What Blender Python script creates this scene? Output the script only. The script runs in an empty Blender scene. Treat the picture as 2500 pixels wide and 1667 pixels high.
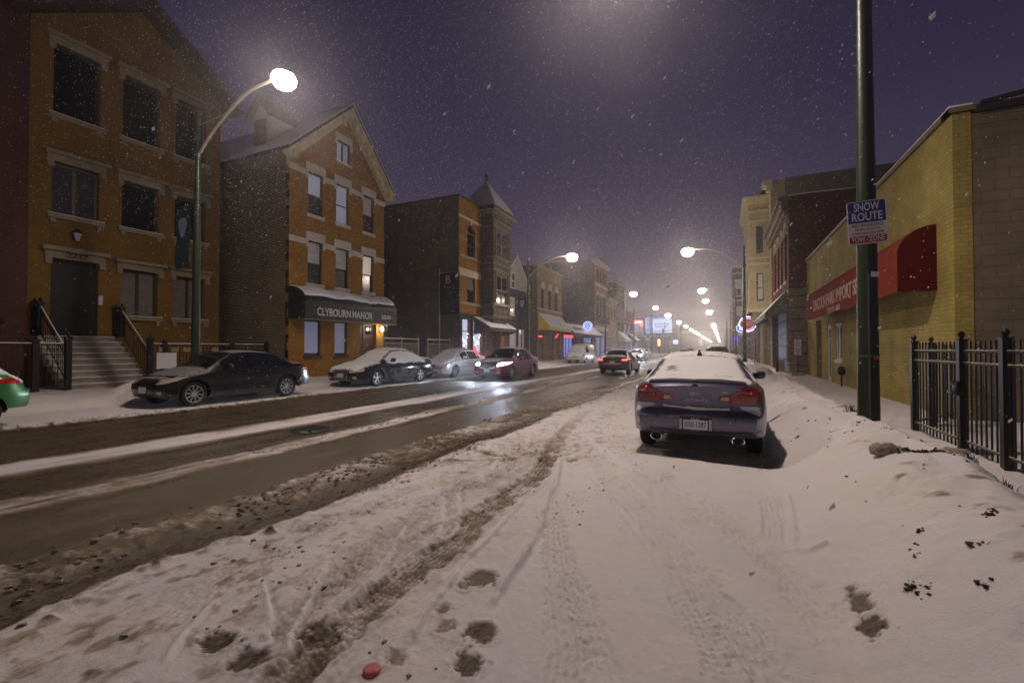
import bpy, math, random
import numpy as np
from mathutils import Vector, Matrix
from mathutils.bvhtree import BVHTree
random.seed(7)
rad = math.radians
S = bpy.context.scene
COL = S.collection

# ------------------------------------------------------------ camera
cam = bpy.data.cameras.new("camera")
cam.lens_unit = 'FOV'
cam.sensor_width = 36
cam.lens = 36 * 1111 / 2500
cam.lens_unit = 'MILLIMETERS'
cam.clip_start = 0.05
cam.clip_end = 5000
cam.dof.use_dof = True
cam.dof.focus_distance = 11
cam.dof.aperture_fstop = 3.5
cam_ob = bpy.data.objects.new("camera", cam)
COL.objects.link(cam_ob)
cam_ob.location = (0, 0, 1.52)
cam_ob.rotation_euler = (rad(90.90), 0, rad(24.785))
S.camera = cam_ob

# ------------------------------------------------------------ night sky
world = bpy.data.worlds.new("World")
S.world = world
world.use_nodes = True
wn, wl = world.node_tree.nodes, world.node_tree.links
wn.clear()
w_out = wn.new("ShaderNodeOutputWorld")
w_bg = wn.new("ShaderNodeBackground")
w_tc = wn.new("ShaderNodeTexCoord")
w_sep = wn.new("ShaderNodeSeparateXYZ")
w_ramp = wn.new("ShaderNodeValToRGB")
w_ramp.color_ramp.elements[0].position = 0.0
w_ramp.color_ramp.elements[0].color = (0.17, 0.13, 0.155, 1)
w_ramp.color_ramp.elements[1].position = 0.75
w_ramp.color_ramp.elements[1].color = (0.007, 0.0065, 0.022, 1)
for pos, c in ((0.10, (0.100, 0.078, 0.112)), (0.25, (0.050, 0.039, 0.072)), (0.45, (0.024, 0.019, 0.046))):
    w_ramp.color_ramp.elements.new(pos).color = (*c, 1)
wl.new(w_tc.outputs["Generated"], w_sep.inputs[0])
wl.new(w_sep.outputs["Z"], w_ramp.inputs[0])
wl.new(w_ramp.outputs[0], w_bg.inputs["Color"])
w_bg.inputs["Strength"].default_value = 1.1
wl.new(w_bg.outputs[0], w_out.inputs["Surface"])

S.view_settings.view_transform = 'Standard'
S.view_settings.look = 'None'
S.view_settings.exposure = 0.0
S.view_settings.gamma = 1.0
S.render.engine = 'CYCLES'
cy = S.cycles
cy.use_denoising = True
cy.max_bounces = 5
cy.diffuse_bounces = 2
cy.glossy_bounces = 2
cy.transmission_bounces = 3
cy.volume_bounces = 0
cy.transparent_max_bounces = 6
cy.caustics_reflective = False
cy.caustics_refractive = False
cy.sample_clamp_indirect = 4
cy.sample_clamp_direct = 30
cy.use_light_tree = True

# ------------------------------------------------------------ materials
MATS = {}
def new_mat(name):
    m = bpy.data.materials.new(name)
    m.use_nodes = True
    return m, m.node_tree.nodes, m.node_tree.links, m.node_tree.nodes["Principled BSDF"]
def mat(name, col, rough=0.6, metal=0.0, var=0.0, scale=6.0, bump=0.0, coat=0.0, spec=0.5, bscale=None, flake=False):
    if name in MATS: return MATS[name]
    m, n, l, b = new_mat(name)
    b.inputs["Base Color"].default_value = (*col, 1)
    b.inputs["Roughness"].default_value = rough
    b.inputs["Metallic"].default_value = metal
    b.inputs["Specular IOR Level"].default_value = spec
    if coat: b.inputs["Coat Weight"].default_value = coat; b.inputs["Coat Roughness"].default_value = 0.12
    if var or bump:
        tc = n.new("ShaderNodeTexCoord")
        nt = n.new("ShaderNodeTexNoise"); nt.inputs["Scale"].default_value = scale; nt.inputs["Detail"].default_value = 6
        l.new(tc.outputs["Object"], nt.inputs["Vector"])
        if var:
            mx = n.new("ShaderNodeMix"); mx.data_type = 'RGBA'
            mx.inputs[6].default_value = (*[c * (1 - var) for c in col], 1)
            mx.inputs[7].default_value = (*[min(1, c * (1 + var)) for c in col], 1)
            mr = n.new("ShaderNodeMapRange"); mr.inputs[1].default_value = 0.3; mr.inputs[2].default_value = 0.7
            l.new(nt.outputs["Fac"], mr.inputs[0]); l.new(mr.outputs[0], mx.inputs[0]); l.new(mx.outputs[2], b.inputs["Base Color"])
        if bump:
            n2 = n.new("ShaderNodeTexNoise"); n2.inputs["Scale"].default_value = bscale or scale * 5; n2.inputs["Detail"].default_value = 5
            l.new(tc.outputs["Object"], n2.inputs["Vector"])
            bp = n.new("ShaderNodeBump"); bp.inputs["Strength"].default_value = bump; bp.inputs["Distance"].default_value = 0.03
            l.new(n2.outputs["Fac"], bp.inputs["Height"]); l.new(bp.outputs[0], b.inputs["Normal"])
    MATS[name] = m
    return m
def emit(name, col, strength, base=(0.02, 0.02, 0.02)):
    if name in MATS: return MATS[name]
    m, n, l, b = new_mat(name)
    b.inputs["Base Color"].default_value = (*base, 1)
    b.inputs["Emission Color"].default_value = (*col, 1)
    b.inputs["Emission Strength"].default_value = strength
    b.inputs["Roughness"].default_value = 0.3
    m.cycles.emission_sampling = 'NONE' if strength < 3 else 'AUTO'
    MATS[name] = m
    return m
def brick(name, c1, c2, mortar, bw=0.21, rh=0.072, ms=0.010, var=0.35, bump=0.5, stain=0.35):
    if name in MATS: return MATS[name]
    m, n, l, b = new_mat(name)
    uv = n.new("ShaderNodeUVMap"); uv.uv_map = "UVMap"
    br = n.new("ShaderNodeTexBrick")
    br.inputs["Scale"].default_value = 1.0
    br.inputs["Brick Width"].default_value = bw
    br.inputs["Row Height"].default_value = rh
    br.inputs["Mortar Size"].default_value = ms
    br.inputs["Mortar Smooth"].default_value = 0.15
    br.inputs["Bias"].default_value = 0.0
    br.inputs["Color1"].default_value = (*c1, 1); br.inputs["Color2"].default_value = (*c2, 1); br.inputs["Mortar"].default_value = (*mortar, 1)
    l.new(uv.outputs[0], br.inputs["Vector"])
    tc = n.new("ShaderNodeTexCoord")
    nt = n.new("ShaderNodeTexNoise"); nt.inputs["Scale"].default_value = 0.9; nt.inputs["Detail"].default_value = 8; nt.inputs["Roughness"].default_value = 0.65
    l.new(tc.outputs["Object"], nt.inputs["Vector"])
    mr = n.new("ShaderNodeMapRange"); mr.inputs[1].default_value = 0.3; mr.inputs[2].default_value = 0.72; mr.inputs[3].default_value = 1 - stain; mr.inputs[4].default_value = 1.12
    l.new(nt.outputs["Fac"], mr.inputs[0])
    mu = n.new("ShaderNodeMix"); mu.data_type = 'RGBA'; mu.blend_type = 'MULTIPLY'; mu.inputs[0].default_value = 1
    l.new(br.outputs["Color"], mu.inputs[6]); l.new(mr.outputs[0], mu.inputs[7])
    l.new(mu.outputs[2], b.inputs["Base Color"])
    b.inputs["Roughness"].default_value = 0.85
    b.inputs["Specular IOR Level"].default_value = 0.25
    bp = n.new("ShaderNodeBump"); bp.inputs["Strength"].default_value = bump; bp.inputs["Distance"].default_value = 0.02; bp.invert = True
    l.new(br.outputs["Fac"], bp.inputs["Height"]); l.new(bp.outputs[0], b.inputs["Normal"])
    MATS[name] = m
    return m
def siding(name, col, pitch=0.12):
    if name in MATS: return MATS[name]
    return brick(name, col, tuple(c * 0.9 for c in col), tuple(c * 0.45 for c in col), bw=30, rh=pitch, ms=0.012, stain=0.2)

SNOW = mat("fresh snow", (0.80, 0.79, 0.79), 0.65, var=0.06, scale=3, bump=0.25, bscale=40)
def film_snow(name, col, keep):
    """snow whose rim is ragged: the mesh stores how far each point is from the rim"""
    m, n, l, b = new_mat(name)
    b.inputs["Base Color"].default_value = (*col, 1); b.inputs["Roughness"].default_value = .65
    at = n.new("ShaderNodeAttribute"); at.attribute_name = "edge"
    tc = n.new("ShaderNodeTexCoord"); nt = n.new("ShaderNodeTexNoise"); nt.inputs["Scale"].default_value = 14; nt.inputs["Detail"].default_value = 8; nt.inputs["Roughness"].default_value = .75
    l.new(tc.outputs["Object"], nt.inputs["Vector"])
    a = n.new("ShaderNodeMath"); a.operation = 'MULTIPLY_ADD'; a.inputs[1].default_value = 1.0; l.new(at.outputs["Fac"], a.inputs[0]); l.new(nt.outputs["Fac"], a.inputs[2])
    mr = n.new("ShaderNodeMapRange"); mr.inputs[1].default_value = keep; mr.inputs[2].default_value = keep + .22; l.new(a.outputs[0], mr.inputs[0]); l.new(mr.outputs[0], b.inputs["Alpha"])
    n2 = n.new("ShaderNodeTexNoise"); n2.inputs["Scale"].default_value = 45; l.new(tc.outputs["Object"], n2.inputs["Vector"])
    bp = n.new("ShaderNodeBump"); bp.inputs["Strength"].default_value = .25; bp.inputs["Distance"].default_value = .02; l.new(n2.outputs["Fac"], bp.inputs["Height"]); l.new(bp.outputs[0], b.inputs["Normal"])
    MATS[name] = m; return m
CARSNOW = film_snow("snow lying on paint", (.80, .79, .79), .52)
def car_paint(name, col, metal=.35, rough=.28, coat=.6):
    if name in MATS: return MATS[name]
    m, n, l, b = new_mat(name)
    b.inputs["Metallic"].default_value = metal; b.inputs["Coat Weight"].default_value = coat; b.inputs["Coat Roughness"].default_value = .12
    tc = n.new("ShaderNodeTexCoord"); n1 = n.new("ShaderNodeTexNoise"); n1.inputs["Scale"].default_value = 38; n1.inputs["Detail"].default_value = 7; n1.inputs["Roughness"].default_value = .8
    n2 = n.new("ShaderNodeTexNoise"); n2.inputs["Scale"].default_value = 3.0; n2.inputs["Detail"].default_value = 4
    l.new(tc.outputs["Object"], n1.inputs["Vector"]); l.new(tc.outputs["Object"], n2.inputs["Vector"])
    sp = n.new("ShaderNodeSeparateXYZ"); l.new(tc.outputs["Object"], sp.inputs[0])
    g = n.new("ShaderNodeMapRange"); g.inputs[1].default_value = .15; g.inputs[2].default_value = .95; g.inputs[3].default_value = .30; g.inputs[4].default_value = .0; l.new(sp.outputs["Z"], g.inputs[0])
    a = n.new("ShaderNodeMath"); a.operation = 'ADD'; l.new(n1.outputs["Fac"], a.inputs[0]); l.new(g.outputs[0], a.inputs[1])
    a2 = n.new("ShaderNodeMath"); a2.operation = 'MULTIPLY_ADD'; a2.inputs[1].default_value = .35; l.new(n2.outputs["Fac"], a2.inputs[0]); l.new(a.outputs[0], a2.inputs[2])
    f = n.new("ShaderNodeMapRange"); f.inputs[1].default_value = .82; f.inputs[2].default_value = 1.05; f.inputs[3].default_value = 0; f.inputs[4].default_value = .45; l.new(a2.outputs[0], f.inputs[0])
    mx = n.new("ShaderNodeMix"); mx.data_type = 'RGBA'; mx.inputs[6].default_value = (*col, 1); mx.inputs[7].default_value = (*[.03 + .75 * c_ for c_ in col], 1); l.new(f.outputs[0], mx.inputs[0]); l.new(mx.outputs[2], b.inputs["Base Color"])
    r = n.new("ShaderNodeMapRange"); r.inputs[3].default_value = rough; r.inputs[4].default_value = .8; r.inputs[2].default_value = .55; l.new(f.outputs[0], r.inputs[0]); l.new(r.outputs[0], b.inputs["Roughness"])
    MATS[name] = m; return m
FILM = film_snow("thin blown snow", (.66, .64, .64), .92)
DUSTING = film_snow("grey snow dusting", (.19, .185, .185), .42)
DUSTED = mat("dusted dirty snow", (0.55, 0.50, 0.45), 0.7, var=0.3, scale=9, bump=0.4)
GLASS = mat("dark window glass", (0.006, 0.006, 0.007), 0.10, spec=0.25)
GLASSG = mat("grey window glass", (0.06, 0.06, 0.065), 0.15, spec=0.6, var=0.4, scale=2)
CARGLASS = mat("car glass", (0.008, 0.009, 0.011), 0.05, spec=0.6)
BLIND = mat("pale window blind", (0.55, 0.53, 0.52), 0.8, var=0.12, scale=3)
BLINDG = mat("slatted grey blind", (0.18, 0.165, 0.13), 0.7, var=0.2)
DARKFRAME = mat("dark window frame", (0.03, 0.026, 0.022), 0.5)
OLIVEFRAME = mat("olive window frame", (0.16, 0.13, 0.06), 0.5, var=0.1)
WHITEFRAME = mat("white trim paint", (0.66, 0.62, 0.56), 0.5, var=0.1)
STONE = mat("limestone trim", (0.30, 0.25, 0.155), 0.8, var=0.16, scale=2.5, bump=0.3)
PALESTONE = mat("painted stone band", (0.58, 0.51, 0.40), 0.75, var=0.12, scale=3, bump=0.2)
CREAMWOOD = mat("peeling cream wood", (0.56, 0.48, 0.28), 0.75, var=0.3, scale=4, bump=0.3)
IRON = mat("black painted iron", (0.010, 0.010, 0.010), 0.45)
GREENPOLE = mat("green painted steel", (0.013, 0.027, 0.011), 0.40, var=0.35, scale=4, bump=0.15)
GALV = mat("galvanised steel", (0.42, 0.38, 0.30), 0.45, metal=0.3, var=0.15)
ALU = mat("bright alloy", (0.62, 0.62, 0.63), 0.3, metal=0.75)
CHROME = mat("chrome", (0.8, 0.8, 0.8), 0.12, metal=1.0)
RUBBER = mat("tyre rubber", (0.012, 0.012, 0.012), 0.8, bump=0.4, scale=20)
BLACKPL = mat("black plastic", (0.010, 0.010, 0.010), 0.5)
ROOFDK = mat("dark tar roof", (0.035, 0.03, 0.027), 0.9, var=0.3)
WOODDK = mat("dark door wood", (0.018, 0.012, 0.008), 0.5, var=0.3)
REDWOOD = mat("reddish door wood", (0.10, 0.03, 0.015), 0.5, var=0.3)
CONC = mat("concrete", (0.34, 0.30, 0.24), 0.85, var=0.22, scale=3, bump=0.3)
WHITEP = mat("white sign paint", (0.72, 0.72, 0.72), 0.45)
BLUEP = mat("blue sign paint", (0.018, 0.03, 0.20), 0.4, var=0.15)
REDP = mat("red sign paint", (0.36, 0.02, 0.025), 0.4, var=0.15)
BLACKP = mat("black sign paint", (0.012, 0.012, 0.012), 0.5)
GREYP = mat("grey sign lettering", (0.45, 0.44, 0.45), 0.6)

# ------------------------------------------------------------ mesh building
OFF = {}
def tag(o, label=None, cat=None, group=None, kind=None):
    if label: o["label"] = label
    if cat: o["category"] = cat
    if group: o["group"] = group
    if kind: o["kind"] = kind
    return o
def thing(name, label, cat, loc=(0, 0, 0), rz=0.0, group=None):
    o = bpy.data.objects.new(name, None)
    o.empty_display_size = 0.2
    COL.objects.link(o)
    o.location = loc
    o.rotation_euler = (0, 0, rz)
    OFF[o.name] = Vector(loc) if rz == 0 else Vector((0, 0, 0))
    return tag(o, label, cat, group)
def link_mesh(name, me, parent=None):
    o = bpy.data.objects.new(name, me)
    COL.objects.link(o)
    if parent is not None:
        o.parent = parent
        OFF[o.name] = OFF[parent.name]
    return o
class Fr:
    """facade frame: u along the wall, z up, d outwards"""
    def __init__(s, O, U, N): s.O = Vector(O); s.U = Vector(U); s.N = Vector(N); s.Z = Vector((0, 0, 1))
    def __call__(s, u, z, d=0.0): return s.O + s.U * u + s.Z * z + s.N * d
def leftside(X): return Fr((X, 0, 0), (0, 1, 0), (1, 0, 0))      # faces +X, u = Y
def rightside(X): return Fr((X, 0, 0), (0, -1, 0), (-1, 0, 0))   # faces -X, u = -Y
def nearside(Y): return Fr((0, Y, 0), (1, 0, 0), (0, -1, 0))     # faces -Y, u = X
def farside(Y): return Fr((0, Y, 0), (-1, 0, 0), (0, 1, 0))      # faces +Y, u = -X
class MB:
    def __init__(s): s.v = []; s.f = []; s.m = []
    def face(s, pts, m=0):
        i = len(s.v); s.v.extend([tuple(p) for p in pts]); s.f.append(tuple(range(i, i + len(pts)))); s.m.append(m)
    def hexa(s, p, m=0):
        i = len(s.v); s.v.extend([tuple(q) for q in p])
        for q in ((3, 2, 1, 0), (4, 5, 6, 7), (0, 1, 5, 4), (1, 2, 6, 5), (2, 3, 7, 6), (3, 0, 4, 7)):
            s.f.append(tuple(i + k for k in q)); s.m.append(m)
    def box(s, x0, x1, y0, y1, z0, z1, m=0):
        s.hexa([(x0, y0, z0), (x1, y0, z0), (x1, y1, z0), (x0, y1, z0), (x0, y0, z1), (x1, y0, z1), (x1, y1, z1), (x0, y1, z1)], m)
    def fbox(s, fr, u0, u1, z0, z1, d0, d1, m=0):
        s.hexa([fr(u0, z0, d1), fr(u1, z0, d1), fr(u1, z0, d0), fr(u0, z0, d0), fr(u0, z1, d1), fr(u1, z1, d1), fr(u1, z1, d0), fr(u0, z1, d0)], m)
    def prism(s, fr, pts, d0, d1, m=0):
        """outline pts (u,z), counter-clockwise seen from outside, between depths d0 < d1"""
        a = [fr(u, z, d1) for u, z in pts]; b = [fr(u, z, d0) for u, z in pts]
        i = len(s.v); n = len(pts); s.v.extend([tuple(p) for p in a + b])
        s.f.append(tuple(range(i, i + n))); s.f.append(tuple(range(i + 2 * n - 1, i + n - 1, -1)))
        for k in range(n): s.f.append((i + k, i + n + k, i + n + (k + 1) % n, i + (k + 1) % n))
        s.m.extend([m] * (n + 2))
    def tube(s, path, r, n=8, m=0, cap=True):
        P = [Vector(p) for p in path]
        R = r if isinstance(r, (list, tuple)) else [r] * len(P)
        i0 = len(s.v); last = None
        for k, p in enumerate(P):
            t = (P[min(k + 1, len(P) - 1)] - P[max(k - 1, 0)]).normalized()
            if last is None:
                a = t.cross(Vector((0, 0, 1)))
                if a.length < 0.05: a = t.cross(Vector((1, 0, 0)))
            else: a = last - t * last.dot(t)
            a.normalize(); last = a; b = t.cross(a)
            for j in range(n):
                w = 2 * math.pi * j / n
                s.v.append(tuple(p + (a * math.cos(w) + b * math.sin(w)) * R[k]))
        for k in range(len(P) - 1):
            for j in range(n):
                q = i0 + k * n
                s.f.append((q + j, q + (j + 1) % n, q + n + (j + 1) % n, q + n + j)); s.m.append(m)
        if cap:
            s.f.append(tuple(i0 + j for j in range(n - 1, -1, -1))); s.m.append(m)
            q = i0 + (len(P) - 1) * n
            s.f.append(tuple(q + j for j in range(n))); s.m.append(m)
    def lathe(s, prof, c=(0, 0, 0), n=16, m=0, axis='Z'):
        i0 = len(s.v)
        for r, z in prof:
            for j in range(n):
                w = 2 * math.pi * j / n
                if axis == 'Z': s.v.append((c[0] + r * math.cos(w), c[1] + r * math.sin(w), c[2] + z))
                elif axis == 'X': s.v.append((c[0] + z, c[1] + r * math.cos(w), c[2] + r * math.sin(w)))
                else: s.v.append((c[0] + r * math.sin(w), c[1] + z, c[2] + r * math.cos(w)))
        for k in range(len(prof) - 1):
            for j in range(n):
                q = i0 + k * n
                s.f.append((q + j, q + (j + 1) % n, q + n + (j + 1) % n, q + n + j)); s.m.append(m)
    def blob(s, c, rx, ry, rz, n=10, k=6, e=2.0, m=0):
        """a rounded lump (superellipsoid)"""
        i0 = len(s.v)
        sg = lambda v: math.copysign(abs(v) ** (2 / e), v)
        for a in range(k + 1):
            th = -math.pi / 2 + math.pi * a / k
            for j in range(n):
                w = 2 * math.pi * j / n
                s.v.append((c[0] + rx * sg(math.cos(th)) * sg(math.cos(w)), c[1] + ry * sg(math.cos(th)) * sg(math.sin(w)), c[2] + rz * sg(math.sin(th))))
        for a in range(k):
            for j in range(n):
                q = i0 + a * n
                s.f.append((q + j, q + (j + 1) % n, q + n + (j + 1) % n, q + n + j)); s.m.append(m)
    def wall(s, fr, u0, u1, z0, z1, holes=(), rev=0.22, m=0):
        us = sorted({u0, u1, *[h[0] for h in holes], *[h[1] for h in holes]})
        zs = sorted({z0, z1, *[h[2] for h in holes], *[h[3] for h in holes]})
        us = [u for u in us if u0 <= u <= u1]; zs = [z for z in zs if z0 <= z <= z1]
        for a, b in zip(us, us[1:]):
            for c, d in zip(zs, zs[1:]):
                um, zm = (a + b) / 2, (c + d) / 2
                if any(h[0] < um < h[1] and h[2] < zm < h[3] for h in holes): continue
                s.face([fr(a, c), fr(b, c), fr(b, d), fr(a, d)], m)
        for a, b, c, d in [h[:4] for h in holes]:
            s.face([fr(a, c), fr(a, d), fr(a, d, -rev), fr(a, c, -rev)], m); s.face([fr(b, d), fr(b, c), fr(b, c, -rev), fr(b, d, -rev)], m)
            s.face([fr(a, d), fr(b, d), fr(b, d, -rev), fr(a, d, -rev)], m); s.face([fr(b, c), fr(a, c), fr(a, c, -rev), fr(b, c, -rev)], m)
            s.face([fr(a, c, -rev - .02), fr(b, c, -rev - .02), fr(b, d, -rev - .02), fr(a, d, -rev - .02)], m)
    def build(s, name, mats, parent=None, smooth=False, label=None, auto=None):
        me = bpy.data.meshes.new(name)
        o = OFF.get(parent.name, Vector((0, 0, 0))) if parent is not None else Vector((0, 0, 0))
        me.from_pydata([(p[0] - o[0], p[1] - o[1], p[2] - o[2]) for p in s.v] if o.length else s.v, [], s.f)
        for mm in (mats if isinstance(mats, (list, tuple)) else [mats]): me.materials.append(mm)
        me.polygons.foreach_set("material_index", s.m)
        if smooth: me.polygons.foreach_set("use_smooth", [True] * len(s.f))
        me.update()
        box_uv(me, o)
        if auto is not None and hasattr(me, "set_sharp_from_angle"): me.set_sharp_from_angle(angle=rad(auto))
        ob = link_mesh(name, me, parent)
        if label: ob["label"] = label
        return ob
def box_uv(me, o=Vector((0, 0, 0))):
    nl = len(me.loops)
    if not nl: return
    uv = me.uv_layers.new(name="UVMap")
    vi = np.empty(nl, dtype=np.int32); me.loops.foreach_get("vertex_index", vi)
    co = np.empty(len(me.vertices) * 3, dtype=np.float32); me.vertices.foreach_get("co", co); co = co.reshape(-1, 3) + np.array(o, dtype=np.float32)
    nf = len(me.polygons)
    nor = np.empty(nf * 3, dtype=np.float32); me.polygons.foreach_get("normal", nor); nor = np.abs(nor.reshape(-1, 3))
    tot = np.empty(nf, dtype=np.int32); me.polygons.foreach_get("loop_total", tot)
    ax = np.repeat(np.argmax(nor, axis=1), tot); p = co[vi]
    u = np.where(ax == 0, p[:, 1], p[:, 0]); v = np.where(ax == 2, p[:, 1], p[:, 2])
    uv.data.foreach_set("uv", np.stack([u, v], 1).astype(np.float32).ravel())
def copy_tree(o, parent=None):
    c = o.copy(); COL.objects.link(c); OFF[c.name] = OFF.get(o.name, Vector((0, 0, 0)))
    if parent is not None: c.parent = parent
    for ch in o.children: copy_tree(ch, c)
    return c
def text(name, body, size, material, parent, fr, u, z, d, ext=0.004, sx=1.0, align='CENTER', italic=0.0, label=None, width=None, bold=.012):
    cu = bpy.data.curves.new(name, 'FONT')
    cu.body = body; cu.size = size; cu.extrude = ext; cu.align_x = align; cu.align_y = 'CENTER'; cu.resolution_u = 3; cu.shear = italic; cu.offset = bold * size; cu.space_word = .75
    tmp = bpy.data.objects.new(name + "_curve", cu); COL.objects.link(tmp)
    bpy.context.view_layer.update()
    me = bpy.data.meshes.new_from_object(tmp.evaluated_get(bpy.context.evaluated_depsgraph_get()))
    bpy.data.objects.remove(tmp); bpy.data.curves.remove(cu)
    me.name = name
    o = OFF.get(parent.name, Vector((0, 0, 0)))
    if width: sx = width / max(1e-6, max(v.co.x for v in me.vertices) - min(v.co.x for v in me.vertices))
    for v in me.vertices:
        v.co = fr(u + v.co.x * sx, z + v.co.y, d + v.co.z) - o
    me.materials.clear(); me.materials.append(material)
    ob = link_mesh(name, me, parent)
    if label: ob["label"] = label
    return ob

# windows of a facade: frame > pane, blind ; lintel and sill are parts of the frame's window
def window(parent, fr, u0, u1, z0, z1, frame=None, pane=None, rail=True, mull=0, inset=0.13, t=0.055, blind=None, blind_to=0.45, sill=None, lintel=None, name="window", trim=None, label=None):
    frame = frame or DARKFRAME; pane = pane or GLASS
    b = MB(); i0, i1 = -inset - 0.05, -inset
    b.fbox(fr, u0, u0 + t, z0, z1, i0, i1); b.fbox(fr, u1 - t, u1, z0, z1, i0, i1)
    b.fbox(fr, u0 + t, u1 - t, z0, z0 + t, i0, i1); b.fbox(fr, u0 + t, u1 - t, z1 - t, z1, i0, i1)
    zm = z0 + (z1 - z0) * 0.48
    if rail: b.fbox(fr, u0 + t, u1 - t, zm - t / 2, zm + t / 2, i0 + .004, i1 + 0.01)
    for k in range(mull):
        um = u0 + (u1 - u0) * (k + 1) / (mull + 1)
        b.fbox(fr, um - t * .8, um + t * .8, z0 + t, z1 - t, i0 + .002, i1 + 0.006)
    w = b.build(name, frame, parent)
    if label: w["label"] = label
    p = MB(); p.fbox(fr, u0 + t * .5, u1 - t * .5, z0 + t * .5, z1 - t * .5, i0 - 0.01, i0 + 0.012); p.build("pane", pane, w)
    if blind:
        q = MB(); q.fbox(fr, u0 + t, u1 - t, z0 + t + (z1 - z0 - 2 * t) * (1 - blind_to), z1 - t, i0 + 0.013, i0 + 0.02); q.build("blind", blind, w)
    if sill:
        h, ov, pr, sm, cap = sill
        q = MB(); q.fbox(fr, u0 - ov, u1 + ov, z0 - h, z0, -0.1, pr)
        if cap == 2:
            for uu in (u0 - ov * .4, u1 + ov * .4 - 0.14): q.fbox(fr, uu, uu + 0.14, z0 - h - 0.16, z0 - h, -0.02, pr * .7)
        sl = q.build("sill", sm, w)
        if cap: 
            q = MB(); q.fbox(fr, u0 - ov + .01, u1 + ov - .01, z0 + .002, z0 + 0.025, -0.1, pr - .01); q.build("snow_cover", SNOW, sl)
    if lintel:
        h, ov, pr, lm, cap = lintel
        q = MB(); q.fbox(fr, u0 - ov, u1 + ov, z1, z1 + h, -0.1, pr)
        if cap == 2:
            q.fbox(fr, u0 - ov - 0.08, u1 + ov + 0.08, z1 + h, z1 + h + 0.12, -0.05, pr + 0.14)
            for uu in (u0 - ov, u1 + ov - 0.18): q.fbox(fr, uu, uu + 0.18, z1 - 0.2, z1, -0.02, pr + .02)
        if cap == 3:
            for uu in (u0 - ov, u1 + ov - 0.18): q.fbox(fr, uu, uu + 0.18, z1 - 0.28, z1, -0.02, pr)
        q.build("lintel", lm, w)
    return w
# ------------------------------------------------------------ ground
def _hash(ix, iy, seed):
    h = (ix.astype(np.int64) * 374761393 + iy.astype(np.int64) * 668265263 + seed * 1442695041) & 0xffffffff
    h = ((h ^ (h >> 13)) * 1274126177) & 0xffffffff
    return ((h ^ (h >> 16)) & 0xffff) / 65535.0
def vnoise(x, y, seed=0):
    ix = np.floor(x); iy = np.floor(y); fx = x - ix; fy = y - iy
    fx = fx * fx * (3 - 2 * fx); fy = fy * fy * (3 - 2 * fy)
    a = _hash(ix, iy, seed); b = _hash(ix + 1, iy, seed); c = _hash(ix, iy + 1, seed); d = _hash(ix + 1, iy + 1, seed)
    return (a * (1 - fx) + b * fx) * (1 - fy) + (c * (1 - fx) + d * fx) * fy
def fnoise(x, y, seed=0, oct=4, g=0.5):
    s = 0; a = 1; t = 0
    for k in range(oct):
        s = s + a * vnoise(x * 2 ** k, y * 2 ** k, seed + k * 17); t += a; a *= g
    return s / t
def sstep(a, b, x):
    t = np.clip((x - a) / (b - a), 0, 1)
    return t * t * (3 - 2 * t)
def polydist(x, y, pts):
    """signed distance to a polyline (positive on its right), and the share of its length passed"""
    best = np.full(x.shape, 1e9); sd = np.full(x.shape, 1e9); tt = np.zeros(x.shape)
    n = len(pts) - 1
    for i in range(n):
        (ax, ay), (bx, by) = pts[i], pts[i + 1]
        dx, dy = bx - ax, by - ay; L2 = dx * dx + dy * dy
        t = np.clip(((x - ax) * dx + (y - ay) * dy) / L2, 0, 1)
        qx, qy = x - ax - t * dx, y - ay - t * dy
        d = np.hypot(qx, qy); m = d < best
        best = np.where(m, d, best); sd = np.where(m, np.sign(qx * dy - qy * dx) * d, sd); tt = np.where(m, (i + t) / n, tt)
    return best, sd, tt
def spline(pts, n=6):
    P = [pts[0]] + list(pts) + [pts[-1]]; out = []
    for i in range(1, len(P) - 2):
        for k in range(n):
            t = k / n; o = []
            for c in (0, 1):
                a, b, d, e = P[i - 1][c], P[i][c], P[i + 1][c], P[i + 2][c]
                o.append(0.5 * (2 * b + (d - a) * t + (2 * a - 5 * b + 4 * d - e) * t * t + (3 * b - a - 3 * d + e) * t ** 3))
            out.append(tuple(o))
    return out + [pts[-1]]
MAIN = spline([(-1.62, 1.0), (-1.80, 1.55), (-1.86, 2.05), (-1.90, 2.55), (-1.88, 2.97), (-1.98, 3.65), (-1.97, 4.40), (-2.02, 5.20), (-2.28, 6.40), (-2.62, 8.0), (-2.95, 10.5)])
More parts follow.
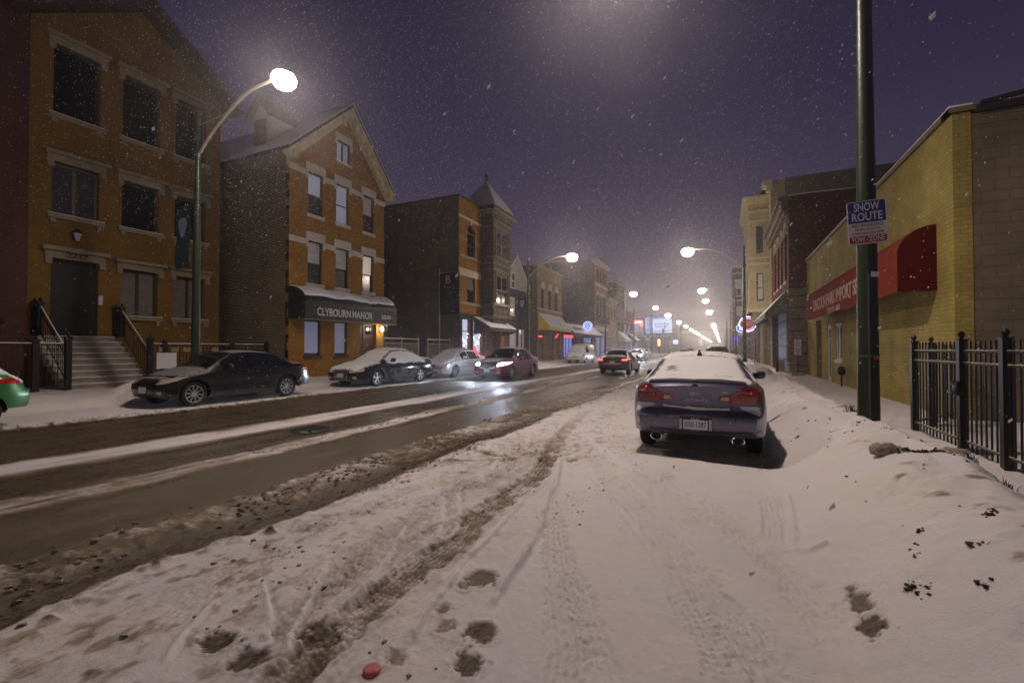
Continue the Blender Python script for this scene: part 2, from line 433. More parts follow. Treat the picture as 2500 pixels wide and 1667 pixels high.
RIDGES = [ # polyline, height, half width
    ([(-1.20, 2.30), (-1.27, 2.69), (-1.30, 3.08), (-1.40, 3.65), (-1.56, 4.18), (-1.72, 4.99), (-2.11, 6.22)], .042, .030),
    ([(-1.44, 1.85), (-1.50, 2.05), (-1.56, 2.30), (-1.57, 2.47), (-1.62, 2.70)], .032, .022),
    ([(-1.98, 2.0), (-2.04, 2.25), (-2.18, 2.61), (-2.44, 3.17)], .042, .024),
    ([(-2.02, 2.97), (-2.0, 3.23), (-2.16, 3.56), (-2.54, 4.14)], .026, .024),
    ([(-2.02, 2.97), (-2.2, 3.33), (-2.6, 3.96)], .026, .024),
    ([(-2.41, 1.29), (-2.60, 1.52), (-2.73, 1.76)], .024, .02),
    ([(-1.92, 1.58), (-2.06, 1.71), (-2.18, 1.88), (-2.38, 2.17), (-2.57, 2.45)], .032, .02),
    ([(-2.09, 1.60), (-2.35, 1.80), (-2.71, 2.01)], .024, .018),
    ([(0.57, 5.35), (0.55, 4.78), (0.47, 3.98)], .042, .030),
    ([(0.47, 3.95), (0.55, 3.87), (0.68, 3.9)], .035, .05),
    ([(-1.07, 4.67), (-0.74, 3.96), (-0.51, 3.52), (-0.30, 3.0)], .020, .03),
    ([(-1.01, 5.32), (-0.6, 4.56), (-.2, 3.9)], .020, .03),
    ([(-2.25, 7.83), (-1.44, 6.28), (-1.0, 5.5)], .018, .04),
    ([(-1.62, 2.5), (-1.68, 3.1), (-1.74, 3.8), (-1.86, 4.6)], .02, .024),
]
TRACKS = [ # polyline, half width, depth, dirt, tread
    ([(-1.70, 1.0), (-1.93, 2.2), (-2.0, 3.2), (-2.2, 4.6), (-2.4, 6.2), (-3.0, 9.0)], .36, .004, .36, 0),
    ([(-2.25, 1.1), (-2.35, 2.0), (-2.45, 3.0), (-2.6, 4.2), (-2.9, 5.8), (-3.3, 8.0)], .20, .004, .34, 0),
    ([(-1.25, 1.2), (-1.35, 2.2), (-1.55, 3.4), (-1.8, 4.8), (-2.2, 6.4)], .14, .004, .20, 0),
    (MAIN, .13, .028, .95, 1), 
    ([(-3.4, 7.6), (-2.7, 6.0), (-2.45, 5.0), (-2.42, 4.0), (-2.5, 3.2), (-2.4, 2.4), (-2.2, 1.6)], .11, .012, .42, 1),
    ([(-2.2, 7.6), (-1.6, 6.2), (-1.1, 5.0), (-0.55, 4.0), (0.05, 2.8), (0.3, 2.0), (0.4, 1.2)], .11, .014, .16, 1),
    ([(-1.6, 7.4), (-1.0, 6.0), (-0.4, 4.8), (0.1, 4.1), (0.4, 3.4), (0.6, 2.4)], .10, .010, .12, 1),
    ([(-1.5, 4.6), (-1.35, 3.8), (-1.05, 3.0), (-0.7, 2.2), (-0.5, 1.4)], .10, .010, .12, 1),
    ([(-2.9, 4.9), (-3.0, 3.9), (-3.05, 3.0), (-2.95, 2.0), (-2.7, 1.2)], .10, .010, .25, 1),
    ([(-1.75, 5.0), (-1.55, 4.2), (-1.2, 3.4), (-.75, 2.6), (-.35, 1.8)], .085, .010, .16, 1),
    ([(-2.15, 5.6), (-2.3, 4.6), (-2.7, 3.7), (-3.1, 3.0), (-3.35, 2.4)], .085, .010, .16, 1),
    ([(-1.9, 4.0), (-2.15, 3.2), (-2.25, 2.5), (-2.2, 1.9), (-2.05, 1.3)], .07, .014, .50, 1),
    ([(-1.3, 6.6), (-.7, 5.6), (-.1, 4.7), (.25, 4.4)], .09, .010, .12, 1),
    ([(.1, 5.35), (.42, 5.2), (.40, 4.4), (.36, 4.0)], .10, .010, .10, 1),
    ([(-.25, 3.0), (-.05, 2.5), (.12, 2.0)], .085, .010, .10, 1),
    ([(-2.62, 4.6), (-2.5, 4.0), (-2.52, 3.6)], .12, .014, .55, 1),
    ([(-3.3, 5.9), (-2.95, 5.72), (-2.5, 5.64)], .07, .03, .9, 0),
    ([(-3.4, 5.05), (-2.9, 5.4), (-2.5, 5.64)], .05, .02, .8, 0),
]
PRINTS = [(-1.11, 1.90, .07, .085, 1.0), (-1.44, 2.62, .10, .12, .8), (-1.47, 2.24, .05, .06, .6), (-1.37, 2.09, .07, .06, .5), (-1.17, 2.13, .09, .08, .95),
          (-2.34, 1.50, .10, .075, 1.05), (-2.09, 1.48, .085, .07, 1.05), (-1.93, 1.78, .12, .10, .9), (-1.44, 1.78, .06, .06, .55), (-1.48, 2.50, .05, .05, .5),
          (0.67, 3.08, .05, .16, .75), (0.67, 2.86, .06, .10, .95), (-0.98, 1.75, .05, .04, .6), (-1.85, 5.9, .08, .12, .6)]
def bank_h(y): return 0.44 + 0.16 * fnoise(y * 0.45, y * 0 + 3.3, 5, 3)
def ground(x, y):
    """height and dirt of the street surface"""
    z = np.zeros(x.shape); d = np.zeros(x.shape)
    near = np.exp(-np.maximum(y - 4, 0) / 25)
    wob = (fnoise(x * 0.3, y * 0.55, 11, 3) - .5)
    wob2 = (fnoise(x * 1.5, y * 2.4, 12, 4) - .5)
    xw = x + wob * 0.35 + wob2 * 0.22
    # ploughed lanes and slush stripes between them
    road = sstep(-12.02, -11.82, xw) * (1 - sstep(-3.62, -3.42, xw + (y > 14) * 0))
    d = road * 0.97
    s1 = sstep(-8.75, -8.35, xw) * (1 - sstep(-7.85, -7.5, xw))
    s2 = sstep(-6.55, -6.35, xw) * (1 - sstep(-6.05, -5.85, xw))
    s3 = sstep(-4.60, -4.38, xw) * (1 - sstep(-3.98, -3.80, xw))
    lump = fnoise(x * 9, y * 9, 21, 4)
    br1 = fnoise(x * 4, y * .35, 34, 4); br2 = fnoise(x * 5, y * .6, 35, 4)
    d = d - s1 * np.clip(.15 + 1.15 * br1 + .25 * wob2, .1, .95) - s2 * np.clip(.05 + 1.1 * br2 + .5 * (lump - .5), .05, .9) - s3 * (0.40 + 0.9 * (lump - .5) + .5 * (fnoise(x * 1.2, y * .7, 33) - .5))
    z += s1 * 0.012 + s2 * (0.012 + .05 * np.maximum(lump - .5, 0)) + s3 * (0.022 + .10 * np.maximum(lump - .42, 0)) * near
    lane3 = sstep(-5.9, -5.7, xw) * (1 - sstep(-4.6, -4.4, xw))
    d -= road * .16 * np.clip(fnoise(x * 7, y * .22, 42, 3) - .45, 0, 1) * 2
    d -= lane3 * 0.12 * (fnoise(x * 8, y * 1.2, 41, 3)) + .05 * lane3
    # the dark wheel rut beside the slush ridge
    rut = sstep(-3.84, -3.78, xw) * (1 - sstep(-3.62, -3.48, xw))
    z -= rut * 0.02
    # left gutter: crusty snow under the parked cars
    gut = (1 - sstep(-12.02, -11.84, xw))
    crust = np.exp(-((xw + 12.05) / .22) ** 2)
    z += gut * 0.03 + crust * (0.02 + 0.07 * np.maximum(lump - .45, 0))
    d += crust * np.clip(1.6 * (lump - .5), 0, .5) + gut * .10 * fnoise(x * 3, y * 3, 51)
    # left kerb and pavement
    z += 0.14 * (1 - sstep(-14.6, -14.1, x)) + (1 - sstep(-15.3, -13.9, x)) * .07 * fnoise(x * .9, y * .9, 55, 3)
    heap = np.exp(-((x + 15.6) / 1.0) ** 2 - ((y - 5.2) / .9) ** 2) * .14 + np.exp(-((x + 14.9) / .55) ** 2 - ((y - 7.1) / .5) ** 2) * .40
    z += heap * (.7 + .6 * fnoise(x * 4, y * 4, 57, 3))
    # right parking lane: trodden snow
    park = sstep(-3.62, -3.40, xw) * (1 - sstep(.5, 1.0, x))
    z += park * (0.03 + 0.016 * (fnoise(x * 1.1, y * 1.1, 61, 3) - .5) + 0.008 * (fnoise(x * 7, y * 7, 62, 4) - .5) * near + .006 * (fnoise(x * 26, y * 26, 66, 2) - .5) * near)
    d += park * np.clip((fnoise(x * 1.3, y * 0.8, 63, 5) - .47) * .8, 0, .2) * (1 - sstep(-1.6, -.4, x) * .4)
    mot = fnoise(x * 13, y * 9, 67, 4); left = 1 - sstep(-2.2, -.9, x)
    d += park * np.clip((mot - .5) * 1.3, 0, .28) * (.35 + .65 * left) * (.3 + 1.2 * fnoise(x * .7, y * .6, 68, 2))
    gm = np.clip((lump - .66) * 4, 0, 1) * park * (1 - sstep(-2.4, -1.2, x)) * (.3 + fnoise(x * .8, y * .8, 64))
    z += gm * 0.012 * near; d += gm * 0.5
    edge = np.exp(-((xw + 3.42) / .16) ** 2)
    z += edge * 0.06 * np.maximum(lump - .45, 0) * 2 * near; d += edge * np.clip(.9 * (lump - .45), 0, .6)
    for pts, hw, dep, dirt, tread in TRACKS:
        b = np.array(pts); m = (x > b[:, 0].min() - .5) & (x < b[:, 0].max() + .5) & (y > b[:, 1].min() - .4) & (y < b[:, 1].max() + .4)
        if not m.any(): continue
        xm, ym = x[m], y[m]
        dist, sd, t = polydist(xm, ym, pts)
        w = hw * (1 + 1.1 * (fnoise(xm * 9, ym * 9, 71, 4, .7) - .5))
        k = 1 - sstep(w * .8, w * 1.15, dist)
        fade = sstep(0, .08, t) * (1 - sstep(.85, 1, t)) if pts is not MAIN else 1 - .6 * sstep(.75, 1, t)
        z[m] -= k * dep * fade * (.7 + .6 * fnoise(xm * 10, ym * 10, 72, 2))
        br = np.exp(-((dist - w * 1.25) / .03) ** 2)
        z[m] += br * dep * .55 * fade * (.4 + fnoise(xm * 5, ym * 5, 73, 2))
        patch = .50 + 1.5 * (fnoise(xm * 8, ym * 5, 74, 5, .65) - .40)
        if tread:
            g = (np.sin(sd * 2 * np.pi / .045) > .2) & (np.sin(t * len(pts) * 40 + (np.abs(sd) > .05) * 2) > -.3)
            z[m] += k * g * .010 * fade
            patch = patch - .25 * g
        d[m] = np.maximum(d[m], k * dirt * fade * np.clip(patch, 0, 1.05))
    for pts, h, hw in RIDGES:
        b = np.array(pts); m = (x > b[:, 0].min() - .3) & (x < b[:, 0].max() + .3) & (y > b[:, 1].min() - .3) & (y < b[:, 1].max() + .3)
        if not m.any(): continue
        xm, ym = x[m], y[m]
        dist, sd, t = polydist(xm, ym, spline(pts, 4))
        q = sd + .022 * (fnoise(xm * 11, ym * 11, 82, 3) - .5)
        k = np.where(q > 0, np.exp(-(q / (hw * .45)) ** 2), np.exp(-(q / (hw * 1.1)) ** 2)) * sstep(0, .1, t) * (1 - sstep(.9, 1, t)) * (.15 + 1.5 * fnoise(xm * 10, ym * 10, 81, 3))
        z[m] += k * h * .75 - .35 * h * np.exp(-((q - hw * 1.3) / (hw * .9)) ** 2) * sstep(0, .1, t) * (1 - sstep(.9, 1, t)); d[m] = d[m] * (1 - np.clip(k * 1.4, 0, 1)) - np.clip(k, 0, 1) * .15
    for px, py, a, b, s in PRINTS:
        m = (np.abs(x - px) < .4) & (np.abs(y - py) < .4)
        if not m.any(): continue
        xm, ym = x[m], y[m]
        r = np.sqrt(((xm - px) / a) ** 2 + ((ym - py) / b) ** 2) + 1.9 * (fnoise(xm * 17, ym * 17, 91, 5, .75) - .5)
        k = 1 - sstep(.6, 1.2, r)
        z[m] -= k * .014 - np.exp(-((r - 1.25) / .15) ** 2) * .008
        d[m] = np.maximum(d[m], k * s)
    # ground kept bare under the parked grey saloon, a lip of snow behind it
    bare = sstep(-1.32, -1.15, x + wob2 * .2) * (1 - sstep(.62, .8, x + wob2 * .2)) * sstep(6.45, 6.6, y + wob2 * .3 + (x + .3) * .12) * (1 - sstep(11.2, 11.5, y))
    z -= bare * .03; d = np.maximum(d, bare * (.36 + .5 * wob2))
    lip = np.exp(-((y + (x + .3) * .12 - 6.38 + wob2 * .3) / .07) ** 2) * sstep(-1.3, -1.0, x) * (1 - sstep(.6, .9, x))
    z += lip * .035
    # pushed-up snow bank along the right kerb, and the pavement behind it
    bh = bank_h(y) * (.82 + .5 * (fnoise(x * .9, y * .8, 101, 4)))
    up = sstep(.45, 1.5, x + wob * .3) ; dn = 1 - sstep(1.75, 2.35, x + wob * .25)
    z += bh * up * dn + (0.15 * sstep(1.6, 2.3, x))
    z += up * (1 - sstep(3.2, 4.0, x)) * (.10 * (fnoise(x * 2.6, y * 2.6, 103, 5) - .5) + .012 * (fnoise(x * 14, y * 14, 104, 3) - .5) * near)
    walk = sstep(2.1, 2.4, x)
    ft = fnoise(x * 5.5, y * 4.0, 105, 2)
    z -= walk * np.clip(ft - .5, 0, 1) * .10 * np.exp(-((x - 2.75) / .5) ** 2)
    d += sstep(.9, 1.4, x) * (1 - sstep(2.2, 2.6, x)) * np.clip((fnoise(x * 7, y * 7, 106, 4) - .64) * 3.2, 0, .7)
    return z, np.clip(d, -.15, 1.1)
def gz(x, y): return float(ground(np.array([float(x)]), np.array([float(y)]))[0][0])

def spans(parts):
    out = []
    for a, b, s in parts:
        n = max(1, int(round((b - a) / s))); out += [a + (b - a) * k / n for k in range(n)]
    return np.array(out + [parts[-1][1]])
GX = spans([(-26, -19.4, .5), (-19.4, -14.7, .16), (-14.7, -12.6, .09), (-12.6, -11.5, .04), (-11.5, -8.8, .10), (-8.8, -7.3, .05), (-7.3, -4.7, .05), (-4.7, -3.2, .018), (-3.2, .7, .0105), (.7, 2.5, .022), (2.5, 4.3, .05), (4.3, 12, .35)])
def grow(a, b, k):
    ys = [a]
    while ys[-1] < b: ys.append(ys[-1] + max(.0100, k * ys[-1]))
    ys[-1] = b
    return ys
GY1 = np.array(list(np.arange(-3, .6, .2)) + grow(.6, 40, .0038))
GY2 = np.array(grow(40, 640, .02))
def snow_material():
    m, n, l, b = new_mat("trampled street snow")
    at = n.new("ShaderNodeAttribute"); at.attribute_name = "dirt"
    tc = n.new("ShaderNodeTexCoord")
    mp = n.new("ShaderNodeMapping"); mp.inputs["Scale"].default_value = (1, 0.55, 1)
    l.new(tc.outputs["Object"], mp.inputs[0])
    n1 = n.new("ShaderNodeTexNoise"); n1.inputs["Scale"].default_value = 30; n1.inputs["Detail"].default_value = 8; n1.inputs["Roughness"].default_value = .7
    n2 = n.new("ShaderNodeTexNoise"); n2.inputs["Scale"].default_value = 2.2; n2.inputs["Detail"].default_value = 6
    l.new(mp.outputs[0], n1.inputs["Vector"]); l.new(tc.outputs["Object"], n2.inputs["Vector"])
    def math_(op, a, bb):
        k = n.new("ShaderNodeMath"); k.operation = op
        for i, q in enumerate((a, bb)):
            if isinstance(q, (int, float)): k.inputs[i].default_value = q
            else: l.new(q, k.inputs[i])
        return k.outputs[0]
    amp = math_('ADD', math_('MULTIPLY', math_('MINIMUM', at.outputs["Fac"], .6), 1.1), .14)
    f = math_('ADD', at.outputs["Fac"], math_('MULTIPLY', math_('SUBTRACT', n1.outputs["Fac"], 0.5), amp))
    f = math_('ADD', f, math_('MULTIPLY', math_('SUBTRACT', n2.outputs["Fac"], 0.5), 0.22))
    mp2 = n.new("ShaderNodeMapping"); mp2.inputs["Scale"].default_value = (14, 1.1, 1); l.new(tc.outputs["Object"], mp2.inputs[0])
    n5 = n.new("ShaderNodeTexNoise"); n5.inputs["Scale"].default_value = 1.0; n5.inputs["Detail"].default_value = 9; n5.inputs["Roughness"].default_value = .75; l.new(mp2.outputs[0], n5.inputs["Vector"])
    f = math_('ADD', f, math_('MULTIPLY', math_('SUBTRACT', n5.outputs["Fac"], 0.5), math_('MULTIPLY', math_('MINIMUM', math_('MAXIMUM', at.outputs["Fac"], 0.0), 1.0), .55)))
    r = n.new("ShaderNodeValToRGB"); e = r.color_ramp.elements
    e[0].position = 0.0; e[0].color = (0.80, 0.77, 0.76, 1)
    e[1].position = 1.0; e[1].color = (0.060, 0.043, 0.021, 1)
    for p, c in ((.16, (.74, .71, .70)), (.32, (.56, .51, .47)), (.48, (.37, .31, .25)), (.66, (.20, .155, .095)), (.84, (.108, .079, .040))): e.new(p).color = (*c, 1)
    l.new(f, r.inputs[0])
    tint = n.new("ShaderNodeMix"); tint.data_type = 'RGBA'; tint.blend_type = 'MULTIPLY'; tint.inputs[0].default_value = 1
    n4 = n.new("ShaderNodeTexNoise"); n4.inputs["Scale"].default_value = 1.3; n4.inputs["Detail"].default_value = 5; l.new(tc.outputs["Object"], n4.inputs["Vector"])
    tr = n.new("ShaderNodeValToRGB"); tr.color_ramp.elements[0].position = .35; tr.color_ramp.elements[0].color = (1, .965, .90, 1); tr.color_ramp.elements[1].position = .65; tr.color_ramp.elements[1].color = (.97, .96, 1, 1)
    l.new(n4.outputs["Fac"], tr.inputs[0]); l.new(r.outputs[0], tint.inputs[6]); l.new(tr.outputs[0], tint.inputs[7]); l.new(tint.outputs[2], b.inputs["Base Color"])
    rr = n.new("ShaderNodeMapRange"); rr.inputs[1].default_value = .45; rr.inputs[2].default_value = 1.0; rr.inputs[3].default_value = .75; rr.inputs[4].default_value = .27
    l.new(f, rr.inputs[0]); l.new(rr.outputs[0], b.inputs["Roughness"])
    n3 = n.new("ShaderNodeTexNoise"); n3.inputs["Scale"].default_value = 70; n3.inputs["Detail"].default_value = 5; n3.inputs["Roughness"].default_value = .7
    l.new(tc.outputs["Object"], n3.inputs["Vector"])
    bp = n.new("ShaderNodeBump"); bp.inputs["Strength"].default_value = .45; bp.inputs["Distance"].default_value = .02
    l.new(math_('ADD', n3.outputs["Fac"], n1.outputs["Fac"]), bp.inputs["Height"]); l.new(bp.outputs[0], b.inputs["Normal"])
    return m
STREETSNOW = snow_material()
def sheet(name, xs, ys, label=None):
    X, Y = np.meshgrid(xs, ys); sh = X.shape
    z, d = ground(X.ravel(), Y.ravel())
    nv = z.size; ny, nx = sh
    me = bpy.data.meshes.new(name)
    me.vertices.add(nv); me.vertices.foreach_set("co", np.stack([X.ravel(), Y.ravel(), z], 1).astype(np.float32).ravel())
    i = (np.arange(ny - 1)[:, None] * nx + np.arange(nx - 1)[None, :]).ravel()
    q = np.stack([i, i + 1, i + nx + 1, i + nx], 1).astype(np.int32)
    me.loops.add(q.size); me.loops.foreach_set("vertex_index", q.ravel())
    me.polygons.add(len(q)); me.polygons.foreach_set("loop_start", np.arange(0, q.size, 4, dtype=np.int32)); me.polygons.foreach_set("loop_total", np.full(len(q), 4, dtype=np.int32))
    me.polygons.foreach_set("use_smooth", np.ones(len(q), dtype=bool))
    at = me.attributes.new("dirt", 'FLOAT', 'POINT'); at.data.foreach_set("value", d.astype(np.float32))
    me.materials.append(STREETSNOW); me.update(); me.validate()
    o = link_mesh(name, me); return tag(o, kind='structure')
def cut(xs, a, b): return xs[(xs >= a - 1e-6) & (xs <= b + 1e-6)]
xl = GX[np.argmin(abs(GX + 14.25))]; xr = GX[np.argmin(abs(GX - .75))]
sheet("road", cut(GX, xl, xr), GY1)
sheet("pavement", cut(GX, -30, xl), GY1)
sheet("snow_bank", cut(GX, xr, 13), GY1)
GX2 = np.concatenate([GX[::6], GX[-1:]])
sheet("road", GX2, GY2)
b = MB(); b.face([(-3000, -200, -.12), (3000, -200, -.12), (3000, 4500, -.12), (-3000, 4500, -.12)])
tag(b.build("ground", SNOW), kind='structure')
# ------------------------------------------------------------ street lamps
LAMPC = (1.0, 0.82, 0.715)
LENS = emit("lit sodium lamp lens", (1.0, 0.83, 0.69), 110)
LENS2 = emit("lit shaded lamp lens", (1.0, 0.83, 0.69), 45)
def street_lamp(x, y, side, label, hx=None, power=500, lit=True, arm=3.65, pole_r=.125):
    """side +1: the arm reaches towards +X; the lamp's own light sits under its bowl"""
    zb = gz(x, y) - .05
    t = thing("street_lamp", label, "street lamp", (x, y, zb), group="street lamps along both kerbs")
    zt = 8.75
    p = MB(); p.tube([(x, y, zb), (x, y, zb + 2.5), (x, y, 6), (x, y, zt)], [pole_r, pole_r * .9, pole_r * .72, pole_r * .55], 20)
    p.lathe([(pole_r * .6, 0), (pole_r * .66, .03), (.03, .12), (0, .13)], (x, y, zt), 12)
    p.tube([(x, y, 7.30), (x, y, 7.55)], pole_r * .95, 14)
    p.build("pole", GREENPOLE, t, smooth=True, auto=40)
    if x < 0 or y > 20:
        q = MB(); q.lathe([(pole_r * 1.5, 0), (pole_r * 1.5, .12), (pole_r * 1.15, .32), (pole_r * 1.02, .34)], (x, y, zb), 16); q.build("base", GREENPOLE, t, smooth=True, auto=40)
    L = arm
    pts = [(0.05, 7.42), (.18 * L, 7.95), (.40 * L, 8.44), (.62 * L, 8.80), (.78 * L, 8.88), (.90 * L, 8.90)]
    q = MB(); q.tube([(x + side * a, y, z) for a, z in spline(pts, 4)], [.048] * 21, 8); q.build("arm", GALV, t, smooth=True)
    q = MB(); q.tube([(x + side * .03, y, 8.30), (x + side * .36 * L, y, 8.40)], .016, 6); q.build("brace", GALV, t, smooth=True)
    hx = x + side * L
    q = MB(); q.blob((hx - side * .05, y, 8.93), .36, .17, .10, 14, 6, 2.5); hd = q.build("lamp_head", GALV, t, smooth=True)
    glare_scale = 1 if abs(y) < 30 else (1.4 if y < 90 else 1.9)  # far bowls enlarged to stand in for the glare round distant lamps
    q = MB(); q.lathe([(r_ * glare_scale, z_ * glare_scale) for r_, z_ in ((.14, .10), (.27, .05), (.32, -.06), (.30, -.17), (.22, -.27), (.11, -.32), (0, -.33))], (hx + side * .10, y, 8.87), 18); q.build("lens", LENS if not (x > 0 and 0 < y < 20) else LENS2, hd, smooth=True)
    if power:
        ld = bpy.data.lights.new("street_lamp_light", 'SPOT'); ld.energy = power; ld.color = LAMPC; ld.spot_size = rad(180); ld.spot_blend = .8; ld.shadow_soft_size = .12
        lo = bpy.data.objects.new("street_lamp_light", ld); COL.objects.link(lo); lo.parent = t; lo.location = (hx + side * .10 - x, 0, 8.87 - .36 * glare_scale - .08 - zb)
    return t
street_lamp(-14.48, 8.5, 1, "street lamp with a teal banner before the brick house with stone steps")
street_lamp(1.93, 8.2, -1, "thick green lamp post carrying the blue, white and red snow route sign", pole_r=.135, power=1350)
street_lamp(-14.5, 34.6, 1, "lit lamp on a curved arm in front of the small house with white gable", power=800)
street_lamp(1.45, 36.3, -1, "lit lamp on a pole beside the cream bay window building", power=800)
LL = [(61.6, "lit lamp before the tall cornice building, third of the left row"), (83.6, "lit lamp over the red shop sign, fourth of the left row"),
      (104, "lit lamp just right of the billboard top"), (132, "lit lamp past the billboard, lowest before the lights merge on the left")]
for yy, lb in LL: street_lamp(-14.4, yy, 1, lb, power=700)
street_lamp(-14.5, -18, 1, "lamp of the left row standing behind the photographer", power=350)
street_lamp(1.9, -19, -1, "lamp of the right row standing behind the photographer", power=350)
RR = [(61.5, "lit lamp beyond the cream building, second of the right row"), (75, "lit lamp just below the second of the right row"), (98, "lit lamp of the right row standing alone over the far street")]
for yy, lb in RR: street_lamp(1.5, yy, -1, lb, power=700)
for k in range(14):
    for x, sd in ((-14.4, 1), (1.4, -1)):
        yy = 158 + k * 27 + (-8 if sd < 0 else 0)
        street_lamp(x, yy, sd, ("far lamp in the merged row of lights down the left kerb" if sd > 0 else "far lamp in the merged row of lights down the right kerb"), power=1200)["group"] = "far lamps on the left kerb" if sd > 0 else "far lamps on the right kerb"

TEAL = mat("teal banner cloth", (0.03, 0.07, 0.075), 0.7, var=0.2)
PALEB = mat("pale blue print", (0.42, 0.44, 0.62), 0.7)
def banner(x, y, label):
    t = thing("street_banner", label, "banner", (x, y, 3.9), group="teal banners on the lamp posts")
    fr = nearside(y)
    b = MB()
    for i in range(12):
        z0, z1 = 3.98 + i * .155, 3.98 + (i + 1) * .155
        c = lambda z: .05 * math.sin((z - 3.9) * 3.2) * max(0, (5.3 - z))
        for (ua, ub) in ((-.86, -.50), (-.50, -.15)):
            b.face([fr(x + ua, z0, c(z0)), fr(x + ub, z0, c(z0)), fr(x + ub, z1, c(z1)), fr(x + ua, z1, c(z1))]); b.face([fr(x + ub, z0, c(z0) - .006), fr(x + ua, z0, c(z0) - .006), fr(x + ua, z1, c(z1) - .006), fr(x + ub, z1, c(z1) - .006)])
    b.build("cloth", TEAL, t)
    b = MB(); pts = []
    for k in range(20):
        w = 2 * math.pi * k / 20; r = 1 + .12 * math.sin(3 * w)
        pts.append((x - .50 + .20 * r * math.cos(w), 5.25 + .30 * r * math.sin(w)))
    b.prism(fr, pts, .03, .034); b.build("emblem", PALEB, t)
    b = MB(); b.tube([(x - .05, y, 5.87), (x - .90, y, 5.87)], .014, 6); b.build("bracket", IRON, t)
    b = MB(); b.tube([(x - .05, y, 3.95), (x - .90, y, 3.95)], .012, 6); b.build("bracket", IRON, t)
    return t
banner(-14.48, 8.4, "teal street banner with a pale emblem before the stone step house")
banner(-14.5, 34.5, "dark street banner with a pale emblem before the tan brick building")

# ------------------------------------------------------------ snow route sign on the lamp post
t = thing("snow_route_sign", "blue, white and red SNOW ROUTE tow zone sign on the green post", "sign", (1.90, 8.06, 3.03))
t.rotation_euler = (0, rad(-2.2), 0); t.location = (0, 0, 0)
sr = bpy.data.objects["snow_route_sign"]; OFF[sr.name] = Vector((1.90, 8.05, 3.03)); sr.location = (1.90, 8.05, 3.03)
fr = nearside(8.02)
def rrect(u0, u1, z0, z1, r, n=5):
    out = []
    for cu, cz, a in ((u1 - r, z0 + r, -90), (u1 - r, z1 - r, 0), (u0 + r, z1 - r, 90), (u0 + r, z0 + r, 180)):
        for k in range(n + 1): w = rad(a + 90 * k / n); out.append((cu + r * math.cos(w), cz + r * math.sin(w)))
    return out
b = MB(); b.prism(fr, rrect(1.675, 2.135, 3.02, 3.64, .035), 0, .006); b.build("plate", WHITEP, sr)
b = MB(); b.prism(fr, [(1.688, 3.325), (2.122, 3.325)] + rrect(1.688, 2.122, 3.3, 3.627, .03)[6:18], .006, .009); b.build("blue_panel", BLUEP, sr)
b = MB(); b.prism(fr, rrect(1.688, 2.122, 3.033, 3.135, .02), .006, .009); b.build("red_panel", REDP, sr)
RT = mat("red sign lettering", (0.30, 0.05, 0.04), .5)
for body, size, z, m_, sx in (("SNOW", .165, 3.545, WHITEP, .30), ("ROUTE", .165, 3.405, WHITEP, .355), ("NO PARKING", .068, 3.283, RT, .36), ("WHEN SNOW IS", .046, 3.225, RT, .30), ("OVER 2 INCHES DEEP", .046, 3.172, RT, .385), ("TOW - ZONE", .098, 3.083, WHITEP, .385)):
    text("lettering", body, size, m_, sr, fr, 1.905, z, .0095, .001, width=sx, bold=.02)
b = MB(); b.lathe([(0, .009), (.012, .008), (.012, 0)], (1.915, 8.02 - .018, 3.59), 8, axis='Y'); b.build("bolt", GALV, sr)
b = MB(); b.lathe([(0, .009), (.012, .008), (.012, 0)], (1.915, 8.02 - .018, 3.10), 8, axis='Y'); b.build("bolt", GALV, sr)
b = MB(); b.fbox(nearside(8.2 - .122), 1.945, 2.035, 2.55, 2.62, -.05, .012); tag(b.build("sticker", WHITEP), "small white sticker on the green lamp post below the snow route sign", "sticker")

b = MB(); b.fbox(nearside(8.2 - .118), 1.97, 2.02, 1.36, 1.42, -.06, .016); tag(b.build("sticker", mat("orange sticker", (.50, .08, .02), .5)), "small orange sticker low on the green lamp post", "sticker")
b = MB(); b.tube([(1.93, 8.2, 1.40), (1.93, 8.2, 1.425)], .139, 20); b.tube([(1.915, 8.2 - .137, .5), (1.915, 8.2 - .128, 2.6)], .009, 6); b.build("strap", mat("weathered steel band", (.12, .12, .11), .5, metal=.4), bpy.data.objects["street_lamp.001"])
# ------------------------------------------------------------ bricks
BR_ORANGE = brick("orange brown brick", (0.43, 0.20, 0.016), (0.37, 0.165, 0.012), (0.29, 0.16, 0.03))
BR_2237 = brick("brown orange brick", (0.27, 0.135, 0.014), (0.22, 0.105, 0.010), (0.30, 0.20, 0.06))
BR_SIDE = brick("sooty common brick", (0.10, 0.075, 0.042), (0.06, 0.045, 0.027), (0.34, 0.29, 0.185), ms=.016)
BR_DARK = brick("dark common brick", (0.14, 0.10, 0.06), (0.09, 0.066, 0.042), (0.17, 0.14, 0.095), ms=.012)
BR_PINK = brick("dull red brick", (0.13, 0.05, 0.045), (0.10, 0.038, 0.035), (0.15, 0.09, 0.08))
BR_YEL = brick("yellow glazed brick", (0.47, 0.375, 0.105), (0.43, 0.34, 0.09), (0.31, 0.24, 0.075), bw=.24, rh=.085, ms=.008, stain=.4, bump=.3)
BR_TAN = brick("tan face brick", (0.44, 0.27, 0.07), (0.35, 0.20, 0.065), (0.30, 0.20, 0.09))
BR_RED = brick("dark red brick", (0.17, 0.05, 0.02), (0.13, 0.036, 0.016), (0.11, 0.055, 0.03))
BR_CREAM = brick("cream painted brick", (0.52, 0.44, 0.24), (0.50, 0.42, 0.225), (0.40, 0.33, 0.17), bw=.6, rh=.30, ms=.006)
CMU = brick("grey concrete block", (0.24, 0.195, 0.13), (0.215, 0.175, 0.115), (0.18, 0.15, 0.095), bw=.41, rh=.205, ms=.010)
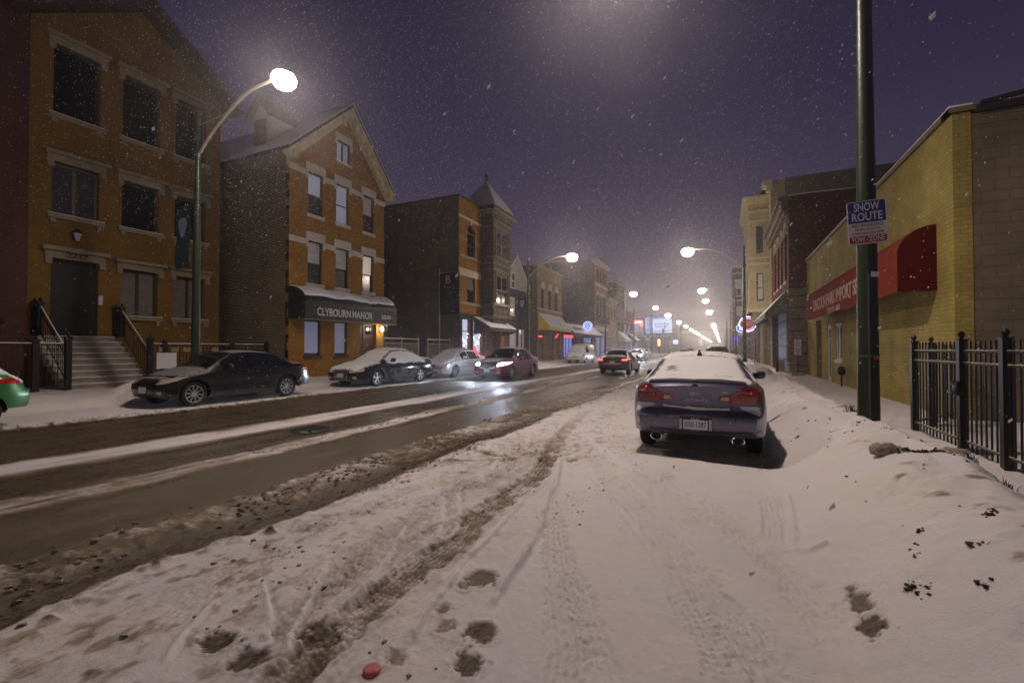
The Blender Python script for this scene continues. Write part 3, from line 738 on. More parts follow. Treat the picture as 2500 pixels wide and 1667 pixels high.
STONEBLK = brick("rusticated stone blocks", (0.30, 0.26, 0.18), (0.27, 0.23, 0.16), (0.05, 0.04, 0.03), bw=3, rh=.62, ms=.03)
PURPLE = siding("grey violet clapboard", (0.085, 0.070, 0.085))
GREYSID = siding("weathered grey clapboard", (0.13, 0.12, 0.10), .14)
CREAMSID = siding("cream clapboard", (0.58, 0.53, 0.45), .14)

# ------------------------------------------------------------ dull red neighbour, cut by the picture's edge
n0 = thing("red_brick_building", "unlit dull red brick building left of the house with stone steps", "building", (-21.2, 2, 0))
fl = leftside(-21.25)
b = MB(); b.wall(fl, -9, 7.02, 0, 15.5); b.wall(nearside(-9), -34, -21.25, 0, 15.5); b.wall(farside(7.02), 21.25, 34, 0, 15.5)
b.face([(-34, -9, 15.5), (-21.25, -9, 15.5), (-21.25, 7.02, 15.5), (-34, 7.02, 15.5)]); b.build("wall", BR_PINK, n0)
b = MB(); b.fbox(fl, 5.9, 6.15, 2.35, 2.6, 0, .2); b.tube([(-21.05, 5.9, 2.5), (-20.85, 5.75, 2.45)], .07, 10); b.tube([(-21.05, 6.15, 2.5), (-20.85, 6.3, 2.4)], .07, 10)
b.tube([(-20.85, 5.75, 2.45), (-20.8, 5.71, 2.44)], .09, 10); b.tube([(-20.85, 6.3, 2.4), (-20.8, 6.34, 2.38)], .09, 10)
tag(b.build("standpipe", mat("tarnished brass", (.10, .09, .08), .35, metal=.8)), "twin outlet standpipe on the dull red brick wall", "standpipe")

# ------------------------------------------------------------ three storey house with stone steps, number 2237
h1 = thing("brick_house", "three storey brown brick house with stone steps, number 2237 and dark door", "house", (-21.3, 10.2, 0))
f1 = leftside(-21.3); k1 = 1.0545
YS = lambda y: y * k1
ZS = lambda z: (z - 1.52) * k1 + 1.52
cols = [(7.25, 8.52), (9.19, 10.41), (10.99, 12.2)]
rows = [(9.38, 11.72), (6.02, 7.77), (2.74, 4.48)]
holes = []
for r, (za, zb) in enumerate(rows):
    for c, (ya, yb) in enumerate(cols):
        if r == 2 and c == 0: za2, zb2 = 1.95, 4.54
        else: za2, zb2 = za, zb
        holes.append((YS(ya), YS(yb), ZS(za2), ZS(zb2)))
y0, y1, ze = YS(6.68), YS(12.82), ZS(12.35)
ya = (y0 + y1) / 2; zap = ZS(14.45)
b = MB(); b.wall(f1, y0, y1, -.1, ze, holes, .30); b.face([f1(y0, ze), f1(y1, ze), f1(ya, zap)])
b.wall(farside(y1), 21.3, 34, -.1, ze); b.wall(nearside(y0), -34, -21.3, -.1, ze); b.build("wall", BR_2237, h1)
b = MB()
for sgn in (-1, 1):
    e0 = (ya + sgn * 3.85, ze - .30); top = (ya, zap + .12)
    pts = [(e0[0], e0[1]), (top[0], top[1]), (top[0], top[1] + .30), (e0[0] + sgn * .06, e0[1] + .24)]
    if sgn > 0: pts = pts[::-1]
    b.prism(f1, pts, -13, .75)
roof = b.build("roof", mat("dark eaves timber", (.075, .045, .025), .8, var=.3), h1)
for r in range(3):
    for c in range(3):
        u0, u1, z0, z1 = holes[r * 3 + c]
        if r == 2 and c == 0: continue
        bl, pane, mull, rail, fm = None, GLASS, 0, False, DARKFRAME
        if r == 1 and c == 0: pane, mull, fm = GLASSG, 1, OLIVEFRAME
        if r == 2: bl, mull = BLINDG, 1
        cap = 2
        window(h1, f1, u0, u1, z0, z1, frame=fm, pane=pane, rail=False, mull=mull, inset=.20, t=.07, blind=bl, blind_to=1.0, sill=(.16, .14, .12, STONE, 2), lintel=(.24, .16, .10, STONE, 2))
u0, u1, z0, z1 = holes[6]
b = MB(); b.fbox(f1, u0, u1, z0, z1, -.26, -.22)
for uu in (u0 + .1, (u0 + u1) / 2 + .06):
    for zz, hh in ((z0 + .2, .75), (z0 + 1.1, 1.35)): b.fbox(f1, uu, uu + (u1 - u0) / 2 - .18, zz, zz + hh, -.22, -.205)
d1 = b.build("door", WOODDK, h1)
b = MB(); b.blob(f1(u1 - .32, z0 + .95, -.17), .035, .035, .035); b.build("handle", CHROME, d1, smooth=True)
b = MB(); b.fbox(f1, u0 - .18, u1 + .18, z1, z1 + .26, -.1, .1); b.fbox(f1, u0 - .28, u1 + .28, z1 + .26, z1 + .40, -.05, .24)
for uu in (u0 - .18, u1): b.fbox(f1, uu, uu + .18, z1 - .22, z1, -.02, .12)
dl = b.build("door_lintel", STONE, h1)
text("house_number", "2237", .24, BLACKP, dl, f1, (u0 + u1) / 2, z1 + .14, .103, .004, 1.25, italic=.15)
# wall lantern over the door, doorbell box
t = thing("wall_lantern", "small black lantern on the brick above the dark door", "lantern", f1(YS(7.85), ZS(5.3), 0))
b = MB(); o = f1(YS(7.85), ZS(5.35)); b.fbox(f1, YS(7.85) - .06, YS(7.85) + .06, ZS(5.35) - .1, ZS(5.35) + .1, 0, .05); b.tube([o + Vector((.05, 0, .05)), o + Vector((.14, 0, .12)), o + Vector((.2, 0, .12))], .015, 6)
b.lathe([(0, .30), (.16, .14), (.17, .11)], o + Vector((.2, 0, 0)), 8); b.lathe([(.05, -.16), (.02, -.2), (0, -.21)], o + Vector((.2, 0, 0)), 8); b.build("bracket", IRON, t)
b = MB(); b.lathe([(.05, -.16), (.13, .11)], o + Vector((.2, 0, 0)), 8); b.build("glass", mat("frosted lantern glass", (.5, .5, .5), .4), t)
b = MB(); b.fbox(f1, YS(8.52), YS(8.52) + .13, ZS(3.08), ZS(3.40), 0, .05); b.fbox(f1, YS(8.52) + .03, YS(8.52) + .10, ZS(3.2), ZS(3.22), .05, .056); tag(b.build("intercom", WHITEP), "white intercom box on the brick beside the dark door", "intercom")

# stone steps
t = thing("stone_steps", "snow dusted stone steps leading up to the dark door", "steps", (-20, 8.4, 0))
ns, run = 9, .27
x0 = -18.95; zb0 = .16; rise = (ZS(1.93) - zb0) / ns
sy0, sy1 = 7.15, 9.55
for k in range(ns):
    xa = x0 - k * run; zt_ = zb0 + (k + 1) * rise
    b = MB(); xe = -21.3 if k == ns - 1 else xa - run - .02
    b.box(xe, xa, sy0, sy1, zt_ - rise - (.02 if k else .3), zt_ - .05); b.box(xe, xa + .035, sy0 - .02, sy1 + .02, zt_ - .05, zt_)
    stp = b.build("step", CONC, t)
    b = MB(); b.box(xe, xa + .02, sy0, sy1, zt_ + .001, zt_ + .022); b.build("snow_cover", SNOW, stp)
def railing(name, label, pts_, posts, group=None):
    """iron railing along a line of points (x, y, z of the foot, height)"""
    t = thing(name, label, "railing", pts_[0][:3], group=group)
    b = MB()
    for (xa, ya_, za, ha), (xb, yb_, zb_, hb) in zip(pts_, pts_[1:]):
        for fr_, r in ((1.0, .024), (.80, .014), (.12, .014)):
            b.tube([(xa, ya_, za + ha * fr_), (xb, yb_, zb_ + hb * fr_)], r, 6)
    b.build("rail", IRON, t)
    b = MB()
    for (xa, ya_, za, ha), (xb, yb_, zb_, hb) in zip(pts_, pts_[1:]):
        n = max(2, int(math.hypot(xb - xa, yb_ - ya_) / .125))
        for k in range(1, n):
            s = k / n; xx, yy, zz, hh = [p + (q - p) * s for p, q in ((xa, xb), (ya_, yb_), (za, zb_), (ha, hb))]
            b.box(xx - .008, xx + .008, yy - .008, yy + .008, zz + hh * .1, zz + hh)
    b.build("balusters", IRON, t)
    b = MB()
    for (xa, ya_, za, ha), (xb, yb_, zb_, hb) in zip(pts_, pts_[1:]):
        b.tube([(xa, ya_, za + ha + .028), (xb, yb_, zb_ + hb + .028)], .022, 6)
    b.build("snow_cover", SNOW, t)
    for xx, yy, zz, hh in posts:
        b = MB(); b.box(xx - .075, xx + .075, yy - .075, yy + .075, zz, zz + hh); b.box(xx - .095, xx + .095, yy - .095, yy + .095, zz + hh, zz + hh + .05); b.lathe([(.03, .05), (.055, .11), (.03, .17), (0, .19)], (xx, yy, zz + hh), 8)
        b.build("post", IRON, t)
    return t
zl = ZS(1.93)
railing("stair_railing", "iron handrail sloping down the near side of the stone steps", [(-21.2, sy0 + .06, zl, 1.0), (-20.75, sy0 + .06, zl, 1.0), (-18.95, sy0 + .06, .36, 1.1)], [(-21.15, sy0 + .06, zl, 1.1), (-20.75, sy0 + .06, zl, 1.1), (-18.85, sy0 + .06, .14, 1.72)], "railings of the stone steps")
railing("stair_railing", "iron handrail sloping down the far side of the stone steps", [(-21.2, sy1 - .06, zl, 1.0), (-20.75, sy1 - .06, zl, 1.0), (-18.95, sy1 - .06, .36, 1.1)], [(-21.15, sy1 - .06, zl, 1.1), (-20.75, sy1 - .06, zl, 1.1), (-18.85, sy1 - .06, .14, 1.72)], "railings of the stone steps")
railing("iron_fence", "black iron fence before the dull red building, left of the steps", [(-18.85, 2.5, .16, 1.5), (-18.85, 7.1, .16, 1.5)], [(-18.85, 6.45, .14, 1.6), (-18.85, 4.2, .14, 1.6)], "fences beside the stone steps")
railing("iron_fence", "snow topped iron fence running right of the steps behind the black saloon", [(-18.85, 9.6, .16, 1.52), (-18.85, 14.15, .16, 1.52)], [(-18.85, 9.95, .14, 1.6), (-18.85, 12.5, .14, 1.55), (-18.85, 14.1, .14, 1.55)], "fences beside the stone steps")
t = thing("fence_notice", "white snowy notice board hung on the iron fence right of the steps", "notice", (-18.78, 9.95, .8))
b = MB(); b.fbox(leftside(-18.78), 9.66, 10.32, .78, 1.33, 0, .03); b.build("board", WHITEP, t)
b = MB(); b.fbox(leftside(-18.78), 9.66, 10.32, 1.331, 1.365, -.01, .045); b.build("snow_cover", SNOW, t)
for i in range(5):
    b = MB(); yy = 9.75 + i * .42 + (.25 if i > 3 else 0); b.fbox(leftside(-18.82), yy, yy + .26, 1.40, 1.56, -.004, .006)
    pl = tag(b.build("fence_tile", STONE), "pale square plaque fixed along the top of the iron fence", "plaque", "plaques along the iron fence top")
# ------------------------------------------------------------ gabled brick house with the black awning, number 2235
h2 = thing("gabled_brick_house", "orange brick gable house with stone bands and a black awning", "house", (-17.5, 17.3, 0))
f2 = leftside(-17.5)
y0, y1, ze, zap = 14.2, 20.45, 10.55, 13.75
ym = 17.55
h2cols = [(15.2, 16.05), (16.9, 17.75), (18.77, 19.6)]
holes = [(a, b_, 7.8, 9.82) for a, b_ in h2cols] + [(a, b_, 4.55, 6.58) for a, b_ in h2cols] + [(15.05, 16.0, 1.18, 2.84), (16.85, 17.7, 1.16, 2.86), (18.6, 19.85, .2, 2.87)]
b = MB(); b.wall(f2, y0, y1, -.1, ze, holes, .26)
ga, gb, gc, gd = 16.92, 17.83, 10.97, 12.05
def roofz(y): return ze + (zap - ze) * (1 - abs(y - ym) / (ym - y0 if y < ym else y1 - ym))
b.face([f2(y0, ze), f2(ga, ze), f2(ga, roofz(ga))]); b.face([f2(gb, ze), f2(y1, ze), f2(gb, roofz(gb))])
b.face([f2(ga, ze), f2(gb, ze), f2(gb, gc), f2(ga, gc)]); b.face([f2(ga, gd), f2(gb, gd), f2(gb, roofz(gb)), f2(ym, zap), f2(ga, roofz(ga))])
b.wall(f2, ga, gb, gc, gd, [(ga, gb, gc, gd)], .26)
b.wall(farside(y1), 17.5, 33, -.1, ze); b.build("wall", BR_ORANGE, h2)
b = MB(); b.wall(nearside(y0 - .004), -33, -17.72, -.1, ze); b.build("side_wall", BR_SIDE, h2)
b = MB()
for i in range(15): b.fbox(nearside(y0 - .004), -17.62 - (i % 2) * .08, -17.49, i * .72, i * .72 + .36, -.01, .012)
b.build("corner_quoins", BR_ORANGE, h2)
rx0, rx1 = -33, -17.05
b = MB()
for sgn, ye in ((-1, y0 - .45), (1, y1 + .55)):
    za_ = ze - .33 if sgn < 0 else ze - .40
    P = [(rx0, ye, za_), (rx1, ye, za_), (rx1, ym, zap + .08), (rx0, ym, zap + .08)]
    b.hexa([P[0], P[1], P[2], P[3]] + [(p[0], p[1], p[2] + .16) for p in P] if sgn < 0 else [P[3], P[2], P[1], P[0]] + [(p[0], p[1], p[2] + .16) for p in P[::-1]])
rf = b.build("roof", ROOFDK, h2)
b = MB()
for sgn, ye in ((-1, y0 - .42), (1, y1 + .5)):
    za_ = ze - .16 if sgn < 0 else ze - .23
    P = [(rx0, ye, za_ + .01), (rx1 + .01, ye, za_ + .01), (rx1 + .01, ym, zap + .25), (rx0, ym, zap + .25)]
    b.hexa([P[0], P[1], P[2], P[3]] + [(p[0], p[1], p[2] + .05) for p in P] if sgn < 0 else [P[3], P[2], P[1], P[0]] + [(p[0], p[1], p[2] + .05) for p in P[::-1]])
b.build("snow_cover", SNOW, rf)
for sgn, ye in ((-1, y0 - .45), (1, y1 + .55)):
    za_ = ze - .36 if sgn < 0 else ze - .43
    pts = [(ye, za_ - .02), (ym, zap + .02), (ym, zap - .40), (ye + sgn * -.40, za_ - .24)]
    if sgn < 0: pts = pts[::-1]
    b = MB(); b.prism(f2, pts, .01, .30); b2 = [(p[0], p[1] + (.12 if i in ((2, 3) if sgn < 0 else (0, 1)) else .3)) for i, p in enumerate(pts)]
    b.prism(f2, [(ye, za_ + .05), (ym, zap + .12), (ym, zap - .05), (ye, za_ - .12)][::1 if sgn > 0 else -1], .30, .44)
    bd = b.build("bargeboard", CREAMWOOD, h2)
    for s in (.12, .88):
        bb = MB(); yy = ye + (ym - ye) * s; zz = za_ + (zap - za_) * s
        bb.fbox(f2, yy - .11, yy + .11, zz - .62, zz - .05, .30, .40); bb.build("bracket", CREAMWOOD, bd)
for i, (a, c_, z0, z1) in enumerate(holes[:6]):
    up = i < 3
    bl = BLIND if i in (0, 1, 2, 3, 4, 5) else None
    to = {0: .52, 1: .97, 2: .5, 3: .5, 4: .5, 5: .5}[i]
    if i == 5: bl = emit("dimly lit pale blind", (.85, .72, .55), .30, (.5, .5, .5))
    elif i in (0, 1): bl = emit("bluish glowing blind", (.62, .66, .95), .13, (.5, .5, .5))  # faint glow put into the blind for street light falling on it
    window(h2, f2, a, c_, z0, z1, inset=.10, blind=bl, blind_to=to, pane=GLASSG, sill=(.13, .09, .07, PALESTONE, 1), lintel=None)
window(h2, f2, ga, gb, gc, gd, inset=.10, rail=False, mull=1, pane=emit("attic pane", (.62, .66, .95), .12, (.4, .4, .4)), sill=(.09, .08, .07, PALESTONE, 1))
b = MB(); b.fbox(f2, ga - .12, gb + .12, gd, gd + .34, -.05, .04); b.fbox(f2, ga - .12, ga, gd - .22, gd, -.05, .04); b.fbox(f2, gb, gb + .12, gd - .26, gd, -.05, .04); b.build("lintel", PALESTONE, h2)
PB = emit("pale blue shop curtain", (.34, .38, .62), .20, (.3, .3, .35))
for a, c_, z0, z1 in holes[6:8]:
    window(h2, f2, a, c_, z0, z1, inset=.12, rail=False, pane=GLASSG, blind=PB, blind_to=.95, sill=(.12, .06, .05, DARKFRAME, 0))
b = MB(); b.fbox(f2, 18.6, 19.85, .2, 2.87, -.25, -.2); b.fbox(f2, 19.0, 19.12, .2, 2.87, -.2, -.17); dd = b.build("door", REDWOOD, h2)
b = MB(); b.fbox(f2, 19.2, 19.7, 2.3, 2.72, -.2, -.185); b.build("transom", GLASS, dd)
for zz, z_l in ((9.61, 10.10), (6.37, 6.86)):
    b = MB()
    edges = [y0 - .02] + [v for a, c_ in h2cols for v in (a - .14, c_ + .14)] + [y1 + .02]
    for a, c_ in zip(edges[0::2], edges[1::2]): b.fbox(f2, a, c_, zz - .01, zz + .25, -.05, .035)
    for a, c_ in h2cols:
        b.fbox(f2, a - .14, c_ + .14, 9.82 if zz > 8 else 6.58, z_l + .13, -.05, .045); b.fbox(f2, a - .14, a - .005, zz - .12, 9.82 if zz > 8 else 6.58, -.05, .045); b.fbox(f2, c_ + .005, c_ + .14, zz - .12, 9.82 if zz > 8 else 6.58, -.05, .045)
    b.build("stone_band", PALESTONE, h2)
# dormer on the near roof slope
dz = 10.75
b = MB(); b.box(-20.75, -19.55, 14.75, 16.6, dz, 12.75); b.prism(nearside(14.75), [(-20.75, 12.75), (-19.55, 12.75), (-20.15, 13.45)], -1.9, 0)
dm = b.build("dormer", CREAMSID, h2)
window(dm, nearside(14.75), -20.52, -19.80, dz + .35, 12.55, inset=-.08, pane=GLASSG, frame=DARKFRAME)
b = MB()
for s in (-1, 1):
    pts = [(-20.15 + s * .85, 12.52), (-20.15 + s * .85, 12.66), (-20.15, 13.66), (-20.15, 13.50)]
    b.prism(nearside(14.75), pts if s < 0 else pts[::-1], -1.9, .28)
b.build("dormer_roof", ROOFDK, dm)
# bull-nosed black awning
aw = thing("black_awning", "black bull nosed awning lettered CLYBOURN MANOR with snow on top", "awning", (-17.4, 17.2, 2.8))
def bullnose(b, X, proj, ya, yb, zb, zs, zt, n=12, ends=True, sag=None, sgn=1, m=0, off=0.0):
    """vertical valance zb..zs, then a quarter round up to the wall at zt"""
    prof = [(proj + off, zb)] + [((proj + off) * math.cos(math.pi / 2 * k / n), zs + (zt + off - zs) * math.sin(math.pi / 2 * k / n)) for k in range(n + 1)]
    ny = 28
    for j in range(ny):
        a, c_ = ya + (yb - ya) * j / ny, ya + (yb - ya) * (j + 1) / ny
        sa, sc = (sag(a), sag(c_)) if sag else (0, 0)
        for (p0, z0_), (p1, z1_) in zip(prof, prof[1:]):
            w = lambda z, s: z - s * max(0, (z - zs) / (zt - zs))
            q = [(X + sgn * p0, a, w(z0_, sa)), (X + sgn * p0, c_, w(z0_, sc)), (X + sgn * p1, c_, w(z1_, sc)), (X + sgn * p1, a, w(z1_, sa))]
            b.face(q if sgn > 0 else q[::-1], m)
    if ends:
        for yy in (ya, yb):
            q = [(X, yy, zb)] + [(X + sgn * p, yy, z) for p, z in prof]
            b.face(q if (yy == ya) == (sgn > 0) else q[::-1], m)
AWN = mat("black awning vinyl", (0.013, 0.012, 0.011), .45, bump=.1)
sag = lambda y: .22 * math.exp(-((y - 18.35) / .22) ** 2) + .05 * math.sin(y * 4)
b = MB(); bullnose(b, -17.47, 1.05, 14.15, 20.25, 2.84, 3.55, 4.30, sag=sag); b.build("canopy", AWN, aw, smooth=True, auto=50)
b = MB()
nj, ni = 60, 10
for j in range(nj):
    for i in range(ni):
        def P(jj, ii):
            yy = 14.2 + 6.0 * jj / nj
            th = math.pi / 2 * (.38 + .62 * ii / ni) - (.10 + .10 * vnoise(np.array([yy * 2.2]), np.array([1.0]), 7)[0] ) * (1 - ii / ni)
            tck = (.085 if 0 < ii else 0.0) * (1 if 0 < jj < nj else .2)
            return (-17.47 + (1.05 + tck) * math.cos(th), yy, 3.55 + (.75 + tck) * math.sin(th) - sag(yy) * math.sin(th) + .01)
        b.face([P(j, i), P(j + 1, i), P(j + 1, i + 1), P(j, i + 1)])
b.build("snow_cover", SNOW, aw, smooth=True)
fa = leftside(-17.47 + 1.05)
LET = mat("off white awning lettering", (.62, .60, .57), .6)
text("lettering", "CLYBOURN MANOR", .50, LET, aw, fa, 16.55, 3.17, .006, .003, width=3.55, bold=.02)
text("lettering", "2235", .25, LET, aw, fa, 19.4, 3.19, .006, .003, width=.75, bold=.03)
b = MB(); b.tube([(-16.45, 14.15, 2.83), (-16.45, 20.25, 2.83)], .02, 6); b.build("frame_bar", GALV, aw)
t = thing("entrance_lamp", "bright white lamp lit under the black awning beside the door", "lamp", (-17.3, 20.1, 2.6))
b = MB(); b.fbox(f2, 20.05, 20.17, 2.45, 2.75, 0, .06); b.build("bracket", IRON, t)
b = MB(); b.blob((-17.32, 20.11, 2.62), .09, .09, .13, 10, 6); b.build("bulb", emit("lit entrance bulb", (1, .88, .72), 40), t, smooth=True)
ld = bpy.data.lights.new("entrance_lamp_light", 'POINT'); ld.energy = 28; ld.color = (1, .82, .6); ld.shadow_soft_size = .08
lo = bpy.data.objects.new("entrance_lamp_light", ld); COL.objects.link(lo); lo.parent = t; lo.location = (.28, 0, .02)

# ------------------------------------------------------------ set back grey house
h3 = thing("grey_house", "dim grey clapboard house set back beyond the black awning house", "house", (-24, 24.5, 0))
f3 = leftside(-24)
wins = [(27.2, 28.05, 6.5, 8.9), (27.2, 28.05, 2.9, 5.3), (24.0, 24.9, 6.5, 8.9), (24.0, 24.9, 2.9, 5.3), (25.7, 26.6, 6.5, 8.9), (25.7, 26.6, 2.9, 5.3)]
b = MB(); b.wall(f3, 21.2, 28.5, 0, 10.2, [w for w in wins], .15); b.prism(f3, [(21.0, 10.2), (28.5, 10.2), (26.0, 11.6), (23.3, 11.6)], -6, .2); b.build("wall", GREYSID, h3)
for w in wins: window(h3, f3, *w, frame=WHITEFRAME, pane=GLASSG, inset=.02, t=.08, sill=(.08, .08, .08, WHITEFRAME, 0))
def rail_fence(name, label, X, ya, yb, z0, h, posts):
    t = thing(name, label, "fence", (X, ya, z0), group="pale metal rail fences")
    b = MB()
    for zz in (h - .03, h - .30, .2): b.tube([(X, ya, z0 + zz), (X, yb, z0 + zz)], .028, 6)
    b.build("rail", GALV, t)
    b = MB()
    n = int((yb - ya) / .11)
    for k in range(1, n): b.box(X - .009, X + .009, ya + (yb - ya) * k / n - .009, ya + (yb - ya) * k / n + .009, z0 + .2, z0 + h - .3)
    b.build("balusters", GALV, t)
    b = MB(); b.tube([(X, ya, z0 + h + .01), (X, yb, z0 + h + .01)], .024, 6); b.build("snow_cover", SNOW, t)
    for k in range(posts + 1):
        yy = ya + (yb - ya) * k / posts
        b = MB(); b.box(X - .035, X + .035, yy - .035, yy + .035, z0, z0 + h + .12); b.build("post", GALV, t)
rail_fence("metal_fence", "pale metal fence just past the black awning, behind the snowy parked cars", -18, 20.95, 24.4, .15, 2.0, 2)
rail_fence("metal_fence", "pale metal fence below the black hanging sign with a letter B", -18.2, 25.7, 28.5, .15, 2.0, 2)

# ------------------------------------------------------------ turret building
h4 = thing("turret_building", "dark brick corner building with orange front and a snowy turret", "building", (-17.5, 32, 0))
y0, y1, zt = 28.6, 36.3, 12.75
holes = [(29.8, 31.0, 8.55, 10.35), (29.8, 31.0, 5.05, 7.05), (29.05, 30.22, .35, 3.78), (30.7, 32.2, .35, 3.7), (33.0, 35.6, .2, 3.6)]
b = MB(); b.wall(f2, y0, y1, -.1, zt, holes, .25); b.build("wall", BR_ORANGE, h4)
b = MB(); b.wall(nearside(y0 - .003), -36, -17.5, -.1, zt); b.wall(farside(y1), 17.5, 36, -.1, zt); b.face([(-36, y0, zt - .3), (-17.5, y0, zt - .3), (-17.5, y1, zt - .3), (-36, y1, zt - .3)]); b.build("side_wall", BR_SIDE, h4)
b = MB(); b.box(-36, -17.42, y0 - .08, y0 + .25, zt, zt + .12); b.box(-17.75, -17.42, y0 + .25, y1, zt, zt + .12); b.build("coping", mat("dark coping tile", (.09, .07, .05), .8), h4)
for (z0, z1, d, m_) in ((11.25, 11.45, .05, PALESTONE), (9.62, 9.85, .03, STONE), (8.30, 8.50, .12, STONE), (6.98, 7.52, .03, PALESTONE), (4.80, 5.0, .12, STONE)):
    b = MB()
    if 9 < z0 < 10: b.fbox(f2, y0 - .02, 29.78, z0, z1, -.05, d); b.fbox(f2, 31.02, 32.1, z0, z1, -.05, d)
    else: b.fbox(f2, y0 - .02, 32.1, z0, z1, -.05, d)
    b.build("stone_band", m_, h4)
window(h4, f2, 29.8, 31.0, 8.55, 10.35, pane=GLASS, inset=.12)
b = MB(); b.prism(f2, [(30.4 + .60 * math.cos(math.pi * k / 12), 10.35 + .60 * math.sin(math.pi * k / 12)) for k in range(13)], -.02, .012); b.build("arch_pane", GLASS, h4)
b = MB(); b.fbox(f2, 30.32, 30.48, 10.95, 11.25, 0, .06); b.build("keystone", PALESTONE, h4)
window(h4, f2, 29.8, 31.0, 5.05, 7.05, pane=GLASS, inset=.12, blind=mat("dull curtain", (.13, .12, .10), .8), blind_to=.5)
SHOP = emit("white lit shop interior", (.74, .76, 1.0), .75)
b = MB(); b.fbox(f2, 28.6, 32.3, 3.8, 4.15, 0, .05); b.fbox(f2, 28.62, 29.03, .0, 3.8, 0, .05); b.fbox(f2, 30.24, 30.68, 0, 3.8, 0, .05); b.fbox(f2, 32.22, 32.5, 0, 3.8, 0, .05); b.build("shopfront_frame", BLACKPL, h4)
for a, c_, z1 in ((29.05, 30.22, 3.78), (30.7, 32.2, 3.7)):
    w = window(h4, f2, a, c_, .35, z1, frame=BLACKPL, pane=SHOP, rail=False, inset=.16, name="shop_window")
    b = MB(); b.fbox(f2, a, c_, 2.82, 2.88, -.19, -.15); b.build("transom_bar", BLACKPL, w)
    b = MB(); b.fbox(f2, a + .1, a + .75, .95, 1.6, -.165, -.16); b.fbox(f2, a + .45, c_ - .1, .6, 1.2, -.164, -.159); b.build("display_table", mat("brown display stand", (.10, .05, .035), .7), w)
    random.seed(int(a * 10))
    b = MB()
    for k in range(9): b.blob(f2(a + .12 + (c_ - a - .24) * k / 8, 2.62 - .55 * math.sin(math.pi * k / 8) + random.uniform(-.05, .05) - (.3 if k % 3 == 0 else 0), -.12), .035, .035, .035, 6, 4)
    b.build("string_lights", emit("fairy light", (.95, .95, 1), 8), w)
REDNEON = emit("red neon", (1.0, .05, .06), 3.0)
b = MB(); b.fbox(f2, 30.85, 31.2, 1.25, 1.75, -.14, -.10); b.fbox(f2, 31.35, 31.8, 1.15, 1.35, -.14, -.10); tag(b.build("neon_sign", REDNEON), "small red light behind the bright shop glass under the slanted awning", "neon sign")
b = MB(); b.fbox(f2, 33.0, 35.6, .2, 3.6, -.24, -.2); b.fbox(f2, 33.5, 33.62, .2, 3.6, -.2, -.15); b.fbox(f2, 34.6, 34.72, .2, 3.6, -.2, -.15); b.build("door", REDWOOD, h4)
# the bay of the turret
bx, ya, yb, zb, zc = -16.38, 31.95, 35.1, 4.0, 11.75
fb, fs = leftside(bx), nearside(ya)
BAYM = mat("sooty carved stone", (.105, .082, .052), .8, var=.45, scale=5, bump=.5)
BAYT = mat("lighter carved trim", (.20, .165, .105), .8, var=.35, scale=8, bump=.4)
bh = [(32.55, 34.5, 8.95, 11.05), (32.55, 34.5, 5.15, 7.45)]
b = MB(); b.wall(fb, ya, yb, zb, zc + 1.0, bh, .2); b.wall(fs, -17.5, bx, zb, zc + 1.0); b.wall(farside(yb), -bx, 17.5, zb, zc + 1.0); b.box(-17.5, bx + .02, ya - .02, yb + .02, zb - .12, zb); b.box(-17.5, bx - .2, ya + .3, yb - .3, zb - .45, zb - .12)
bay = b.build("bay", BAYM, h4)
for hh in bh:
    window(bay, fb, *hh, frame=BAYT, pane=GLASSG if hh[2] > 8 else GLASS, mull=1, inset=.06, t=.09)
b = MB()
for z0, z1, d in ((4.0, 4.18, .10), (4.92, 5.08, .16), (7.75, 7.88, .06), (8.25, 8.38, .08), (8.72, 8.86, .15), (11.2, 11.32, .06), (11.62, 11.78, .10)):
    b.fbox(fb, ya - d, yb + d, z0, z1, -.3, d); b.fbox(fs, -17.5, bx - .3, z0, z1, -.1, d)
for yy in (32.05, 32.3, 34.62, 34.88):
    for z0, z1 in ((5.1, 7.7), (8.9, 11.2)): b.tube([fb(yy, z0, .03), fb(yy, z1, .03)], .055, 8)
for k in range(9):
    yy = 32.2 + k * .335
    b.blob(fb(yy, 12.05, .08), .10, .11, .14, 8, 5); b.fbox(fb, yy - .09, yy + .09, 4.35, 4.75, 0, .05); b.fbox(fb, yy - .07, yy + .07, 7.98, 8.16, 0, .05); b.fbox(fb, yy - .09, yy + .09, 8.46, 8.64, 0, .05)
for k in range(3): b.blob(fs(-17.2 + k * .36, 12.05, .08), .11, .10, .14, 8, 5)
b.build("carved_trim", BAYT, bay)
b = MB(); b.box(-17.6, bx + .45, ya - .45, yb + .45, 12.25, 12.42); cor = b.build("cornice", BAYT, bay)
b = MB(); b.box(-17.6, bx + .43, ya - .43, yb + .43, 12.421, 12.47); b.build("snow_cover", SNOW, cor)
b = MB(); b.fbox(fb, ya - .14, yb + .14, 5.082, 5.12, -.05, .15); b.build("snow_cover", SNOW, bay)
b = MB(); b.box(-19.3, bx + .05, ya, yb, 12.47, 13.0); b.build("turret_base", BAYM, h4)
apex = Vector((-17.85, 33.5, 15.6))
c4 = [Vector((bx + .22, ya - .2, 13.0)), Vector((bx + .22, yb + .2, 13.0)), Vector((-19.45, yb + .2, 13.0)), Vector((-19.45, ya - .2, 13.0))]
b = MB()
for k in range(4): b.face([c4[k], c4[(k + 1) % 4], apex])
b.face(c4[::-1])
SLATE = brick("snow dusted slates", (.62, .60, .60), (.55, .53, .54), (.10, .09, .09), bw=5, rh=.16, ms=.018, stain=.25)
pr_ = b.build("pyramid_roof", SLATE, h4)
b = MB(); q = [c4[0] + Vector((.012, 0, .012)), c4[1] + Vector((.012, 0, .012)), apex + Vector((.012, 0, .012))]; b.face(q); b.build("snow_cover", SNOW, pr_)
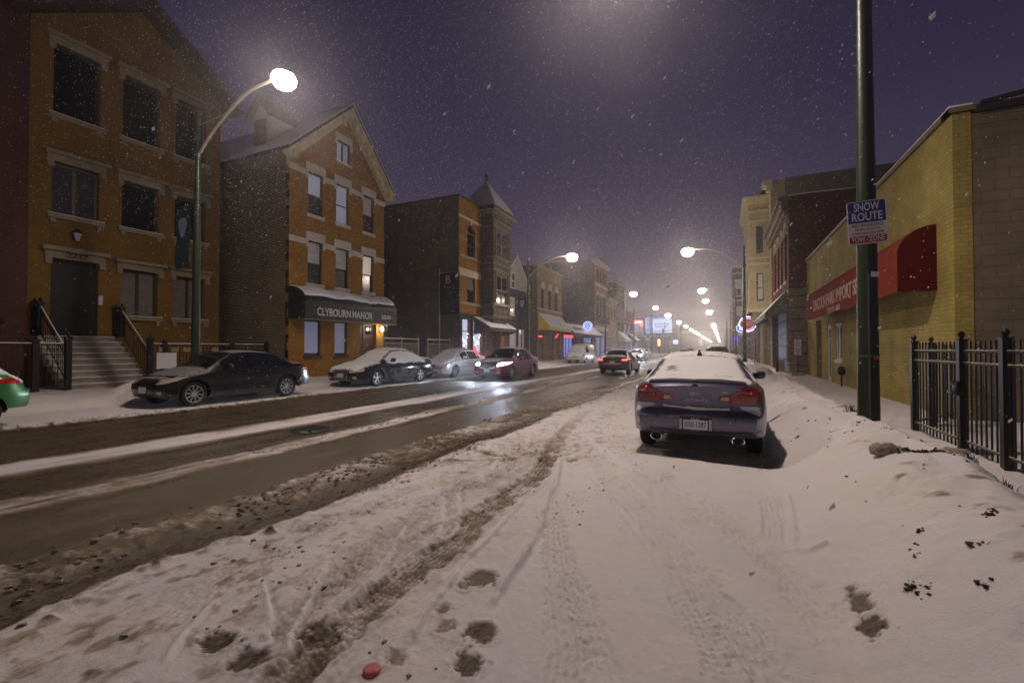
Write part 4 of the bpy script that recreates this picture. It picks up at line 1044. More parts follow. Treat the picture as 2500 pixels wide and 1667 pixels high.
b = MB(); b.lathe([(.16, -.15), (.16, 0), (.08, .05), (.06, .18), (.17, .26), (.17, .34), (.06, .42), (.02, .85), (0, .9)], tuple(apex), 10); b.build("finial", IRON, pr_)
# slanted awning of the corner shop
t = thing("slanted_awning", "dark slanted shop awning loaded with snow under the carved bay", "awning", (-17.4, 34, 3.0))
def slant(ya, yb, zt, X, pr, zf, zv, mcan, tt, sgn=1, snow=True, th=.05, zv2=None):
    b = MB()
    A = [(X, ya, zt), (X, yb, zt), (X + sgn * pr, yb, zf), (X + sgn * pr, ya, zf)]
    b.hexa([(p[0], p[1], p[2] - .02) for p in A] + [(p[0], p[1], p[2]) for p in A] if sgn < 0 else [(p[0], p[1], p[2] - .02) for p in A[::-1]] + [(p[0], p[1], p[2]) for p in A[::-1]])
    b.box(min(X + sgn * pr, X + sgn * (pr - .015)), max(X + sgn * pr, X + sgn * (pr - .015)), ya, yb, zv, zf)
    for yy, s in ((ya, 1), (yb, -1)):
        q = [(X, yy, zv2 or zv), (X + sgn * (pr - .015), yy, zv), (X + sgn * (pr - .015), yy, zf), (X, yy, zt)]
        b.face(q if s * sgn > 0 else q[::-1]); b.face([(p[0], p[1] + s * .01, p[2]) for p in (q[::-1] if s * sgn > 0 else q)])
    c = b.build("canopy", mcan, tt)
    if snow:
        b = MB(); e = .04
        A = [(X + sgn * .02, ya + e, zt + .002), (X + sgn * .02, yb - e, zt + .002), (X + sgn * (pr - .01), yb - e, zf + .002), (X + sgn * (pr - .01), ya + e, zf + .002)]
        if sgn > 0: A = A[::-1]
        b.hexa(A + [(p[0], p[1], p[2] + th) for p in A]); b.build("snow_cover", SNOW, c)
    return c
slant(30.75, 35.6, 3.98, -17.45, 1.45, 3.15, 2.88, mat("dark brown awning cloth", (.06, .045, .035), .8), t, zv2=2.6)
# black hanging sign with a letter B
t = thing("hanging_sign", "tall black sign with a white letter B hung from a pale post", "sign", (-18.45, 27.5, .15))
b = MB(); b.tube([(-18.45, 27.5, .15), (-18.45, 27.5, 7.25)], .05, 10); b.build("post", GALV, t, smooth=True)
b = MB(); b.tube([(-18.5, 27.5, 6.93), (-16.7, 27.5, 6.93)], .025, 8); b.build("bracket", GALV, t)
fr = nearside(27.5)
b = MB(); b.fbox(fr, -18.40, -16.78, 3.95, 6.90, -.03, .03); b.build("panel", mat("black cloth sign", (.02, .015, .016), .7), t)
text("lettering", "B", .80, GREYP, t, fr, -17.72, 6.42, .031, .002)
text("lettering", "BENTSENTY", .26, mat("dim sign lettering", (.16, .15, .16), .6), t, fr, -17.62, 5.86, .031, .002, .72)
random.seed(3)
b = MB()
for i in range(11):
    zz = 5.62 - i * .145; L = random.choice((.9, .55, .45, .7, .6, 1.0)); x = -17.62 - L / 2
    while x < -17.62 + L / 2:
        w = random.uniform(.03, .07); b.fbox(fr, x, x + w, zz, zz + random.uniform(.035, .06), .03, .033); x += w + .02
b.build("small_print", MATS["dim sign lettering"], t)
# ------------------------------------------------------------ small house with the white gable
h5 = thing("gabled_house", "small house with a cream gable over grey violet clapboard", "house", (-18.5, 40.7, 0))
f5 = leftside(-18.5)
y0, y1, ze, za = 37.8, 43.7, 7.9, 10.5
holes = [(39.85, 40.7, 7.35, 8.95), (39.4, 40.6, 4.68, 6.5), (41.75, 42.6, 4.7, 6.48), (39.6, 40.8, .2, 3.3), (41.6, 42.8, .2, 3.45)]
b = MB(); b.wall(f5, y0, y1, -.1, 7.35, holes[1:], .12); b.wall(farside(y1), 18.5, 32, -.1, ze); b.build("wall", PURPLE, h5)
b = MB(); b.wall(f5, y0, y1, 7.35, ze, [(39.85, 40.7, 7.35, ze)], .12); b.wall(f5, 39.85, 40.7, ze - .001, 8.95, [(39.85, 40.7, ze - .001, 8.95)], .12)
zr = lambda y: ze + (za - ze) * (1 - abs(y - 40.75) / 2.95)
b.face([f5(y0, ze), f5(39.85, ze), f5(39.85, zr(39.85))]); b.face([f5(40.7, ze), f5(y1, ze), f5(40.7, zr(40.7))]); b.face([f5(39.85, 8.95), f5(40.7, 8.95), f5(40.7, zr(40.7)), f5(39.85, zr(39.85))])
b.build("gable", CREAMSID, h5)
for s, ye in ((-1, y0 - .25), (1, y1 + .25)):
    pts = [(ye, ze - .25), (ye, ze - .05), (40.75, za + .22), (40.75, za)]
    if s > 0: pts = pts[::-1]
    b = MB(); b.prism(f5, pts[::-1], -13, .3); b.build("roof", WHITEFRAME, h5)
for i, h in enumerate(holes[:3]): window(h5, f5, *h, frame=WHITEFRAME, pane=GLASSG, inset=-.05, t=.14, blind=BLIND if i == 1 else None, blind_to=.5)
b = MB(); b.fbox(f5, 39.6, 40.8, .2, 3.3, -.1, -.05); b.fbox(f5, 39.5, 39.62, .2, 3.4, -.1, .03); b.fbox(f5, 40.78, 40.92, .2, 3.4, -.1, .03); b.build("door", WHITEFRAME, h5)
b = MB(); b.fbox(f5, 41.72, 42.3, .3, 3.0, -.1, -.05); b.fbox(f5, 41.6, 41.72, .2, 3.45, -.1, .04); b.fbox(f5, 42.7, 42.82, .2, 3.45, -.1, .04); b.build("door", WHITEFRAME, h5)
b = MB(); b.fbox(f5, 41.75, 42.3, 3.02, 3.42, -.1, -.03); b.build("transom", emit("lit door transom", (.85, .9, 1), 1.0), h5)

# ------------------------------------------------------------ tan brick building with the yellow awning
h6 = thing("tan_brick_building", "two storey tan brick building with arched windows above a yellow awning", "building", (-17.5, 48, 0))
y0, y1, zt = 44.15, 52.05, 10.4
w3 = [(45.35, 46.2), (47.6, 48.42), (49.8, 50.65)]
holes = [(a, c_, 5.85, 8.0) for a, c_ in w3] + [(44.5, 46.3, .3, 3.3), (46.6, 49.4, .2, 3.4), (49.7, 51.5, .3, 3.3)]
b = MB(); b.wall(f2, y0, y1, -.1, zt, holes, .25); b.build("wall", BR_TAN, h6)
b = MB(); b.wall(nearside(y0 - .003), -32, -17.5, -.1, zt - .1); b.wall(farside(y1), 17.5, 32, -.1, zt); b.face([(-32, y0, zt - .2), (-17.5, y0, zt - .2), (-17.5, y1, zt - .2), (-32, y1, zt - .2)]); b.build("side_wall", BR_DARK, h6)
b = MB(); b.fbox(f2, y0 - .06, y1 + .02, zt - .3, zt, -.2, .12); b.prism(f2, [(47.6, zt), (48.6, zt), (48.1, zt + .65)], -.2, .1); b.build("cornice", STONE, h6)
b = MB(); b.fbox(f2, y0, y1, 9.05, 9.2, -.05, .06); b.build("stone_band", STONE, h6)
b = MB(); b.fbox(f2, y0 - .03, y1 + .01, 5.5, 5.7, -.05, .14); sb = b.build("stone_band", STONE, h6)
b = MB(); b.fbox(f2, y0, y1, 5.702, 5.76, -.02, .13); b.build("snow_cover", SNOW, sb)
for a, c_ in w3:
    window(h6, f2, a, c_, 5.85, 8.0, inset=.15)
    m_ = (a + c_) / 2; b = MB(); b.prism(f2, [(m_ + .58 * math.cos(math.pi * k / 10), 8.0 + .72 * math.sin(math.pi * k / 10)) for k in range(11)], -.02, .07); b.build("arch_hood", PALESTONE, h6)
SHOPDK = emit("dim shop interior", (.55, .38, .2), .05)
for h in holes[3:]: window(h6, f2, *h, frame=OLIVEFRAME, pane=SHOPDK, rail=False, mull=1 if h[1] - h[0] < 2.5 else 2, inset=.18, t=.09, name="shop_window")
for yy, sl in ((44.8, 0), (50.1, .25)):
    b = MB()
    for k in range(4): b.fbox(f2, yy + k * .26, yy + k * .26 + .2, 2.72 + sl * k * .5 + .05 * (k % 2), 2.90 + sl * k * .5, -.08, -.04)
    tag(b.build("neon_sign", REDNEON), "red neon squiggle in the tan building's %s shop window" % ("nearer" if sl == 0 else "farther"), "neon sign")
t = thing("yellow_awning", "bright yellow slanted awning half covered with snow", "awning", (-17.4, 48, 3.5))
slant(44.4, 51.6, 5.25, -17.46, 1.35, 3.80, 3.45, mat("yellow awning cloth", (.55, .46, .02), .7), t, zv2=3.45)

# ------------------------------------------------------------ low shop with two snowy awnings
h7 = thing("low_shop", "single storey shop with two snowy awnings before the dark brick wall", "shop", (-17.5, 60, 0))
b = MB(); hs = [(52.9, 57.0, .4, 3.1), (58, 61.0, .4, 3.1), (62, 66.5, .4, 3.1)]
b.wall(f2, 52.1, 67.6, -.1, 4.9, hs, .3); b.face([(-30, 52.1, 4.9), (-17.5, 52.1, 4.9), (-17.5, 67.6, 4.9), (-30, 67.6, 4.9)]); b.build("wall", BR_DARK, h7)
BLUEL = emit("blue lit shop glass", (.30, .38, 1.0), .55)
for i, h in enumerate(hs): window(h7, f2, *h, frame=BLACKPL, pane=BLUEL if i != 1 else SHOPDK, rail=False, mull=2, inset=.2, t=.08, name="shop_window")
b = MB()
for k in range(7): b.fbox(f2, 53.0 + k * .52, 53.0 + k * .52 + .42, 2.93, 3.20, .02, .06)
tag(b.build("neon_sign", REDNEON), "red neon strip above the blue lit shop window", "neon sign")
t = thing("snowy_awning", "snow covered awning with a dark scrawl, nearer of the low shop's two", "awning", (-17.4, 57, 3.2))
ACl = mat("black shop awning", (.02, .02, .022), .7)
slant(52.8, 61.0, 4.62, -17.46, 1.3, 3.45, 3.2, ACl, t)
b = MB()
random.seed(5)
for k in range(14): 
    y = 54.3 + k * .33; s = .55 + .12 * math.sin(k * 1.7); X = -17.46 + 1.3 * s; Z = 4.62 - 1.17 * s + .06
    b.tube([(X - .1, y, Z + .1 + .05 * math.sin(k)), (X + .05, y + .2, Z - .02), (X - .02, y + .42, Z + .06)], .05, 5)
b.build("lettering", ACl, t)
t = thing("snowy_awning", "snow covered awning beside the round blue sign, farther of the low shop's two", "awning", (-17.4, 64, 3.2))
slant(61.2, 67.4, 4.62, -17.46, 1.3, 3.45, 3.2, ACl, t)
t = thing("round_blue_sign", "glowing round blue and white sign over the snowy shop awning", "sign", (-16.3, 60, 4.6))
NBLUE = emit("blue sign light", (.05, .09, 1.0), .95); NWHITE = emit("white sign light", (.72, .80, 1.0), 1.5)
fr = nearside(60.0)
def disc(b, fr, cu, cz, r0, r1, d0, d1, a0=0, a1=360, n=28):
    A = [rad(a0 + (a1 - a0) * k / n) for k in range(n + 1)]
    for p, q in zip(A, A[1:]):
        if r0 <= 0: b.face([fr(cu, cz, d1), fr(cu + r1 * math.cos(p), cz + r1 * math.sin(p), d1), fr(cu + r1 * math.cos(q), cz + r1 * math.sin(q), d1)])
        else: b.face([fr(cu + r * math.cos(w), cz + r * math.sin(w), d1) for r, w in ((r0, p), (r1, p), (r1, q), (r0, q))])
        b.face([fr(cu + r1 * math.cos(w), cz + r1 * math.sin(w), dd) for w, dd in ((p, d1), (p, d0), (q, d0), (q, d1))])
sx, sz, R_ = -16.45, 4.55, .66
b = MB(); disc(b, fr, sx, sz, 0, R_, -.12, .10); b.build("face", NBLUE, t)
b = MB(); disc(b, fr, sx, sz, R_ * .86, R_, .10, .12); disc(b, fr, sx, sz, R_ * .55, R_ * .70, .10, .12, 100, 260); disc(b, fr, sx, sz, R_ * .55, R_ * .70, .10, .12, -80, 80)
for q in ([(-.06, -.28), (.0, -.28), (.08, .1), (.02, .3), (-.06, .3), (.02, .1)], [(-.22, .0), (-.1, .06), (-.12, .14), (-.22, .1)], [(.1, -.12), (.22, -.2), (.24, -.1), (.12, -.02)], [(-.2, -.2), (-.1, -.16), (-.12, -.08), (-.22, -.12)]): b.prism(fr, [(sx + u, sz + v) for u, v in q], .10, .12)
b.build("emblem", NWHITE, t)
b = MB(); b.tube([(-17.5, 60.05, 4.75), (-16.9, 60.05, 4.75)], .04, 6); b.build("bracket", IRON, t)

# ------------------------------------------------------------ tall building with a cornice
h8 = thing("cornice_building", "three storey dark brick building with a pale cornice and tall windows", "building", (-17.5, 72, 0))
y0, y1, zt = 67.7, 76.0, 15.0
w3 = [(69.0, 70.4), (71.2, 72.6), (73.4, 74.8)]
holes = [(a, c_, 12.0, 13.9) for a, c_ in w3] + [(a, c_, 6.4, 9.9) for a, c_ in w3] + [(68.7, 71.5, .3, 4.1), (72, 74.8, .3, 4.1)]
b = MB(); b.wall(f2, y0, y1, -.1, zt, holes, .25); b.build("wall", BR_TAN, h8)
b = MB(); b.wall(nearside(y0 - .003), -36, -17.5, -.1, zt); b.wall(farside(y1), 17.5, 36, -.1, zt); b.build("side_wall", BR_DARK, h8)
b = MB(); b.fbox(f2, y0 - .3, y1 + .3, zt - .5, zt - .2, -.3, .35); b.fbox(f2, y0 - .4, y1 + .4, zt - .2, zt + .15, -.3, .55); b.build("cornice", PALESTONE, h8)
for z0, z1, d in ((11.2, 11.6, .15), (4.4, 5.0, .2)):
    b = MB(); b.fbox(f2, y0 - .1, y1, z0, z1, -.05, d); b.build("stone_band", PALESTONE, h8)
for i, h in enumerate(holes[:6]): window(h8, f2, *h, inset=.15, lintel=(.4, .1, .08, PALESTONE, 0) if i > 2 else None)
for h in holes[6:]: window(h8, f2, *h, frame=STONE, pane=BLUEL, rail=False, mull=2, inset=.2, t=.12, name="shop_window")
b = MB(); b.fbox(f2, 68.5, 75.4, 5.9, 6.3, 0, .5); bal = b.build("window_box", IRON, h8)
b = MB(); random.seed(8)
for k in range(120): b.blob(f2(random.uniform(68.4, 75.4), random.uniform(5.5, 6.6), random.uniform(.1, .65)), .14, .14, .12, 5, 3)
b.build("greenery", mat("dark evergreen sprigs", (.02, .03, .015), .9), bal)

# ------------------------------------------------------------ generic street front
def street_block(name, label, X, side, ya, yb, zt, bm, sm, nw, rows, trim=STONE, shop=None, back=14, cornice=True, pane=GLASS, blind=None):
    t = thing(name, label, "building", (X, (ya + yb) / 2, 0))
    fr = leftside(X) if side > 0 else rightside(X)
    us = (ya, yb) if side > 0 else (-yb, -ya)
    W = (us[1] - us[0]) / nw
    holes = [(us[0] + W * (k + .3), us[0] + W * (k + .7), z0, z1) for z0, z1 in rows for k in range(nw)]
    sh = (us[0] + .6, us[1] - .6, .3, 3.3) if shop else None
    b = MB(); b.wall(fr, us[0], us[1], -.1, zt, holes + ([sh] if sh else []), .2); b.build("wall", bm, t)
    b = MB(); xa, xb = (X - back, X) if side > 0 else (X, X + back)
    b.wall(nearside(ya - .003), xa, xb, -.1, zt - .15); b.wall(farside(yb), -xb, -xa, -.1, zt - .15); b.face([(xa, ya, zt - .2), (xb, ya, zt - .2), (xb, yb, zt - .2), (xa, yb, zt - .2)]); b.build("side_wall", sm, t)
    for h in holes: window(t, fr, *h, inset=.12, pane=pane, blind=blind, sill=(.12, .1, .08, trim, 1), lintel=(.25, .1, .05, trim, 0))
    if cornice:
        b = MB(); b.fbox(fr, us[0] - .1, us[1] + .1, zt - .35, zt + .1, -.2, .35); b.build("cornice", trim, t)
    if sh: window(t, fr, *sh, frame=BLACKPL, pane=shop, rail=False, mull=3, inset=.2, t=.1, name="shop_window")
    return t
street_block("orange_brick_building", "lower orange brick building with arched tops, right after the cornice building", -17.5, 1, 76.1, 83.2, 10.0, BR_TAN, BR_DARK, 3, [(6.2, 8.6)], shop=emit("warm shop glow", (.8, .6, .4), .15))
hb = street_block("dark_brick_building", "dark brick building with pale downpipes behind the third left lamp", -17.5, 1, 83.4, 91.5, 13.8, BR_DARK, BR_DARK, 2, [(4.8, 6.6), (9.0, 10.8)], shop=SHOPDK)
b = MB(); b.fbox(f2, 91.1, 91.45, 7.7, 13.0, 0, .12); b.build("downpipe", WHITEFRAME, hb)
b = MB(); b.fbox(f2, 91.1, 91.45, 3.2, 6.2, 0, .12); b.build("downpipe", WHITEFRAME, hb)
street_block("red_lit_building", "brick building glowing red beside the red shop sign", -17.5, 1, 91.8, 101, 9.5, BR_RED, BR_RED, 3, [(4.8, 6.8)], shop=SHOPDK)
for yy, lb in ((84.5, "pale snowy awning before the dark downpipe building"), (95, "pinkish snowy awning below the red shop sign")):
    t = thing("snowy_awning", lb, "awning", (-17.4, yy, 3)); slant(yy, yy + 5, 4.6, -17.46, 1.6, 3.2, 2.9, CREAMWOOD if yy < 90 else ACl, t)
for i, (ya, yb, zt, nw) in enumerate(((146, 158, 9, 4), (160, 175, 12, 5), (178, 200, 8, 6), (205, 235, 11, 6), (240, 300, 9, 8), (305, 400, 11, 8))):
    street_block("distant_building", "hazy building down the left side of the street, %s beyond the billboard" % ("first", "second", "third", "fourth", "fifth", "sixth")[i], -17.5, 1, ya, yb, zt, BR_DARK, BR_DARK, nw, [(4.6, 6.8)], shop=emit("far shop glow", (.8, .75, .9), .35), cornice=False)
# chimneyed block rising behind the white gable and the tan building
hz = thing("rear_block", "dark chimneyed block rising behind the tan building and white gable", "building", (-34, 60, 0))
b = MB(); b.wall(leftside(-30), 50, 72, 0, 15.5); b.wall(nearside(50), -46, -30, 0, 15.5); b.build("wall", BR_SIDE, hz)
for yy, w, h in ((52, 1.4, 2.6), (56, 3.2, 1.4), (63, 1.6, 2.2)):
    b = MB(); b.box(-32.5, -30.3, yy, yy + w, 15.5, 15.5 + h); b.build("chimney", BR_SIDE, hz)
# ------------------------------------------------------------ far crossing: red shop sign, billboard, signals
t = thing("red_shop_sign", "lit shop sign with red lettering panel on top and blue script below", "sign", (-16.3, 100, 4.5))
fr = nearside(100)
b = MB(); b.fbox(fr, -17.2, -15.3, 4.5, 7.7, -.12, .1); b.build("box", emit("pale lit sign panel", (.75, .55, .5), .35, (.3, .25, .22)), t)
b = MB(); b.fbox(fr, -17.1, -15.35, 6.75, 7.55, .1, .13); b.fbox(fr, -16.0, -15.35, 6.3, 6.75, .1, .13); b.build("red_panel", emit("red sign light", (1, .06, .06), 3.5), t)
b = MB()
for k in range(7): b.fbox(fr, -17.0 + k * .23, -16.83 + k * .23, 7.0, 7.4, .13, .15)
b.fbox(fr, -15.9, -15.7, 6.45, 6.75, .13, .15); b.build("lettering", emit("pink white light", (1, .6, .6), 3), t)
b = MB(); b.prism(fr, [(-17.3, 5.9), (-16.5, 5.7), (-16.3, 6.0), (-16.7, 6.3), (-17.2, 6.6)], .1, .13); sb = b.build("blue_panel", NBLUE, t)
b = MB(); b.tube([fr(-17.1, 6.0, .15), fr(-16.8, 6.4, .15), fr(-16.7, 6.1, .15), fr(-16.4, 6.0, .15)], .05, 5); b.build("script", NWHITE, sb)
b = MB()
for k in range(6): b.fbox(fr, -17.0 + k * .27, -16.85 + k * .27, 4.85, 5.1, .1, .115)
b.build("small_print", BLACKPL, t)
b = MB(); b.tube([(-17.5, 100, 7), (-17.2, 100, 7)], .06, 6); b.build("bracket", IRON, t)
t = thing("billboard", "large lit pale blue billboard reading ONE EXPLORER TO ANOTHER", "billboard", (-17, 140, 0))
fr = nearside(140)
b = MB(); b.fbox(fr, -20.9, -13.1, 6.0, 11.1, -.4, 0); b.fbox(fr, -21, -13, 5.6, 6.0, -.5, .6); b.build("frame", IRON, t)
BB = emit("backlit billboard print", (.55, .70, 1.0), 1.15)
b = MB(); b.fbox(fr, -20.75, -13.25, 6.15, 10.95, 0, .03); b.build("panel", BB, t)
b = MB(); b.prism(fr, [(-20.6, 6.3), (-19.0, 6.3), (-18.4, 7.0), (-18.9, 8.0), (-18.7, 9.6), (-19.4, 10.6), (-20.4, 10.4), (-20.5, 9.0), (-20.2, 8.0), (-20.7, 7.2)], .03, .05); b.build("figure_print", emit("mid blue print", (.20, .36, .72), 1.0), t)
b = MB()
for k in range(5): b.fbox(fr, -20.2, -19.0, 8.6 + k * .4, 8.75 + k * .4, .05, .06)
b.fbox(fr, -20.75, -13.25, 10.3, 10.95, .03, .04); b.build("shade_print", emit("deeper blue print", (.26, .34, .80), .85), t)
BL = mat("billboard lettering", (.05, .08, .12), .6)
text("lettering", "ONE EXPLORER", .78, BL, t, fr, -16.1, 8.75, .05, .005, .75)
text("lettering", "TO ANOTHER", .78, BL, t, fr, -16.3, 7.95, .05, .005, .75)
for xx in (-20, -17, -14):
    b = MB(); b.tube([(xx, 140.3, 0), (xx, 140.3, 6)], .18, 8); b.build("post", IRON, t)
BACKB = thing("brick_corner_shop", "plain brick shop building beneath the lit billboard", "building", (-18, 147, 0))
b = MB(); b.wall(nearside(142), -34, -14.5, 0, 5.2); b.wall(leftside(-14.5), 142, 145.5, 0, 5.2); b.build("wall", BR_TAN, BACKB)
b = MB(); b.fbox(nearside(142), -34, -14.4, 5.2, 5.5, -.2, .15); b.build("cornice", PALESTONE, BACKB)
def signal_head(b, x, y, z): b.box(x - .17, x + .17, y - .12, y + .12, z - .5, z + .5)
t = thing("traffic_signal", "traffic signal on a long mast arm before the billboard", "traffic signal", (-14.3, 106, 0), group="traffic signals at the far crossing")
b = MB(); b.tube([(-14.3, 106, 0), (-14.3, 106, 9.2)], [.14, .09], 8); b.build("pole", IRON, t)
b = MB(); b.tube([(-14.3, 106, 5.3), (-12, 106, 5.5), (-9.0, 106, 5.6)], [.08, .07, .05], 6); b.build("arm", IRON, t)
b = MB(); signal_head(b, -11.9, 105.9, 5.5); b.build("signal_head", BLACKPL, t)
t = thing("traffic_signal", "traffic signal whose mast arm reaches over the street from the right kerb", "traffic signal", (1.0, 112, 0), group="traffic signals at the far crossing")
b = MB(); b.tube([(1.0, 112, 0), (1.0, 112, 8)], [.12, .08], 8); b.build("pole", IRON, t)
b = MB(); b.tube([(1.0, 112, 5.6), (-9.0, 112, 5.9)], [.05, .03], 6); b.build("arm", IRON, t)
b = MB(); signal_head(b, -8.6, 112, 6.2); b.build("signal_head", BLACKPL, t)
t = thing("walk_signal", "orange pedestrian signals on a post below the billboard", "pedestrian signal", (-11.8, 98, 0))
b = MB(); b.tube([(-11.8, 98, 0), (-11.8, 98, 3.4)], .06, 8); b.build("post", IRON, t)
for zz, hh in ((3.05, .75), (2.35, .45)):
    b = MB(); b.box(-12.05, -11.55, 97.8, 98, zz - hh / 2, zz + hh / 2); hs_ = b.build("signal_head", BLACKPL, t)
    b = MB(); b.box(-12.0, -11.6, 97.77, 97.8, zz - hh / 2 + .05, zz + hh / 2 - .05); b.build("lens", emit("orange signal light", (1, .45, .12), 9), hs_)
for x, y, z, w, h, c, nm, lb in ((-13.2, 150, 3.6, 1.5, 1.3, (.5, .6, 1), "shop_sign", "small white lit shop sign just right of the orange signal"), (-8.9, 230, 4.5, .9, 3, (.6, .5, .6), "lit_sign", "tall thin lit sign far down the left side"),
                           (2.6, 110, 3.2, .9, 1.9, (.12, .16, 1), "shop_sign", "blue lit shop sign far down the right side"), (2.4, 90, 5.1, .5, 1.3, (.7, .75, 1), "shop_sign", "white lit box sign on the far right shops"), (2.2, 118, 6.6, .7, .9, (.85, .85, 1), "shop_sign", "small square white light above the far right shops")):
    b = MB(); b.box(x - w / 2, x + w / 2, y - .1, y + .1, z - h / 2, z + h / 2); tag(b.build(nm, emit("sign glow %s" % (c,), c, 2.0)), lb, "sign")

# ------------------------------------------------------------ right side: yellow garage
g1 = thing("yellow_brick_garage", "single storey yellow brick garage with a long red awning", "building", (4.1, 20, 0))
X1 = 4.1; fy = rightside(X1)
y0, y1, zt = 11.6, 28.45, 6.1
holes = [(-25.85, -24.65, .16, 2.83), (-23.4, -22.65, .16, 2.5), (-21.75, -20.8, 1.06, 2.5)]
b = MB(); b.wall(fy, -y1, -y0, -.1, zt, holes, .28); b.wall(nearside(y0), X1, X1 + .28, -.1, zt); b.build("wall", BR_YEL, g1)
b = MB(); b.wall(nearside(y0 + .01), X1 + .28, X1 + 14, -.1, zt - .06); b.face([(X1, y0, zt - .3), (X1 + 14, y0, zt - .3), (X1 + 14, y1, zt - .3), (X1, y1, zt - .3)]); b.build("side_wall", CMU, g1)
b = MB(); b.fbox(fy, -y1, -y0 + .04, zt, zt + .10, -.35, .06); b.fbox(nearside(y0), X1 - .06, X1 + .30, zt, zt + .10, -.3, .05); cp = b.build("coping", mat("brown coping", (.20, .15, .07), .7), g1)
b = MB(); b.fbox(fy, -y1, -y0 + .04, zt + .101, zt + .14, -.3, .05); b.build("snow_cover", SNOW, cp)
b = MB(); b.fbox(nearside(y0), X1 + .34, X1 + 14, zt - .06, zt + .08, -.3, .06); b.tube([(X1 + .4, y0 - .05, zt + .1), (X1 + 1.4, y0 - .07, zt + .22), (X1 + 14, y0 - .05, zt + .34)], .05, 6); b.build("flashing", ROOFDK, g1)
b = MB(); b.fbox(fy, -25.85, -24.65, .16, 2.83, -.26, -.2); b.build("door", WOODDK, g1)
w = window(g1, fy, -23.4, -22.65, .16, 2.5, frame=WHITEFRAME, pane=GLASSG, rail=False, inset=.02, t=.16, name="door_frame")
window(g1, fy, -21.75, -20.8, 1.06, 2.5, frame=WHITEFRAME, pane=GLASS, inset=.02, t=.10, mull=1, rail=False, sill=(.10, .06, .06, WHITEFRAME, 1))
aw = thing("red_awning", "long red bull nosed awning lettered LINCOLN PARK IMPORT SERVICE", "awning", (4.0, 18, 2.7))
REDAW = mat("red awning vinyl", (.25, .034, .016), .8, spec=.04, var=.12, scale=2)
b = MB(); pe = [(0, 2.74), (.66, 2.74)] + [(.66 * math.cos(a), 3.54 + .58 * math.sin(a)) for a in [math.pi / 2 * i / 12 for i in range(13)]]
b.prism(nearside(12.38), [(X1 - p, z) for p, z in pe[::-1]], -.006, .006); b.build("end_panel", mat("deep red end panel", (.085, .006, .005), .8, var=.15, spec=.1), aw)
b = MB(); bullnose(b, X1, .66, 12.39, 24.15, 2.74, 3.54, 4.12, sgn=-1, ends=False); cn = b.build("canopy", REDAW, aw, smooth=True, auto=50)
b = MB()
for k in range(25):
    yy = 12.42 + k * .487; b.tube([(X1 - .66 * math.cos(a) * 1.0 - .004, yy, 3.54 + .58 * math.sin(a) + .004) for a in [math.pi / 2 * i / 8 for i in range(9)]], .012, 5)
b.build("ribs", mat("darker red seam", (.20, .02, .016), .6), aw)
b = MB(); ny, ni = 60, 6
for j in range(ny):
    for i in range(ni):
        def P(jj, ii):
            yy = 12.42 + 11.7 * jj / ny; th = math.pi / 2 * (.62 + .38 * ii / ni) - .12 * vnoise(np.array([yy * 3.0]), np.array([2.0]), 9)[0] * (1 - ii / ni); tk = .02 * (ii / ni)
            return (X1 - (.665 + tk) * math.cos(th), yy, 3.545 + (.585 + tk) * math.sin(th))
        b.face([P(j, i), P(j, i + 1), P(j + 1, i + 1), P(j + 1, i)])
b.build("snow_cover", mat("thin snow film", (.30, .17, .15), .7, var=.3, scale=12), aw, smooth=True)
fw = rightside(X1 - .66)
LETP = mat("pale pink lettering", (.66, .50, .40), .8, spec=.04)
text("lettering", "LINCOLN PARK IMPORT SERVICE", .60, LETP, aw, fw, -18.15, 3.25, .004, .003, width=8.3, bold=.02)
text("lettering", "(773) 975 - 8801", .27, LETP, aw, fw, -18.6, 2.86, .004, .003, 1.1)
t = thing("gas_meter", "dark pipe stand against the yellow brick wall near the white door", "standpipe", (3.85, 19.9, .15))
b = MB(); b.tube([(3.9, 19.9, .1), (3.9, 19.9, .62)], .03, 8); b.build("pipe", IRON, t)
b = MB(); b.blob((3.9, 19.9, .72), .13, .16, .17, 10, 6, 2.6); b.build("meter", IRON, t, smooth=True)

# ------------------------------------------------------------ red brick building with arched windows
g2 = thing("arched_brick_building", "dark red brick building with arched windows, stone pier and green awning", "building", (3.3, 33, 0))
X2 = 3.3; f6 = rightside(X2)
y0, y1, zt = 28.62, 38.0, 9.6
wy = [29.75, 31.6, 33.45, 35.3]
holes = [(-y - .42, -y + .42, 5.3, 7.9) for y in wy] + [(-33.6, -29.6, .2, 3.9), (-37.4, -34.0, .2, 3.9)]
b = MB(); b.wall(f6, -y1, -y0, -.1, zt, holes, .25); b.wall(nearside(y0), X2, X2 + 26, 4.2, zt + .2); b.build("wall", BR_RED, g2)
for h in holes[:4]:
    window(g2, f6, *h, inset=.14, frame=DARKFRAME, sill=(.14, .08, .08, PALESTONE, 1))
    m_ = (h[0] + h[1]) / 2; b = MB()
    for k in range(10):
        a0, a1 = math.pi * k / 10, math.pi * (k + 1) / 10
        b.prism(f6, [(m_ + .42 * math.cos(a0), 7.9 + .5 * math.sin(a0)), (m_ + .60 * math.cos(a0), 7.9 + .72 * math.sin(a0)), (m_ + .60 * math.cos(a1), 7.9 + .72 * math.sin(a1)), (m_ + .42 * math.cos(a1), 7.9 + .5 * math.sin(a1))], -.02, .06)
    b.build("arch_hood", PALESTONE, g2)
b = MB(); b.fbox(f6, -y1, -y0 - .05, zt - .75, zt - .55, -.1, .18); b.fbox(f6, -y1, -y0 - .05, zt - .55, zt - .05, -.1, .32); b.fbox(f6, -y1, -y0 + .02, zt - .05, zt + .2, -.1, .46); b.build("cornice", mat("weathered brown cornice", (.16, .12, .07), .8, var=.3), g2)
